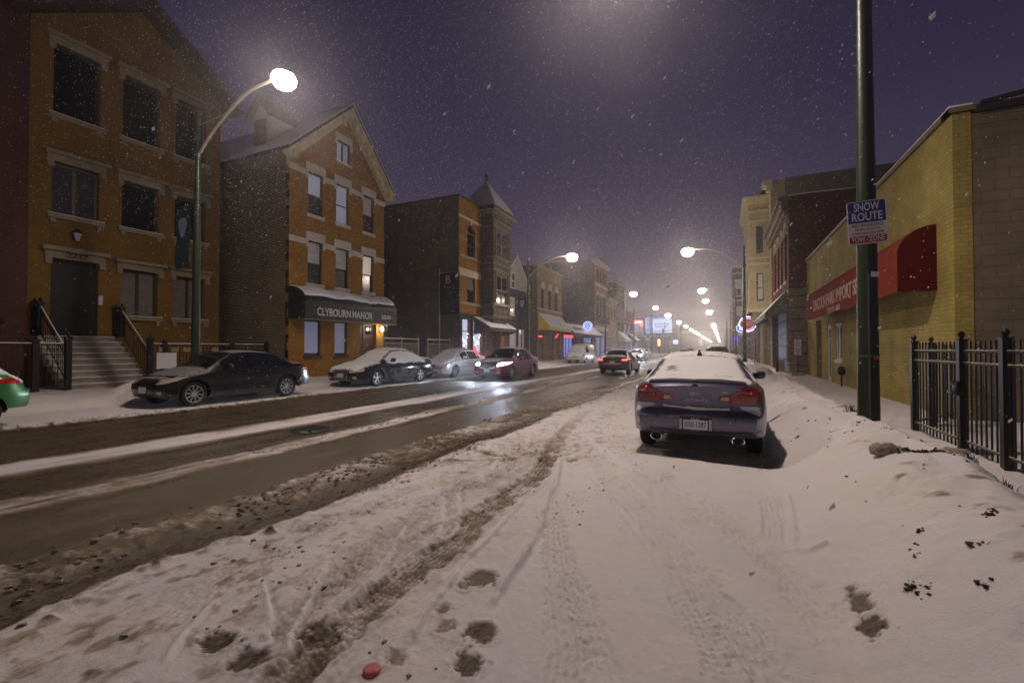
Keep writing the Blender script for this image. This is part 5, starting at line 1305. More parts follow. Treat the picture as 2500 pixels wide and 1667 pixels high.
b = MB(); b.tube([(X2 + k * .8, y0 - .06, zt + .22 + .02 * math.sin(k * 1.3)) for k in range(14)], .03, 5); b.build("snow_cover", SNOW, g2)
b = MB(); b.box(3.34, 4.09, 28.5, 29.35, -.1, 4.55); b.box(3.28, 4.12, 28.44, 29.4, 4.55, 4.75); b.box(3.28, 4.12, 28.44, 29.4, -.1, .8); b.build("stone_pier", STONEBLK, g2)
BLUEW = mat("pale blue painted boards", (.26, .34, .55), .6, var=.12)
b = MB(); b.fbox(f6, -33.6, -29.6, .2, 3.9, -.1, .02); wp = b.build("blue_panel", BLUEW, g2)
b = MB()
for k in range(1, 5): b.fbox(f6, -33.6, -29.6, .2 + k * .72, .25 + k * .72, .02, .035)
b.build("joint_lines", IRON, wp)
b = MB(); b.fbox(f6, -37.4, -34.0, .2, 3.9, -.24, -.2)
for k in range(5): b.fbox(f6, -37.4 + k * .8, -37.3 + k * .8, .2, 3.9, -.2, -.05)
b.build("door", mat("dark violet shop door", (.035, .025, .045), .5, var=.3), g2)
t = thing("green_awning", "faded green slanted awning on the dark red brick building", "awning", (3.2, 34, 3.6))
slant(29.45, 40.0, 4.75, X2 - .03, 1.05, 3.55, 3.25, mat("faded green awning", (.16, .18, .12), .7, var=.2), t, sgn=-1, snow=True, th=.015, zv2=3.5)
b = MB(); b.tube([(2.27, 39.9, .1), (2.27, 39.9, 3.3)], .035, 8); b.build("post", GALV, t)
t = thing("parking_sign", "small white two panel sign on a stand before the stone pier", "sign", (3.5, 27.2, .15))
fr = nearside(27.2)
b = MB(); b.tube([(3.5, 27.25, .15), (3.5, 27.25, 2.05)], .025, 8); b.build("post", IRON, t)
for z0, z1 in ((1.50, 2.00), (1.20, 1.48)):
    b = MB(); b.fbox(fr, 3.34, 3.66, z0, z1, 0, .012); pn = b.build("panel", WHITEP, t)
    b = MB()
    if z0 > 1.4: disc(b, fr, 3.5, 1.72, .06, .09, .012, .015, -200, 60, 14); disc(b, fr, 3.48, 1.88, 0, .03, .012, .015, 0, 360, 8); b.fbox(fr, 3.46, 3.49, 1.74, 1.86, .012, .015)
    else: b.fbox(fr, 3.40, 3.60, 1.38, 1.42, .012, .015); b.fbox(fr, 3.42, 3.58, 1.28, 1.32, .012, .015)
    b.build("symbol", RT, pn)
b = MB(); b.box(3.2, 3.8, 27.0, 27.5, .13, .28); b.build("base", CONC, t)
t = thing("standpipe", "dark upright standpipe by the pale blue panel, snow on the box beside it", "standpipe", (3.0, 31, .15))
b = MB(); b.tube([(2.95, 31, .1), (2.95, 31, .95)], [.09, .07], 10); b.blob((2.95, 31, 1.0), .09, .09, .09); b.build("pipe", IRON, t)
b = MB(); b.box(3.02, 3.25, 30.8, 31.3, .15, .85); bx_ = b.build("box", CONC, t)
b = MB(); b.box(3.0, 3.27, 30.78, 31.32, .851, .95); b.build("snow_cover", SNOW, bx_)

# ------------------------------------------------------------ cream building with the bay window
g3 = thing("cream_bay_building", "three storey cream brick building with a tall bay over the pavement", "building", (3.3, 44, 0))
y0, y1, zt = 38.05, 50, 13.8
holes = [(-39.2, -38.5, 5.1, 7.3), (-39.2, -38.5, 8.8, 10.9), (-48.6, -47.6, 5.1, 7.3), (-48.6, -47.6, 8.8, 10.9), (-46, -39, .2, 3.6)]
b = MB(); b.wall(f6, -y1, -y0, -.1, zt, holes, .2); b.build("wall", BR_CREAM, g3)
b = MB(); b.wall(nearside(y0 - .003), X2 + .9, X2 + 26, 5, zt + .1); b.wall(farside(y1), -X2 - 26, -X2, -.1, zt); b.build("side_wall", BR_SIDE, g3)
b = MB(); b.wall(nearside(y0 - .004), X2, X2 + .9, 5, zt); b.build("return_wall", BR_CREAM, g3)
for h in holes[:4]: window(g3, f6, *h, inset=.12, frame=DARKFRAME, pane=GLASSG)
b = MB(); b.fbox(f6, -46, -39, .2, 3.6, -.24, -.2); b.build("shutter", mat("brown shop shutter", (.09, .055, .03), .7, var=.3, scale=3), g3)
CT = mat("cream painted cornice", (.58, .50, .27), .7, var=.1)
b = MB(); b.fbox(f6, -y1, -y0 + .02, zt - .7, zt - .3, -.1, .25); b.fbox(f6, -y1, -y0 + .04, zt - .3, zt + .1, -.1, .5); b.build("cornice", CT, g3)
bxf, ya, yb, zb, zc = 1.90, 39.3, 46.5, 4.3, 12.9
fbx, fbs = rightside(bxf), nearside(ya)
sh = [(2.42, 2.88, 8.8, 10.85), (2.42, 2.88, 5.15, 7.25)]
b = MB(); b.wall(fbs, bxf, X2, zb, zc, sh, .15); fh = [(-45.5, -43.6, 8.8, 10.85), (-42.2, -40.3, 8.8, 10.85), (-45.5, -43.6, 5.15, 7.25), (-42.2, -40.3, 5.15, 7.25)]
b.wall(fbx, -yb, -ya, zb, zc, fh, .15); b.wall(farside(yb), -X2, -bxf, zb, zc); b.face([(bxf, ya, zb), (bxf, yb, zb), (X2, yb, zb), (X2, ya, zb)]); b.box(bxf + .25, X2, ya + .2, yb - .2, zb - .5, zb)
bay = b.build("bay", BR_CREAM, g3)
for h in sh: window(bay, fbs, *h, frame=DARKFRAME, pane=GLASSG, inset=.04, blind=BLIND if h[2] < 6 else None, blind_to=.96)
for h in fh: window(bay, fbx, *h, frame=CT, pane=GLASSG, inset=.06)
b = MB()
for z0, z1, d in ((zb, zb + .25, .08), (7.9, 8.05, .05), (8.35, 8.5, .10), (11.2, 11.35, .05), (11.9, 12.1, .14), (12.6, 12.9, .28), (12.9, 13.1, .42)):
    b.fbox(fbx, -yb - d, -ya + d, z0, z1, -.3, d); b.fbox(fbs, bxf + .3, X2, z0, z1, -.1, d)
b.build("cornice", CT, bay)
# signs on the right pavement
t = thing("blade_sign", "tall turquoise and white lit blade sign half hidden behind the cream bay", "sign", (2.0, 48.5, 5))
fr = nearside(48.5)
b = MB(); b.fbox(fr, 1.80, 3.2, 4.9, 9.15, -.12, .05); b.build("panel", emit("pale lit sign face", (.62, .80, .95), .75), t)
b = MB(); b.fbox(fr, 1.80, 3.2, 8.5, 9.15, .05, .07); b.build("header", emit("turquoise sign light", (.12, .55, .55), .9), t)
DB = mat("dark blue print", (.03, .05, .16), .6)
text("lettering", "Ev", .55, DB, t, fr, 2.12, 8.22, .055, .005)
b = MB(); disc(b, fr, 2.25, 7.4, .18, .30, .05, .06); disc(b, fr, 2.3, 6.9, .1, .2, .05, .06, 0, 360, 14); b.prism(fr, [(1.85, 6.0), (2.6, 6.0), (2.6, 6.7), (2.3, 6.6)], .05, .06); b.fbox(fr, 1.85, 2.6, 5.75, 5.85, .05, .06); b.fbox(fr, 1.85, 2.6, 5.55, 5.66, .05, .06); b.build("print", DB, t)
t = thing("round_red_sign", "round red sign with a white neon ring and a grey bar behind the pole", "sign", (1.9, 42.4, 3.4))
fr = nearside(42.4)
b = MB(); disc(b, fr, 1.92, 3.55, 0, .62, -.12, .06); b.build("face", emit("red round sign face", (.75, .06, .05), .55), t)
b = MB(); disc(b, fr, 1.92, 3.55, .57, .65, .06, .10); b.build("neon_ring", emit("white neon tube", (.62, .68, 1.0), 3.0), t)
b = MB(); disc(b, fr, 1.92, 3.55, .44, .49, .06, .09, 15, 165); disc(b, fr, 1.92, 3.55, .44, .49, .06, .09, 195, 345); b.build("neon_ring", emit("pink neon tube", (1.0, .5, .65), 2.0), t)
b = MB(); b.fbox(fr, 1.36, 2.50, 3.38, 3.74, .06, .12); b.build("bar", mat("grey sign bar", (.42, .33, .28), .6), t)
b = MB(); b.fbox(fr, 1.36, 1.68, 3.36, 3.76, .12, .125); b.build("end_panel", mat("rust red bar", (.35, .06, .03), .6), t)
b = MB(); b.tube([(3.3, 42.4, 3.9), (2.4, 42.4, 3.9)], .03, 6); b.build("bracket", IRON, t)
t = thing("round_blue_sign", "small round blue and white lit sign behind the round red one", "sign", (1.5, 46, 3.3))
fr = nearside(47.2)
b = MB(); disc(b, fr, 1.60, 3.42, 0, .42, -.1, .05); b.build("face", NBLUE, t)
b = MB(); disc(b, fr, 1.60, 3.42, .34, .42, .05, .08); b.fbox(fr, 1.45, 1.52, 3.2, 3.6, .05, .08); b.fbox(fr, 1.6, 1.75, 3.35, 3.42, .05, .08); b.build("emblem", NWHITE, t)
b = MB(); b.fbox(fr, 1.35, 1.9, 2.7, 2.95, -.05, .02); b.build("panel", WHITEFRAME, t)
b = MB(); b.tube([(3.3, 47.2, 3.5), (2.0, 47.2, 3.5)], .03, 6); b.build("bracket", IRON, t)
# next buildings down the right side
g4 = thing("bay_window_building", "narrow dark building with pale framed bay windows beyond the round signs", "building", (3.2, 76, 0))
f7 = rightside(3.2)
b = MB(); b.wall(f7, -82, -70, 0, 13.6); b.wall(nearside(70), 3.2, 20, 0, 13.6); b.build("wall", BR_DARK, g4)
fb7 = nearside(71)
sh = [(1.72, 2.55, 8.8, 11.2), (1.72, 2.55, 5.0, 7.4)]
b = MB(); b.wall(fb7, 1.3, 3.2, 4.0, 13.0, sh, .12); b.wall(rightside(1.3), -78, -71, 4, 13); b.face([(1.3, 71, 4), (1.3, 78, 4), (3.2, 78, 4), (3.2, 71, 4)]); by_ = b.build("bay", BR_DARK, g4)
for h in sh: window(by_, fb7, *h, frame=WHITEFRAME, pane=GLASSG, blind=BLIND, blind_to=.5, inset=-.03, t=.14)
b = MB()
for z0, z1, d in ((4, 4.2, .05), (8.2, 8.35, .06), (12.0, 12.12, .06), (12.8, 13.2, .2)): b.fbox(fb7, 1.3 - d, 3.2, z0, z1, -.1, d)
b.tube([(1.3, 70.95, 4.2), (1.3, 70.95, 13)], .05, 6); b.build("trim", WHITEFRAME, by_)
b = MB(); b.wall(rightside(3.25), -70, -50.2, 0, 5.0, [(-69, -60, .3, 3.4), (-58, -51, .3, 3.4)], .2); b.wall(nearside(50.2), 3.25, 20, 0, 5.0)
g5 = thing("low_brick_shop", "low dark shopfront between the cream bay building and the pale framed bay", "shop", (3.25, 60, 0)); b.build("wall", BR_DARK, g5)
for h in ((-69, -60, .3, 3.4), (-58, -51, .3, 3.4)): window(g5, rightside(3.25), *h, frame=BLACKPL, pane=SHOPDK, rail=False, mull=3, inset=.15, name="shop_window")
for i, (ya, yb, zt, nw) in enumerate(((84, 98, 10, 4), (100, 112, 12, 4), (128, 145, 9, 5), (147, 170, 12, 6), (175, 215, 9, 8), (220, 280, 11, 8), (285, 400, 10, 8))):
    street_block("distant_building", "hazy building down the right side of the street, %s past the pale framed bay" % ("first", "second", "third", "fourth", "fifth", "sixth", "seventh")[i], 3.2, -1, ya, yb, zt, BR_DARK, BR_DARK, nw, [(4.6, 6.8)], shop=emit("pinkish far shop glow", (.95, .7, .85), .45), cornice=False)
# ------------------------------------------------------------ black iron fence and gate by the garage yard
def spear_fence(name, label, A, B, posts, z0=.15, h=1.47, group="iron fence around the garage yard"):
    A, B = Vector(A), Vector(B); L = (B - A).length; D = (B - A) / L
    t = thing(name, label, "fence", (A.x, A.y, z0), group=group)
    for zz in (z0 + h - .14, z0 + h - .30, z0 + .13):
        b = MB(); b.tube([(A.x, A.y, zz), (B.x, B.y, zz)], .016, 6); rl = b.build("rail", IRON, t)
        b = MB(); b.tube([(A.x, A.y, zz + .016), (B.x, B.y, zz + .016)], .010, 5); b.build("snow_cover", mat("thin rail snow", (.42, .36, .26), .7), rl)
    b = MB(); n = int(L / .118)
    for k in range(1, n):
        p = A + D * L * k / n; b.tube([(p.x, p.y, z0 + .02), (p.x, p.y, z0 + h)], .011, 6)
    b.build("bars", IRON, t)
    for s in posts:
        p = A + D * s; b = MB(); b.box(p.x - .045, p.x + .045, p.y - .045, p.y + .045, z0 - .1, z0 + h + .01); b.box(p.x - .055, p.x + .055, p.y - .055, p.y + .055, z0 + h + .01, z0 + h + .03)
        b.lathe([(.02, .03), (.024, .05), (.04, .08), (.04, .10), (.02, .13), (0, .135)], (p.x, p.y, z0 + h), 10); b.build("post", IRON, t)
    return t
spear_fence("iron_gate", "black iron fence panel between the corner post and the locked post", (2.95, 9.85, 0), (2.95, 8.26, 0), [0])
spear_fence("iron_fence", "black iron fence run nearest the camera, between two knobbed posts", (2.95, 8.16, 0), (2.95, 5.0, 0), [0, 1.05, 2.4])
spear_fence("iron_fence", "black iron return fence from the corner post back to the garage wall", (2.98, 9.95, 0), (4.05, 11.5, 0), [.75], h=1.45)
t = thing("gate_lock", "round black lock box on the gate post of the iron fence", "lock", (2.88, 8.16, .95))
b = MB(); b.blob((2.90, 8.14, .98), .05, .09, .10, 10, 6, 3); b.build("box", IRON, t)
b = MB(); b.blob((2.83, 8.2, .93), .02, .06, .02, 8, 5); b.blob((2.86, 8.2, 1.05), .03, .03, .03, 8, 5); b.build("handle", mat("pale worn metal", (.4, .36, .28), .4, metal=.5), t)
b = MB(); b.hexa([(2.62, 7.78, .17), (2.86, 7.70, .17), (2.88, 7.84, .17), (2.66, 7.90, .17), (2.63, 7.79, .22), (2.85, 7.71, .23), (2.87, 7.83, .22), (2.67, 7.89, .23)]); db = b.build("paving_brick", CONC); tag(db, "dark broken brick on the snow by the locked fence post", "brick")
# overhead wires
for i, (xa, xb) in enumerate(((1.9, 2.3), (1.65, 2.05))):
    b = MB(); b.tube([(xa + (xb - xa) * k / 20, 4 + 32 * k / 20, 11.5 - (.6 if i else .55) * math.sin(math.pi * k / 20) + (1.0 - k / 20) * 1.5) for k in range(21)], .009, 5)
    tag(b.build("overhead_wire", IRON), ("thin overhead wire at upper right, the one nearer the buildings" if i == 0 else "thin overhead wire at upper right, the one nearer the street"), "wire", "overhead wires")
# ------------------------------------------------------------ cars
def lerp_pts(pts, smooth=0.0):
    ys = np.array([p[0] for p in pts]); vs = np.array([p[1] for p in pts])
    o = np.argsort(ys); ys, vs = ys[o], vs[o]
    if not smooth: return lambda y: float(np.interp(y, ys, vs))
    k = np.linspace(-smooth, smooth, 7); w = np.array([1, 2, 3, 4, 3, 2, 1]) / 16.
    return lambda y: float((np.interp(y + k, ys, vs) * w).sum())
class Car:
    """a body shell grown from cross sections; every other part is laid onto its surface"""
    def __init__(s, name, label, cat, L, W, H, top, paint, wheels, sill=.20, R=.325, roofw=.60, hoodw=.80, shoulder=None, rear=None, front=None, group=None, crown=.05, planf=.20, planr=.17, cabin=None, arch=.055):
        s.t = thing(name, label, cat, group=group); OFF[s.t.name] = Vector((0, 0, 0))
        s.L, s.W, s.H, s.R = L, W, H, R
        s.h = h = L / 2; s.yf, s.yr = wheels; s.paint = paint
        s.zt = lerp_pts(top, .09)
        sh = shoulder or [(-h, .86), (-h + .5, .90), (0, .90), (h - 1.2, .86), (h - .3, .70), (h, .60)]
        zsh = lerp_pts(sh, .12)
        cw = lambda d, c: 1 - c * max(0, 1 - d / .55) ** 2.2
        s.hw = lambda y: W / 2 * cw(h - y, planf) * cw(y + h, planr)
        cab = cabin; hoodz = lerp_pts([(cab[0] - .02, hoodw), (cab[1] + .1, roofw / (W / 2)), (cab[2] - .1, roofw / (W / 2)), (cab[3] + .02, hoodw + .02)], .12)
        s.wr = lambda y: s.hw(y) * hoodz(y)
        s.cr = lerp_pts([(cab[0], .035), (cab[1], crown), (cab[2], crown), (cab[3], .04)], .1)
        s.zs = lambda y: min(zsh(y), s.zt(y) - s.cr(y) - .015)
        Ra = R + arch
        def zb(y):
            z = sill + .05 * max(0, 1 - (h - y) / .4) + .15 * min(1, 2 * max(0, 1 - (y + h) / .75))
            for yw in (s.yf, s.yr):
                if abs(y - yw) < Ra: z = max(z, R + math.sqrt(max(0, Ra * Ra - (y - yw) ** 2)))
            return z
        ys = list(np.linspace(-h, h, int(L / .055)))
        for yw in (s.yf, s.yr): ys += [yw + sg * Ra * q for q in (1.002, .995, .97, .9, .8, .65, .45, .2) for sg in (-1, 1)]
        ys = sorted(set(round(y, 4) for y in ys))
        NA, NB, NC = 10, 6, 8
        def xs(y, z):
            w = s.hw(y); k = (z - .62) / .38
            return w * (1 - .045 * k * k - (.05 * ((.34 - z) / .14) if z < .34 else 0))
        s.xs = xs
        secs = []
        for y in ys:
            z0, z1, zT, c, wr = zb(y), s.zs(y), s.zt(y), s.cr(y), s.wr(y)
            z0 = min(z0, z1 - .03)
            P = [(xs(y, z0 + (z1 - z0) * k / NA), z0 + (z1 - z0) * k / NA) for k in range(NA + 1)]
            xa, za = xs(y, z1), z1
            ze = max(zT - c, za + .01)
            for k in range(1, NB + 1):
                q = k / NB; P.append((xa + (wr - xa) * q - .018 * math.sin(math.pi * q) * -1 * min(1, (ze - za) / .3) - (.02 * (1 - q) * (1 if k == 0 else 1)), za + (ze - za) * q))
            for k in range(1, NC + 1):
                q = k / NC; P.append((wr * (1 - q), ze + (zT - ze) * (1 - (1 - q) ** 2.4)))
            secs.append(P)
        n = NA + NB + NC
        V, F = [], []
        for y, P in zip(ys, secs):
            for x, z in P: V.append([x, y, z])
            for x, z in P[-2::-1]: V.append([-x, y, z])
        m = 2 * n + 1
        for i in range(len(ys) - 1):
            for j in range(m - 1): F.append((i * m + j, i * m + j + 1, (i + 1) * m + j + 1, (i + 1) * m + j))
        for end, i in ((-1, 0), (1, len(ys) - 1)):
            ring = [V[i * m + j] for j in range(m)]; zc = (ring[0][2] * .5 + ring[n][2] * .5); y = ring[0][1]
            prev = [i * m + j for j in range(m)]
            for k in (.88, .66, .4, .15):
                cur = []
                for p in ring: V.append([p[0] * k, y, zc + (p[2] - zc) * k]); cur.append(len(V) - 1)
                for j in range(m):
                    q = (prev[j], prev[(j + 1) % m], cur[(j + 1) % m], cur[j]); F.append(q[::-1] if end > 0 else q)
                prev = cur
            F.append(tuple(prev) if end < 0 else tuple(prev[::-1]))
        rp = lerp_pts(rear or [(.15, -.14), (.3, -.05), (.38, .04), (.60, .05), (.66, -.01), (.95, -.02), (1.05, .03)], .03)
        fp = lerp_pts(front or [(.15, -.12), (.25, .0), (.45, .05), (.60, .03), (.75, -.08)], .03)
        for v in V:
            for end, pf, dd in ((-1, rp, .5), (1, fp, .5)):
                w = max(0, 1 - (h - end * v[1]) / dd); w = w * w
                bow = -(.05 if end < 0 else .17) * (abs(v[0]) / (W / 2)) ** 2.5
                if w > 0: v[1] += end * w * (pf(v[2]) + bow)
        s.V, s.F = V, F
        s.bvh = BVHTree.FromPolygons([tuple(v) for v in V], F)
        b = MB(); b.v = [tuple(v) for v in V]; b.f = F; b.m = [0] * len(F)
        b.build("body", paint, s.t, smooth=True, auto=38)
        b = MB(); w = W / 2 - .10
        b.box(-w, w, s.yf + .42, h - .30, sill + .02, .5); b.box(-w, w, s.yr + .42, s.yf - .42, sill + .02, .5); b.box(-w + .1, w - .1, -h + .3, s.yr - .42, sill + .10, .5); b.box(-w + .16, w - .16, s.yr - .42, s.yf + .42, sill + .06, .8)
        b.build("underbody", BLACKPL, s.t)
    def hit(s, view, a, b_):
        if view == 'rear': o, d = Vector((a, -9, b_)), Vector((0, 1, 0))
        elif view == 'front': o, d = Vector((a, 9, b_)), Vector((0, -1, 0))
        elif view == 'top': o, d = Vector((a, b_, 9)), Vector((0, 0, -1))
        elif view == 'right': o, d = Vector((9, a, b_)), Vector((-1, 0, 0))
        else: o, d = Vector((-9, a, b_)), Vector((1, 0, 0))
        p, n, i, _ = s.bvh.ray_cast(o, d)
        if p is None:
            k = {'rear': Vector((a, -s.h, b_)), 'front': Vector((a, s.h, b_)), 'top': Vector((a, b_, s.H)), 'right': Vector((s.W / 2, a, b_)), 'left': Vector((-s.W / 2, a, b_))}[view]
            p, n, i, _ = s.bvh.find_nearest(k)
        if n.dot(d) > 0: n = -n
        return p, n
    def patch(s, name, m, view, fn, nu=12, nv=6, off=.005, thick=.012, pillow=0.0, noise=0.0, parent=None, label=None, smooth=True, seed=1):
        g = []
        for j in range(nv + 1):
            for i in range(nu + 1):
                u, v = i / nu, j / nv
                a, b_ = fn(u, v); p, n = s.hit(view, a, b_)
                o = off
                if pillow:
                    o += pillow * (1 - abs(2 * u - 1) ** 8) * (1 - abs(2 * v - 1) ** 8)
                    if noise: o += noise * (fnoise(np.array([p.x * 5 + seed]), np.array([p.y * 5 + p.z * 3]), seed, 3)[0] - .5)
                if pillow and view == 'top': n = (n + Vector((0, 0, 1.2))).normalized()
                g.append((p + n * o, n))
        b = MB(); w = nu + 1
        b.v = [tuple(p) for p, n in g]
        flip = view in ('front', 'left')
        for j in range(nv):
            for i in range(nu):
                q = (j * w + i, j * w + i + 1, (j + 1) * w + i + 1, (j + 1) * w + i); b.f.append(q[::-1] if flip else q)
        edge = list(range(nu + 1)) + [j * w + nu for j in range(1, nv + 1)] + [nv * w + i for i in range(nu - 1, -1, -1)] + [j * w for j in range(nv - 1, 0, -1)]
        base = len(b.v)
        for e in edge: p, n = g[e]; b.v.append(tuple(p - n * thick))
        for k in range(len(edge)):
            k2 = (k + 1) % len(edge); q = (edge[k], base + k, base + k2, edge[k2]); b.f.append(q[::-1] if flip else q)
        b.m = [0] * len(b.f)
        o = b.build(name, m, parent or s.t, smooth=smooth, auto=50)
        if m in (CARSNOW, FILM, DUSTING):
            EK = 2.2 if m is CARSNOW else 1.3
            e = [min(i, nu - i) / nu * 2 * EK if nu else 1 for j in range(nv + 1) for i in range(nu + 1)]; e = [min(a_, min(j, nv - j) / nv * 2 * EK) for a_, j in zip(e, [j for j in range(nv + 1) for i in range(nu + 1)])]
            at = o.data.attributes.new('edge', 'FLOAT', 'POINT'); at.data.foreach_set('value', np.array([min(1, v) for v in e] + [0.0] * (len(o.data.vertices) - len(e)), dtype=np.float32))
        if label: o["label"] = label
        return o
    def quad(s, name, m, view, bottom, top, **k):
        def al(pts, u):
            d = [0]
            for p, q in zip(pts, pts[1:]): d.append(d[-1] + math.hypot(q[0] - p[0], q[1] - p[1]))
            u *= d[-1]
            for i in range(len(pts) - 1):
                if u <= d[i + 1] + 1e-9:
                    t = (u - d[i]) / max(1e-9, d[i + 1] - d[i]); return (pts[i][0] + (pts[i + 1][0] - pts[i][0]) * t, pts[i][1] + (pts[i + 1][1] - pts[i][1]) * t)
            return pts[-1]
        def fn(u, v):
            a, b_ = al(bottom, u), al(top, u); return a[0] + (b_[0] - a[0]) * v, a[1] + (b_[1] - a[1]) * v
        return s.patch(name, m, view, fn, **k)
    def both(s, name, m, view, bottom, top, **k):
        """the same piece on the car's two sides"""
        out = []
        if view in ('front', 'rear'):
            out.append(s.quad(name, m, view, bottom, top, **k))
            out.append(s.quad(name, m, view, [(-a, b_) for a, b_ in bottom[::-1]], [(-a, b_) for a, b_ in top[::-1]], **k))
        else:
            out.append(s.quad(name, m, 'right', bottom, top, **k)); out.append(s.quad(name, m, 'left', bottom, top, **k))
        return out
    def wheels(s, spokes=5, rim=ALU, width=.21, dirty=None):
        R = s.R; rr = R * .70
        for yw in (s.yf, s.yr):
            for sd in (-1, 1):
                xo = sd * (s.W / 2 - .035); xi = xo - sd * width
                c = (0, yw, R)
                b = MB()
                prof = [(rr * .98, xi), (R - .035, xi), (R - .01, xi + sd * .02), (R, xi + sd * .05), (R, xo - sd * .05), (R - .012, xo - sd * .015), (R - .05, xo), (rr, xo - sd * .012), (rr * .98, xo - sd * .05)]
                b.lathe(prof if sd > 0 else prof[::-1], c, 28, axis='X')
                tw = b.build("wheel", RUBBER, s.t, smooth=True, auto=45)
                b = MB(); f = xo - sd * .03
                pr = [(rr * .985, f - sd * .06), (rr * .99, f + sd * .012), (rr * .93, f + sd * .010), (rr * .90, f - sd * .05)]
                b.lathe(pr if sd > 0 else pr[::-1], c, 28, axis='X')
                b.lathe([(0, f + sd * .004), (rr * .20, f), (rr * .22, f - sd * .04)][::sd and (1 if sd < 0 else -1)], c, 14, axis='X')
                for k in range(spokes):
                    w = 2 * math.pi * (k + .25) / spokes; hw_ = rr * (.16 if spokes <= 6 else .075)
                    dy, dz = math.cos(w), math.sin(w); ty, tz = -dz, dy
                    def pt(r, q, x): return (x, yw + dy * r + ty * q, R + dz * r + tz * q)
                    A = [pt(rr * .15, -hw_ * .8, f - sd * .035), pt(rr * .94, -hw_, f - sd * .02), pt(rr * .94, hw_, f - sd * .02), pt(rr * .15, hw_ * .8, f - sd * .035)]
                    B_ = [pt(rr * .15, -hw_ * .7, f), pt(rr * .94, -hw_ * .8, f + sd * .004), pt(rr * .94, hw_ * .8, f + sd * .004), pt(rr * .15, hw_ * .7, f)]
                    b.hexa(A + B_ if sd > 0 else B_ + A)
                b.build("rim", rim, tw, auto=40)
                b = MB(); b.lathe([(rr * .97, f - sd * .07), (0, f - sd * .07)][::1 if sd < 0 else -1], c, 20, axis='X'); b.build("brake_shadow", BLACKPL, tw)
    def glass(s, cab, belt_off=.03, split=None, quarter=True, mats=None, frames=True):
        """windscreen, rear window and side windows along the cabin (cab: cowl, roof front, roof rear, deck)"""
        m = mats or CARGLASS
        yc, yrf, yrr, yd = cab
        s.windscreen = s.patch("windscreen", m, 'top', lambda u, v: ((2 * u - 1) * s.wr(yc - .06 + (yrf - yc + .04) * v) * .93, yc - .06 + (yrf - yc + .04) * v), nu=12, nv=8, off=.004)
        s.rear_window = s.patch("rear_window", m, 'top', lambda u, v: ((2 * u - 1) * s.wr(yd + .08 + (yrr - yd - .12) * v) * .90, yd + .08 + (yrr - yd - .12) * v), nu=12, nv=8, off=.004)
        split = split or [(yc - .42, .02), (-.06, -.95), (-1.01, yd + .50)]
        s.side = []
        for k, (ya, yb) in enumerate(split):
            for view in ('right', 'left'):
                def fn(u, v):
                    y = ya + (yb - ya) * u if view == 'right' else yb + (ya - yb) * u
                    y = ya + (yb - ya) * u
                    z0 = s.zs(y) + belt_off; z1 = max(z0 + .012, s.zt(y) - s.cr(y) - .045)
                    return y, z0 + (z1 - z0) * v
                # u runs rearwards (ya > yb): mirror for a consistent face direction
                fn2 = (lambda u, v, f=fn: f(1 - u, v))
                o = s.patch("side_window", m, view, fn2, nu=12, nv=5, off=.004)
                s.side.append(o)
    def mirrors(s, y, z, m=None, w=.10):
        for sd in (-1, 1):
            b = MB(); x = s.xs(y, z - .05); b.blob((sd * (x + .10), y, z + .03), .115, .075, .075, 12, 8, 2.8); b.blob((sd * (x + .01), y + .02, z - .02), .05, .05, .03, 8, 5)
            mm = b.build("mirror", m or s.paint, s.t, smooth=True)
            b = MB(); b.blob((sd * (x + .105), y - .068, z + .032), .09, .012, .055, 12, 6, 3); b.build("mirror_glass", CARGLASS, mm, smooth=True)
    def handles(s, ys, z):
        for y in ys:
            for sd in (-1, 1):
                x = s.xs(y, z); b = MB(); b.tube([(sd * x, y - .10, z), (sd * (x + .03), y - .07, z), (sd * (x + .03), y + .07, z), (sd * x, y + .10, z)], .014, 6); b.build("door_handle", s.paint, s.t, smooth=True)
    def seams(s, ys, z0=.27, m=None):
        for y in ys: s.both("door_seam", m or BLACKPL, 'side', [(y - .005, z0), (y + .005, z0)], [(y - .005, s.zs(y) - .01), (y + .005, s.zs(y) - .01)], nu=1, nv=8, off=.0015, thick=.006)
    def snow(s, ya, yb, wf=.97, t=.035, noise=.02, wfun=None, nu=16, nv=14, seed=1, name="snow_cover"):
        f = wfun or s.wr
        return s.patch(name, CARSNOW, 'top', lambda u, v: ((2 * u - 1) * f(ya + (yb - ya) * v) * wf, ya + (yb - ya) * v), nu=nu, nv=nv, off=.004, thick=.01, pillow=t, noise=noise, seed=seed)
    def side_snow(s, view, ya, yb, z0f, z1f, t=.02, seed=3):
        return s.patch("snow_cover", CARSNOW, view, lambda u, v: (ya + (yb - ya) * u, z0f(ya + (yb - ya) * u) + (z1f(ya + (yb - ya) * u) - z0f(ya + (yb - ya) * u)) * v), nu=16, nv=5, off=.004, thick=.01, pillow=t, noise=.012, seed=seed)
    def plate(s, view, z, body=None, w=.305, hgt=.152, m=None):
        y = s.hit(view, 0, z)[0].y; sg = -1 if view == 'rear' else 1
        fr = nearside(y + sg * .015) if view == 'rear' else farside(y + sg * .015)
        b = MB(); b.prism(fr, rrect(-w / 2, w / 2, z - hgt / 2, z + hgt / 2, .02), -.012, .004); return b.build("license_plate", m or WHITEP, s.t), fr
    def place(s, x, y, facing, dz=None, rz=0.0):
        """facing +1: up the street, -1: towards the camera"""
        s.t.location = (x, y, gz(x, y) if dz is None else dz); s.t.rotation_euler = (0, 0, (0 if facing > 0 else math.pi) + rz)
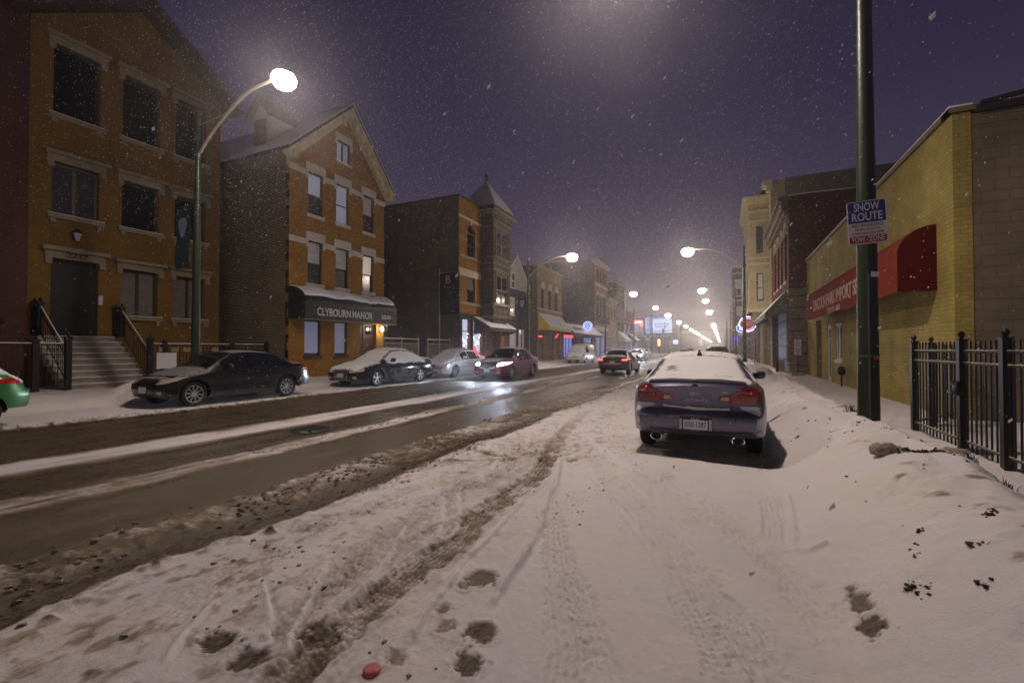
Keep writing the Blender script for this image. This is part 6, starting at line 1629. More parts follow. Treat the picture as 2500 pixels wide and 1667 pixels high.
def sedan_top(h, H, cowl, rf, rr, deck, zc=.98, zd=1.04, nose=.62, hoodf=.78, tail=1.0, zr=None):
    zr = zr or H - .05
    return [(h, nose), (h - .10, hoodf - .04), (h - .30, hoodf), (cowl + .25, zc - .05), (cowl, zc), (rf, zr), ((rf + rr) / 2 + .1, H), (rr, H - .05), (deck, zd), (-h + .25, zd - .01), (-h + .03, tail), (-h, tail - .06)]
def paint(name, col, metal=.35, rough=.28, coat=.6): return car_paint(name, col, metal, rough, coat)
REDLENS = mat("dark red lamp lens", (.23, .008, .008), .12, coat=.5)
REDLENS2 = mat("bright red lamp lens", (.42, .012, .010), .12, coat=.5)
CLEARLENS = mat("clear lamp lens", (.45, .40, .35), .15, coat=.5)
TAILGLOW = emit("lit tail lamp", (1.0, .06, .05), 9)
HEADGLOW = emit("lit headlamp", (.72, .80, 1.0), 160)

PALECH = mat("bright badge metal", (.80, .78, .80), .25, metal=.35)
# the grey-blue saloon parked ahead of the camera
h = 4.75 / 2; cab = (1.20, .42, -.98, -1.66)
c = Car("parked_car", "grey blue saloon under snow, parked nearest on the right with its boot facing us", "car", 4.75, 1.77, 1.44,
        sedan_top(h, 1.44, 1.2, .42, -.98, -1.66, zc=.99, zd=1.10, tail=1.055), paint("violet grey metallic paint", (.125, .122, .185), .6, .30), (1.42, -1.43), R=.33, roofw=.595, hoodw=.80, cabin=cab,
        shoulder=[(-h, .93), (-h + .4, .97), (-1.4, .96), (0, .92), (1.2, .88), (h - .3, .70), (h, .6)],
        rear=[(.15, -.20), (.27, -.12), (.33, -.06), (.39, .03), (.45, .06), (.60, .075), (.655, .055), (.685, -.045), (.75, -.05), (.90, -.035), (1.0, .015), (1.06, .05)])
G37 = c
c.glass(cab, split=[(.78, .02), (-.05, -.90), (-.95, -1.22)])
c.wheels(5, mat("dull alloy", (.3, .3, .3), .4, metal=.6)); c.mirrors(.62, 1.0); c.handles((-.15, -1.05), .84); c.seams((.75, -.02, -.95))
for sd in (-1, 1):
    A = lambda pts: [(sd * a, z) for a, z in (pts if sd > 0 else pts[::-1])]
    tl = c.quad("tail_light", REDLENS, 'rear', A([(.445, .795), (.60, .805), (.775, .83)]), A([(.445, .905), (.60, 1.02), (.775, .965)]), nu=14, nv=8, off=.012, thick=.03)
    c.quad("reflector", REDLENS2, 'rear', A([(.455, .80), (.60, .81)]), A([(.46, .86), (.585, .83)]), nu=6, nv=2, off=.016, parent=tl)
    for xx, rr_ in ((.565, .055), (.69, .065)):
        p, n = c.hit('rear', sd * xx, .895); b = MB(); b.lathe([(rr_, 0), (rr_ * .96, -.012), (rr_ * .8, -.016), (0, -.02)], (p.x, p.y - .012, p.z), 18, axis='Y'); b.build("lamp_bowl", REDLENS, tl, smooth=True)
    il = c.quad("inner_light", REDLENS2 if sd < 0 else REDLENS, 'rear', A([(.275, .815), (.43, .80)]), A([(.30, .885), (.43, .905)]), nu=6, nv=4, off=.012, thick=.03)
    c.quad("clear_lens", CLEARLENS, 'rear', A([(.305, .83), (.41, .825)]), A([(.325, .868), (.41, .878)]), nu=4, nv=2, off=.016, parent=il)
    c.quad("shut_line", BLACKPL, 'rear', A([(.432, .70), (.442, .70)]), A([(.432, .91), (.442, .91)]), nu=1, nv=6, off=.002)
    p, n = c.hit('rear', sd * .52, .33)
    b = MB(); o = (sd * .52, -h + .06, .295)
    pr_ = [(.058, .3), (.060, .0), (.050, -.004), (.046, .02), (.044, .25)]
    i0 = len(b.v); b.lathe(pr_, o, 18, axis='Y'); b.v = [(o[0] + (v[0] - o[0]) * 1.35, v[1], v[2]) for v in b.v]; ex = b.build("exhaust_tip", CHROME, c.t, smooth=True, auto=40)
    b = MB(); b.lathe([(.045, .12), (0, .12)], o, 14, axis='Y'); b.v = [(o[0] + (v[0] - o[0]) * 1.35, v[1], v[2]) for v in b.v]; b.build("exhaust_bore", BLACKPL, ex)
    c.quad("parking_sensor", BLACKPL, 'rear', A([(.47, .575), (.50, .575)]), A([(.47, .605), (.50, .605)]), nu=2, nv=2, off=.003)
c.quad("bumper_seam", BLACKPL, 'rear', [(-.80, .435), (-.3, .395), (.3, .395), (.80, .435)], [(-.80, .455), (-.3, .412), (.3, .412), (.80, .455)], nu=24, nv=1, off=.003)
c.quad("spoiler_edge", c.paint, 'rear', [(-.62, 1.035), (-.3, 1.055), (.3, 1.055), (.62, 1.035)], [(-.60, 1.05), (-.3, 1.075), (.3, 1.075), (.60, 1.05)], nu=24, nv=3, off=.03, thick=.04)
c.quad("plate_recess", BLACKPL, 'rear', [(-.215, .415), (.215, .415)], [(-.205, .60), (.205, .60)], nu=8, nv=4, off=.003)
pl, fr = c.plate('rear', .505, m=mat("pale license plate", (.62, .66, .78), .4))
PT = mat("maroon plate numerals", (.11, .02, .04), .5)
text("plate_number", "X50 1287", .098, PT, pl, fr, 0, .50, .005, .001, .72)
b = MB(); b.fbox(fr, -.155, .155, .565, .587, .003, .009); b.fbox(fr, -.155, .155, .415, .436, .003, .009); pf = b.build("plate_frame", mat("navy plate frame", (.02, .022, .05), .4), pl)
text("frame_lettering", "FIELDS", .034, WHITEP, pf, fr, 0, .576, .0095, .001, 1.1); text("frame_lettering", "GLENCOE", .024, GREYP, pf, fr, 0, .425, .0095, .001, 1.1)
b = MB(); b.fbox(fr, .10, .14, .545, .562, .004, .0055); b.build("sticker", mat("yellow plate sticker", (.6, .5, .08), .5), pl)
for sd in (-1, 1):
    b = MB(); b.fbox(fr, sd * .185 - .018, sd * .185 + .018, .43, .575, -.006, .002); b.build("recess_panel", GREYP, c.t)
yb = c.hit('rear', 0, .90)[0].y
fe = nearside(yb - .006)
b = MB()
for sd in (-1, 1):
    pts = [(sd * (.008 + .05 * t_), .905 + .024 * math.sin(t_ * math.pi) * (1 - .2 * t_)) for t_ in [k / 8 for k in range(9)]] + [(sd * (.058 - .045 * t_), .905 - .022 * math.sin(t_ * math.pi)) for t_ in [k / 8 for k in range(1, 8)]]
    b.tube([fe(u, z, .006) for u, z in pts + pts[:1]], .0062, 6)
b.build("badge", PALECH, c.t, smooth=True)
text("badge_lettering", "I N F I N I T I", .040, PALECH, c.t, nearside(c.hit('rear', 0, .80)[0].y - .004), 0, .815, .004, .003, 1.35)
text("badge_lettering", "G37x", .036, PALECH, c.t, nearside(c.hit('rear', .33, .93)[0].y - .004), .36, .935, .003, .002, 1.1)
b = MB(); p, n = c.hit('rear', 0, 1.03); b.box(-.035, .035, p.y - .035, p.y, 1.01, 1.04); b.build("camera_pod", BLACKPL, c.t)
# snow on it
sn = c.snow(-h + .13, -1.62, .95, .020, .012, wfun=lambda y: c.hw(y) * .90, seed=4)
c.snow(-1.70, -.94, .95, .022, .015, seed=5)
c.snow(-1.0, .45, 1.0, .035, .015, seed=6)
c.snow(.45, 1.2, .97, .03, .015, seed=7); c.snow(1.2, h - .1, .99, .035, .02, wfun=lambda y: c.hw(y) * .88, seed=8)
for vw in ('left', 'right'):
    c.side_snow(vw, -1.75, -1.15, lambda y: c.zs(y) + .02 + .10 * max(0, (-1.3 - y)), lambda y: c.zt(y) - c.cr(y), .012)
c.quad("snow_cover", SNOW, 'rear', [(-.42, .715), (0, .69), (.42, .70)], [(-.43, .745), (0, .715), (.43, .73)], nu=24, nv=3, off=.02, thick=.05, pillow=.012)
for sd in (-1, 1):
    A = lambda pts: [(sd * a, z) for a, z in (pts if sd > 0 else pts[::-1])]
    c.quad("snow_cover", FILM, 'rear', A([(.46, .735), (.60, .68), (.74, .61), (.86, .55)]), A([(.46, .755), (.60, .785), (.74, .80), (.86, .81)]), nu=14, nv=8, off=.004, thick=.003, pillow=.010, noise=.02)
b = MB(); z = c.zt(-.85); b.hexa([(-.05, -1.0, z - .02), (.05, -1.0, z - .02), (.03, -.78, z - .01), (-.03, -.78, z - .01), (-.012, -.98, z + .10), (.012, -.98, z + .10), (.008, -.90, z + .06), (-.008, -.90, z + .06)]); b.build("roof_fin", BLACKPL, c.t)
b = MB(); random.seed(2)
for k in range(7):
    y0_ = -1.52 + k * .028; p, n = c.hit('top', -.46 + random.uniform(-.03, .03), y0_); q, n2 = c.hit('top', -.26 + random.uniform(-.10, .04), y0_ + .02)
    b.tube([p + n * .024, (p + q) / 2 + n * .024, q + n * .024], [.003, .007, .002], 6)
b.build("wiped_glass", CARGLASS, c.t)
c.place(-.335, 9.03, 1, dz=.0)
# the black saloon at the left kerb, front towards us
h = 4.58 / 2; cab = (1.05, .30, -1.0, -1.62)
def std(name, label, L, W, H, cab, col, metal=.3, wheels=(1.36, -1.37), group=None, kind='car', **k):
    hh = L / 2
    c = Car(name, label, kind, L, W, H, sedan_top(hh, H, *cab, **{q: k.pop(q) for q in ('zc', 'zd', 'nose', 'hoodf', 'tail') if q in k}), paint(col[0], col[1], metal), wheels, cabin=cab, roofw=k.pop('roofw', .58), hoodw=k.pop('hoodw', .82), group=group, **k)
    return c
def front_end(c, grille=True, glow=None, zl=.66, badge=True, hw=.5):
    W2 = c.W / 2
    for sd in (-1, 1):
        A = lambda pts: [(sd * a, z) for a, z in (pts if sd > 0 else pts[::-1])]
        hl = c.quad("headlight", glow or CLEARLENS, 'front', A([(W2 - .42, zl - .07), (W2 - .22, zl - .05), (W2 - .05, zl + .02)]), A([(W2 - .42, zl + .05), (W2 - .22, zl + .09), (W2 - .05, zl + .10)]), nu=8, nv=4, off=.008, thick=.02)
        c.quad("fog_light", CLEARLENS, 'front', A([(W2 - .40, .34), (W2 - .26, .34)]), A([(W2 - .40, .42), (W2 - .26, .43)]), nu=3, nv=2, off=.004)
    if grille:
        g = c.quad("grille", BLACKPL, 'front', [(-.30, zl - .10), (.30, zl - .10)], [(-.36, zl + .06), (.36, zl + .06)], nu=8, nv=4, off=.005)
        c.quad("grille_rim", CHROME, 'front', [(-.30, zl - .125), (.30, zl - .125)], [(-.305, zl - .10), (.305, zl - .10)], nu=8, nv=1, off=.010, parent=g)
    c.quad("air_intake", BLACKPL, 'front', [(-.42, .27), (.42, .27)], [(-.46, .38), (.46, .38)], nu=8, nv=2, off=.004)
def rear_end(c, glow=None, zl=.86, w0=.34, plate=True):
    W2 = c.W / 2
    for sd in (-1, 1):
        A = lambda pts: [(sd * a, z) for a, z in (pts if sd > 0 else pts[::-1])]
        tl = c.quad("tail_light", REDLENS2, 'rear', A([(w0, zl - .07), (W2 - .25, zl - .08), (W2 - .04, zl - .05)]), A([(w0 + .02, zl + .06), (W2 - .25, zl + .09), (W2 - .04, zl + .08)]), nu=10, nv=5, off=.010, thick=.02)
        if glow: c.quad("lit_lamp", glow, 'rear', A([(W2 - .34, zl - .035), (W2 - .08, zl - .03)]), A([(W2 - .34, zl + .03), (W2 - .08, zl + .035)]), nu=5, nv=3, off=.018, parent=tl)
    if plate: c.plate('rear', .74)
c = std("parked_car", "black saloon with bright ten spoke wheels parked before the stone steps", 4.36, 1.80, 1.44, (1.16, .41, -.89, -1.50), ("black metallic paint", (.0035, .0033, .0038)), .05, wheels=(1.475, -1.255), zc=.98, zd=1.06, tail=1.02)
h = 4.36 / 2; cab = (1.16, .41, -.89, -1.50)
c.glass(cab); c.wheels(10, mat("bright silver wheel", (.55, .55, .58), .35, metal=.5)); c.mirrors(.66, .99); c.handles((-.0, -.9), .86); c.seams((.81, .08, -.87)); front_end(c); rear_end(c)
c.plate('front', .45)
c.patch("snow_cover", DUSTING, 'top', lambda u, v: ((2 * u - 1) * c.hw(cab[3] - .02 + (-h + .14 - cab[3]) * v) * .88, cab[3] - .02 + (-h + .14 - cab[3]) * v), nu=14, nv=8, off=.003, thick=.003, pillow=.006)
c.patch("snow_cover", DUSTING, 'top', lambda u, v: ((2 * u - 1) * c.wr(.34 - 1.36 * v) * .98, .34 - 1.36 * v), nu=12, nv=12, off=.003, thick=.003, pillow=.008)
c.patch("snow_cover", DUSTING, 'top', lambda u, v: ((2 * u - 1) * c.hw(1.1 + (h - 1.20) * v) * .95, 1.1 + (h - 1.20) * v), nu=16, nv=14, off=.003, thick=.003, pillow=.006)
for vw in ('right', 'left'): c.quad("window_trim", CHROME, vw, [(.73, c.zs(.73) + .018), (-.5, c.zs(-.5) + .018), (-1.25, c.zs(-1.25) + .018)], [(.73, c.zs(.73) + .032), (-.5, c.zs(-.5) + .032), (-1.25, c.zs(-1.25) + .032)], nu=16, nv=1, off=.008)
c.place(-13.17, 8.70, -1)
for sd in (-1, 1): pass
car_paint("charcoal metallic paint", (.004, .004, .0045), .0, .10, .1)
# the dark saloon under thick snow
h = 4.92 / 2; cab = (1.15, .30, -1.0, -1.80)
c = std("parked_car", "dark saloon smothered in snow before the black awning house", 4.92, 1.86, 1.47, cab, ("charcoal metallic paint", (.005, .0048, .005)), .0, wheels=(1.43, -1.41), zc=.98, zd=1.06)
c.glass(cab); c.wheels(5); c.mirrors(.62, 1.0, BLACKPL); c.handles((-.1, -1.05), .82); c.seams((.72, -.02, -1.0)); rear_end(c)
for sd in (-1, 1):
    A = lambda pts: [(sd * a, z) for a, z in (pts if sd > 0 else pts[::-1])]
    c.quad("headlight", CLEARLENS, 'front', A([(.40, .56), (.66, .58), (.88, .62)]), A([(.42, .68), (.66, .70), (.88, .71)]), nu=8, nv=4, off=.006)
    c.quad("fog_light", CLEARLENS, 'front', A([(.56, .33), (.72, .34)]), A([(.56, .42), (.72, .43)]), nu=3, nv=2, off=.004)
g = c.quad("grille", BLACKPL, 'front', [(-.27, .30), (.27, .30)], [(-.34, .70), (.34, .70)], nu=6, nv=6, off=.006)
for k in range(8): c.quad("grille_bar", mat("dull chrome", (.35, .35, .35), .35, metal=.7), 'front', [(-.27, .36 + k * .042), (.27, .36 + k * .042)], [(-.27, .372 + k * .042), (.27, .372 + k * .042)], nu=5, nv=1, off=.012, parent=g)
for sd in (-1, 1): c.quad("grille_rim", MATS["dull chrome"], 'front', [(sd * .285 - .012, .30), (sd * .285 + .012, .30)], [(sd * .35 - .012, .70), (sd * .35 + .012, .70)], nu=1, nv=5, off=.012, parent=g)
c.quad("grille_rim", MATS["dull chrome"], 'front', [(-.28, .285), (.28, .285)], [(-.28, .305), (.28, .305)], nu=5, nv=1, off=.012, parent=g)
c.plate('front', .47, m=GREYP)
c.snow(-h + .1, cab[3] + .1, .98, .06, .03, wfun=lambda y: c.hw(y) * .92, seed=21); c.snow(cab[3], cab[2] + .1, 1.0, .05, .03, seed=22); c.snow(cab[2], cab[1], 1.02, .07, .03, seed=23); c.snow(cab[1] - .05, cab[0] + .08, 1.0, .06, .03, seed=24)
c.snow(cab[0], h - .02, 1.0, .06, .05, wfun=lambda y: c.hw(y) * .93, seed=25)
for vw in ('left', 'right'): c.side_snow(vw, .95, -1.75, lambda y: c.zs(y) - .03 + .02 * math.sin(9 * y), lambda y: c.zt(y) - c.cr(y) + .0, .03)
c.quad("snow_cover", CARSNOW, 'front', [(-.75, .66), (-.3, .71), (.3, .71), (.75, .66)], [(-.75, .74), (0, .78), (.75, .74)], nu=16, nv=4, off=.004, pillow=.03)
c.place(-13.25, 15.55, -1)
# silver white saloon
h = 4.80 / 2; cab = (1.10, .35, -1.0, -1.70)
c = std("parked_car", "pale silver saloon veiled in snow behind the charcoal saloon", 4.80, 1.82, 1.45, cab, ("pale silver paint", (.50, .48, .45)), .4, wheels=(1.40, -1.38), zc=.98, zd=1.06)
c.glass(cab); c.wheels(5); c.mirrors(.60, 1.0); c.handles((-.1, -1.05), .84); c.seams((.72, -.02, -1.0)); front_end(c, grille=True); rear_end(c)
for vw in ('left', 'right'): c.quad("rubbing_strip", BLACKPL, vw, [(h - .9, .52), (-h + .9, .52)], [(h - .9, .56), (-h + .9, .56)], nu=20, nv=1, off=.006)
c.quad("rubbing_strip", BLACKPL, 'front', [(-.8, .50), (.8, .50)], [(-.8, .54), (.8, .54)], nu=16, nv=1, off=.01)
c.snow(-h + .1, cab[3] + .1, .98, .05, .02, wfun=lambda y: c.hw(y) * .90, seed=31); c.snow(cab[3], cab[2] + .1, .97, .04, .02, seed=32); c.snow(cab[2], cab[1], 1.0, .06, .02, seed=33); c.snow(cab[1] - .05, cab[0] + .08, .97, .05, .02, seed=34); c.snow(cab[0], h - .02, 1.0, .06, .04, wfun=lambda y: c.hw(y) * .92, seed=35)
c.place(-13.22, 21.25, -1)
# red saloon driving towards us, headlamps lit
h = 4.80 / 2; cab = (1.10, .30, -1.0, -1.72)
c = std("moving_car", "dark red saloon driving towards us with both headlamps glaring", 4.80, 1.82, 1.58, cab, ("dark red paint", (.21, .008, .014)), .15, wheels=(1.42, -1.36), zc=1.06, zd=1.14, hoodf=.86, nose=.70, R=.34)
c.glass(cab); c.wheels(5); c.mirrors(.60, 1.02); c.handles((-.1, -1.05), .86); c.seams((.72, -.02, -1.0)); front_end(c, glow=HEADGLOW, zl=.75); rear_end(c); c.plate('front', .46)
c.snow(cab[2] - .1, cab[1] - .02, .96, .04, .02, seed=43); c.patch("snow_cover", FILM, 'top', lambda u, v: ((2 * u - 1) * c.hw(1.1 + (h - 1.2) * v) * .86, 1.1 + (h - 1.2) * v), nu=14, nv=12, off=.003, thick=.003, pillow=.008)
c.quad("snow_cover", CARSNOW, 'front', [(-.46, .56), (-.2, .53), (0, .50), (.2, .53), (.46, .56)], [(-.46, .66), (-.2, .60), (0, .56), (.2, .60), (.46, .66)], nu=20, nv=3, off=.02, thick=.03, pillow=.01)
c.place(-10.3, 21.85, -1)
def beams(c, e=260, col=(.70, .80, 1.0), z=.66):
    for sd in (-1, 1):
        ld = bpy.data.lights.new("headlight_beam", 'SPOT'); ld.energy = e; ld.color = col; ld.spot_size = rad(60); ld.spot_blend = .8; ld.shadow_soft_size = .08
        lo = bpy.data.objects.new("headlight_beam", ld); COL.objects.link(lo); lo.parent = c.t; lo.location = (sd * (c.W / 2 - .25), c.h + .10, z); lo.rotation_euler = (rad(79), 0, 0)
beams(c, 1000)
# brown saloon driving away
h = 4.75 / 2; cab = (1.10, .35, -1.0, -1.70)
c = std("moving_car", "brownish saloon driving away from us in the middle lane, tail lamps lit", 4.75, 1.80, 1.47, cab, ("dirty brown grey paint", (.085, .058, .042)), .3, wheels=(1.40, -1.38), zc=.98, zd=1.08, tail=1.05)
c.glass(cab); c.wheels(5); c.mirrors(.60, 1.0); c.handles((-.1, -1.05), .84); c.seams((.72, -.02, -1.0)); front_end(c, glow=HEADGLOW); rear_end(c, glow=TAILGLOW, zl=.88, w0=.40)
c.snow(cab[3] + .15, -h + .1, .96, .02, .01, wfun=lambda y: c.hw(y) * .86, seed=51); c.snow(cab[2], cab[1], .98, .05, .03, seed=53)
c.quad("snow_cover", CARSNOW, 'rear', [(-.60, .63), (.60, .63)], [(-.60, .68), (.60, .68)], nu=16, nv=2, off=.012, thick=.03, pillow=.01)
b = MB()
for k in range(6): p, n = c.hit('rear', -.12 + k * .048, .99); b.box(p.x - .016, p.x + .016, p.y - .006, p.y + .01, .975, 1.0)
b.build("badge", CHROME, c.t)
c.place(-5.72, 28.4, 1)
beams(c, 200)
# far traffic
h = 4.7 / 2; cab = (1.10, .35, -1.0, -1.68)
c = std("moving_car", "oncoming car whose single dazzling headlamp glare hides its front, past the brown saloon", 4.7, 1.80, 1.46, cab, ("bluish silver paint", (.25, .27, .32)), .4, wheels=(1.40, -1.38)); c.glass(cab); c.wheels(5); front_end(c, glow=HEADGLOW, zl=.68); c.snow(cab[2], cab[1], .97, .04, .02)
c.place(-9.3, 56, -1); beams(c, 1000)
for k in range(2):
    c = std("parked_car", ("snowy car parked far along the left kerb, nearer of two by the orange signal", "snowy car parked far along the left kerb, farther of two by the orange signal")[k], 4.7, 1.80, 1.5, cab, ("dull silver paint", (.3, .29, .28)), .4, wheels=(1.40, -1.38), group="far parked cars"); c.glass(cab); c.wheels(5); front_end(c); c.snow(cab[2], cab[1], .97, .05, .02); c.snow(cab[0], c.h - .05, 1.0, .05, .02, wfun=lambda y: c.hw(y) * .9)
    c.place(-13.2, 82 + 7 * k, -1)
for k, (x, y, col, lb) in enumerate(((-5.2, 76, (.12, .02, .02), "red tailed car far down the middle lane, the nearer and lower of two"), (-5.6, 93, (.10, .02, .02), "red tailed car far down the middle lane with a high brake lamp"))):
    c = std("moving_car", lb, 4.6, 1.80, 1.46 if k == 0 else 1.7, cab, ("dark maroon paint %d" % k, col), .3, wheels=(1.40, -1.38)); c.glass(cab); c.wheels(5); rear_end(c, glow=TAILGLOW); c.snow(cab[2], cab[1], .97, .04, .02)
    if k: c.quad("brake_light", TAILGLOW, 'rear', [(-.15, 1.0), (.15, 1.0)], [(-.15, 1.06), (.15, 1.06)], nu=3, nv=1, off=.02)
    c.place(x, y, 1)
def tall(name, label, cat, L, W, H, top, cab, col, wheels, **k):
    c = Car(name, label, cat, L, W, H, top, paint(*col), wheels, cabin=cab, **k); return c
# sport utility parked ahead of the grey-blue saloon
h = 4.7 / 2; cab = (1.0, .35, -1.9, -2.22)
c = tall("parked_car", "tall estate car with a dark rear window parked ahead of the grey blue saloon", "car", 4.7, 1.86, 1.72, [(h, .75), (h - .12, .98), (cab[0] + .2, 1.08), (cab[0], 1.12), (.35, 1.66), (-.5, 1.72), (-1.9, 1.66), (-2.22, 1.15), (-h, 1.02)], cab, ("dark estate paint", (.05, .045, .045)), (1.38, -1.38), R=.36, roofw=.64, hoodw=.84, sill=.26, shoulder=[(-h, .95), (-1.5, 1.02), (1, .98), (h, .72)])
c.glass(cab, split=[(.6, -.05), (-.12, -1.0), (-1.06, -1.85)]); c.wheels(5); c.mirrors(.5, 1.12); rear_end(c, zl=1.0, w0=.55); c.snow(-1.85, .3, .98, .05, .02)
c.quad("rear_glass", CARGLASS, 'rear', [(-.62, 1.16), (.62, 1.16)], [(-.50, 1.50), (.50, 1.50)], nu=8, nv=5, off=.01)
b = MB()
for xx in (-.55, .55): b.tube([(xx, -1.7, 1.74), (xx, -.2, 1.80)], .02, 6)
b.build("roof_rail", BLACKPL, c.t)
c.quad("rear_wiper", BLACKPL, 'rear', [(-.02, 1.10), (.02, 1.10)], [(.0, 1.32), (.03, 1.32)], nu=1, nv=5, off=.03)
c.place(-.35, 38.0, 1)
# white van
h = 4.9 / 2; cab = (1.75, .85, -2.30, -2.42)
c = tall("parked_van", "white van under snow parked before the low shop with snowy awnings", "van", 4.9, 1.94, 1.95, [(h, .72), (h - .15, .98), (1.95, 1.08), (1.75, 1.14), (.85, 1.84), (.3, 1.93), (-2.1, 1.93), (-2.36, 1.80), (-h, 1.5)], cab, ("white van paint", (.62, .60, .57), .0), (1.45, -1.40), R=.34, roofw=.72, hoodw=.86, sill=.30, shoulder=[(-h, 1.05), (1, 1.05), (1.7, 1.0), (h, .72)])
c.glass(cab, split=[(1.35, .45), (.35, .2)]); c.wheels(5, mat("steel wheel", (.2, .2, .2), .5)); c.mirrors(1.2, 1.18, BLACKPL); front_end(c, zl=.78); rear_end(c, zl=1.1, w0=.70)
c.snow(-2.25, .85, .99, .06, .03, seed=61); c.snow(.82, 1.75, .98, .05, .02, seed=62); c.snow(1.72, h - .02, 1.0, .06, .03, wfun=lambda y: c.hw(y) * .92, seed=63)
b = MB()
for yy in (-.9, .1): b.tube([(-.8, yy, 1.95), (-.8, yy, 2.10), (.8, yy, 2.10), (.8, yy, 1.95)], .025, 6)
b.tube([(-.55, -1.3, 2.13), (-.55, .6, 2.13)], .05, 6); b.build("ladder_rack", IRON, c.t)
b = MB(); b.box(-.65, -.45, -1.3, .6, 2.16, 2.24); b.build("snow_cover", SNOW, c.t)
c.place(-13.35, 46.2, -1)
# green hatchback, only its tail in view
h = 3.95 / 2; cab = (1.0, .30, -1.25, -1.72)
c = tall("parked_car", "green hatchback at the left edge with a snowy rear window", "car", 3.95, 1.70, 1.48, [(h, .70), (h - .12, .88), (cab[0], 1.02), (.3, 1.42), (-.3, 1.48), (-1.25, 1.40), (-1.72, 1.02), (-h + .05, .96), (-h, .85)], cab, ("bright green paint", (.035, .20, .045), .2), (1.22, -1.28), R=.31, roofw=.60, hoodw=.82, rear=[(.15, -.2), (.25, -.05), (.40, .05), (.62, .06), (.70, .0), (.9, -.08), (1.0, -.16)], planr=.26)
c.glass(cab, split=[(.55, -.15), (-.22, -1.1)]); c.wheels(5, mat("steel wheel", (.2, .2, .2), .5)); c.mirrors(.5, 1.02)
for sd in (-1, 1):
    A = lambda pts: [(sd * a, z) for a, z in (pts if sd > 0 else pts[::-1])]
    c.quad("tail_light", REDLENS2, 'right' if sd > 0 else 'left', [(-1.45, .84), (-1.85, .80)], [(-1.35, .90), (-1.82, .93)], nu=8, nv=4, off=.008)
c.snow(-1.74, -1.22, .98, .05, .02, seed=71); c.snow(-1.25, .3, 1.0, .05, .02, seed=72); c.patch("snow_cover", CARSNOW, 'rear', lambda u, v: ((2 * u - 1) * .72, .80 + .28 * v), nu=14, nv=8, off=.004, pillow=.03, noise=.02)
for vw in ('left', 'right'): c.side_snow(vw, -1.2, -1.8, lambda y: .98, lambda y: max(1.0, c.zt(y) - c.cr(y)), .03)
c.place(-13.2, 2.78, 1, rz=0)
c.t.rotation_euler = (0, 0, math.pi)
c.t.location = (-13.2, 2.22, gz(-13.2, 2.2))
# ------------------------------------------------------------ loose things on the snow
def lumps(name, n, place, size, material, seed, flat=.7):
    random.seed(seed); b = MB()
    pts = place(n); X = np.array([p[0] for p in pts]); Y = np.array([p[1] for p in pts]); Z, D = ground(X, Y)
    for x, y, z in zip(X, Y, Z):
        r = min(size(), .024); i0 = len(b.v)
        for a, e in ((0, -1), (1, -.2), (2, -.2), (3, -.2), (4, -.2), (5, -.2), (0.5, .55), (2.2, .55), (3.8, .55)):
            k = r * random.uniform(.65, 1.25); w = a * 2 * math.pi / 6 + random.uniform(-.4, .4); q = math.sqrt(max(0, 1 - e * e))
            b.v.append((x + k * q * math.cos(w), y + k * q * math.sin(w) * 1.1, z + flat * k * e + r * flat * .3))
        for f in ((0, 2, 1), (0, 3, 2), (0, 4, 3), (0, 5, 4), (0, 1, 5), (1, 2, 6), (2, 7, 6), (2, 3, 7), (3, 4, 7), (4, 8, 7), (4, 5, 8), (5, 1, 8), (1, 6, 8), (6, 7, 8)):
            b.f.append(tuple(i0 + q for q in f)); b.m.append(0)
    o = b.build(name, material, smooth=True); return tag(o, kind='stuff')
U = random.uniform
SLUSHM = mat("dirty slush", (.33, .275, .20), .7, var=.5, scale=14, bump=.4)
def along(xc, sp, ya, yb):
    def f(n):
        out = []
        while len(out) < n:
            y = ya * (yb / ya) ** U(0, 1); x = xc + random.gauss(0, sp)
            if vnoise(np.array([x * 1.6]), np.array([y * 1.1]), 33)[0] > U(.25, .75): out.append((x, y))
        return out
    return f
def along(xc, sp, ya, yb):
    def f(n):
        out = []
        while len(out) < n:
            y = math.sqrt(U(ya * ya, yb * yb)) if U(0, 1) < .5 else U(ya, yb); x = xc + random.gauss(0, sp)
            if vnoise(np.array([x * 2.6]), np.array([y * 1.3]), 33)[0] > U(.35, .85): out.append((x, y))
        return out
    return f
lumps("slush_clumps", 1500, along(-4.15, .17, 1.0, 20), lambda: abs(random.gauss(.0, .016)) + .004, SLUSHM, 1, .8)
lumps("slush_clumps", 500, along(-3.45, .10, 1.0, 16), lambda: abs(random.gauss(0, .012)) + .003, SLUSHM, 2, .8)
lumps("slush_clumps", 600, along(-6.15, .12, 1.8, 22), lambda: abs(random.gauss(0, .014)) + .004, SLUSHM, 3, .8)
lumps("slush_clumps", 700, along(-12.0, .14, 3, 30), lambda: abs(random.gauss(0, .024)) + .006, mat("grey crusted snow", (.55, .5, .45), .7, var=.3), 4)
lumps("slush_clumps", 380, along(-2.75, .6, 1.3, 9), lambda: abs(random.gauss(0, .008)) + .002, mat("grey ice crumbs", (.42, .38, .35), .6, var=.4), 5, .8)
lumps("slush_clumps", 240, along(-1.5, .4, 1.3, 9), lambda: abs(random.gauss(0, .007)) + .002, MATS["grey ice crumbs"], 15, .8)
SOIL = mat("dark frozen soil and leaves", (.045, .035, .022), .9, var=.6, scale=20)
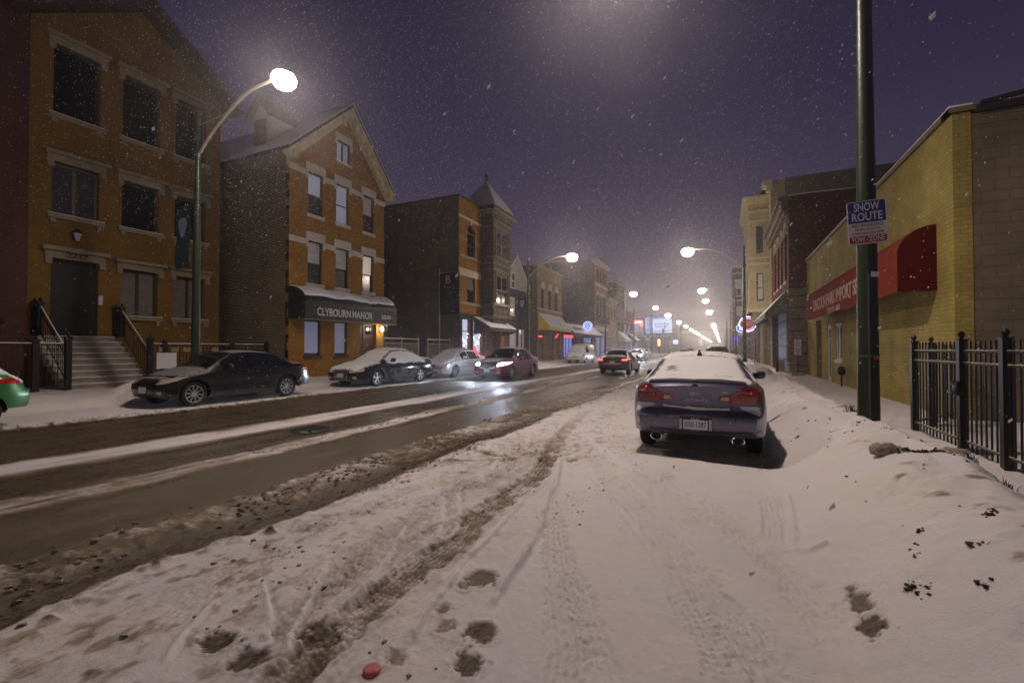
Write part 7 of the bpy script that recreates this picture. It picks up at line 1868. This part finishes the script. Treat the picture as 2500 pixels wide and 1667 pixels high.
def bankpts(n):
    out = []
    seeds = [(.88, 3.06, .025), (.95, 3.0, .02), (.92, 2.96, .03), (1.03, 3.42, .03), (1.08, 3.55, .02), (.98, 3.3, .015), (1.42, 3.55, .03), (1.36, 3.48, .02), (1.2, 3.15, .015), (1.1, 2.85, .02), (1.3, 2.95, .015), (1.85, 5.05, .05), (1.78, 4.75, .04), (1.7, 5.3, .07), (1.55, 5.5, .08), (1.9, 4.3, .03), (1.35, 6.6, .05), (1.22, 6.75, .03), (1.55, 6.9, .06), (1.75, 6.6, .05), (.95, 7.6, .06), (1.2, 8.3, .10), (1.0, 8.1, .05), (1.35, 7.9, .06), (1.25, 2.6, .02), (1.62, 3.3, .02), (1.7, 7.6, .1), (1.9, 6.1, .05)]
    while len(out) < n:
        if U(0, 1) < .80: x, y, s = random.choice(seeds); out.append((random.gauss(x, s * .8), random.gauss(y, s)))
        else: out.append((U(.7, 2.1), U(2.3, 12)))
    return out
lumps("bank_debris", 300, bankpts, lambda: abs(random.gauss(0, .010)) + .002, SOIL, 6, .6)
# frozen clod on the bank, dead grass beside it
o = MB(); random.seed(9)
t = thing("frozen_clod", "large dirt streaked frozen clod sticking out of the snow bank by the lamp post", "clod", (1.45, 5.45, gz(1.45, 5.45)))
zc_ = gz(1.45, 5.45)
b = MB(); b.blob((1.43, 5.46, zc_ + .015), .15, .075, .062, 26, 18, 2.2)
N_ = lambda a, c_, sd: fnoise(np.array([a]), np.array([c_]), sd, 4, .7)[0] - .5
b.v = [(x + .07 * N_(x * 20, y * 20 + z * 20, 3), y + .06 * N_(y * 20, z * 24, 4), z + .10 * N_(x * 16, y * 22, 5)) for x, y, z in b.v]
b.build("ice_lump", mat("dirty ice", (.32, .27, .20), .7, var=.5, scale=14, bump=.5), t, smooth=True)
b = MB()
for k in range(60):
    x, y = U(1.47, 1.82), 5.43 + random.gauss(-.02, .035); z = gz(x, y); b.blob((x, y, z + .01), abs(random.gauss(0, .014)) + .003, abs(random.gauss(0, .012)) + .003, abs(random.gauss(0, .010)) + .003, 6, 4)
tag(b.build("soil_crust", SOIL, t), kind="stuff")
def grass_tuft(x, y, label, n=26, r=.07, hh=.08):
    t = thing("grass_tuft", label, "grass tuft", (x, y, gz(x, y)), group="dead grass on the snow bank"); b = MB()
    for k in range(n):
        a, q = U(0, 6.28), U(0, r); x0, y0_ = x + q * math.cos(a), y + q * math.sin(a); z = gz(x0, y0_) - .01; l_ = U(.4, 1) * hh; dx, dy = U(-.6, .6) * l_, U(-.6, .6) * l_
        b.tube([(x0, y0_, z), (x0 + dx * .4, y0_ + dy * .4, z + l_ * .7), (x0 + dx, y0_ + dy, z + l_)], [.003, .0025, .001], 4)
    b.build("blades", mat("dead grass", (.06, .05, .022), .9, var=.4), t); return t
grass_tuft(1.80, 8.55, "dead grass tuft at the foot of the green lamp post", 50, .12, .14)
grass_tuft(1.86, 5.05, "dead grass tuft on the crest of the snow bank right of the frozen clod")
grass_tuft(1.93, 4.62, "dead grass tuft nearest the camera on the far slope of the bank")
# manhole, red lid
x, y = -6.95, 6.15
zc_ = gz(x, y) + .012
b = MB(); b.lathe([(0, .03), (.30, .03), (.33, .015), (.36, .0), (.36, -.05)][::-1], (x, y, zc_), 32)
for k in range(-3, 4): b.box(x - .25, x + .25, y + k * .075 - .02, y + k * .075 + .02, zc_ + .031, zc_ + .038)
tag(b.build("manhole_cover", mat("wet iron cover", (.035, .028, .016), .5, var=.3)), "dark round manhole cover in the slush between the lanes", "manhole cover")
x, y = -1.48, 1.66
zc_ = gz(x, y)
b = MB(); b.lathe([(0, .012), (.034, .012), (.040, .008), (.041, .0), (.038, -.01)][::-1], (x, y, zc_ + .006), 24); tag(b.build("plastic_lid", mat("dull red plastic", (.55, .12, .11), .5, var=.25, scale=40), smooth=True), "small dull red plastic disc lying on the snow", "lid")
# ------------------------------------------------------------ falling snow
def flakes():
    rng = np.random.default_rng(4)
    parts = []
    for n, lo, hi, r0, r1 in ((90, (-3, 1.0, .6), (2.2, 3.6, 3.2), .005, .010), (14000, (-16, 4.5, 4.5), (-5.5, 13.5, 13.2), .003, .0085), (1800, (-5, 5, 4.5), (2, 15, 13), .004, .009), (9000, (-15, 28, 5), (1, 42, 14), .008, .018), (2600, (-6, .8, .1), (4, 9, 6), .0016, .0036), (14000, (-20, 4, .1), (5, 22, 15), .004, .009), (52000, (-24, 12, .2), (6, 60, 24), .006, .014), (26000, (-24, 40, .2), (5, 140, 26), .012, .026)):
        p = rng.uniform(lo, hi, (n, 3)); r = rng.uniform(r0, r1, n)
        parts.append((p, r))
    P = np.concatenate([a for a, _ in parts]); R_ = np.concatenate([b_ for _, b_ in parts])
    n = len(P)
    base = np.array([(1, 0, 0), (-1, 0, 0), (0, 1, 0), (0, -1, 0), (0, 0, 1.5), (0, 0, -1.5)])
    V = P[:, None, :] + base[None] * R_[:, None, None] * rng.uniform(.7, 1.3, (n, 6, 1)) + (base[None, :, 2:] * R_[:, None, None] * np.array([.5, .1, 0])[None, None, :])
    tri = np.array([(0, 2, 4), (2, 1, 4), (1, 3, 4), (3, 0, 4), (2, 0, 5), (1, 2, 5), (3, 1, 5), (0, 3, 5)])
    F = (np.arange(n) * 6)[:, None, None] + tri[None]
    me = bpy.data.meshes.new("falling_snow")
    me.vertices.add(n * 6); me.vertices.foreach_set("co", V.astype(np.float32).ravel())
    F = F.reshape(-1, 3).astype(np.int32)
    me.loops.add(F.size); me.loops.foreach_set("vertex_index", F.ravel())
    me.polygons.add(len(F)); me.polygons.foreach_set("loop_start", np.arange(0, F.size, 3, dtype=np.int32)); me.polygons.foreach_set("loop_total", np.full(len(F), 3, dtype=np.int32))
    m, nn, l, bs = new_mat("snowflake")
    bs.inputs["Base Color"].default_value = (.9, .9, .9, 1); bs.inputs["Roughness"].default_value = .8
    tr = nn.new("ShaderNodeBsdfTranslucent"); tr.inputs[0].default_value = (.9, .9, .9, 1); mx = nn.new("ShaderNodeMixShader"); mx.inputs[0].default_value = .5
    l.new(bs.outputs[0], mx.inputs[1]); l.new(tr.outputs[0], mx.inputs[2]); l.new(mx.outputs[0], nn["Material Output"].inputs["Surface"])
    me.materials.append(m); me.update()
    tag(link_mesh("falling_snow", me), kind='stuff')
flakes()
# ------------------------------------------------------------ snow in the air
def haze_box():
    b = MB(); b.box(-60, 40, -30, 660, -1, 26)
    m, n, l, bs = new_mat("snowy air"); n.remove(bs)
    v = n.new("ShaderNodeVolumePrincipled"); v.inputs["Color"].default_value = (.93, .92, .96, 1); v.inputs["Density"].default_value = HAZE; v.inputs["Anisotropy"].default_value = .86
    l.new(v.outputs[0], n["Material Output"].inputs["Volume"])
    m.cycles.volume_sampling = 'MULTIPLE_IMPORTANCE'
    try: m.cycles.homogeneous_volume = True
    except Exception: pass
    tag(b.build("haze", m), kind='stuff')
HAZE = 0.0034
haze_box()
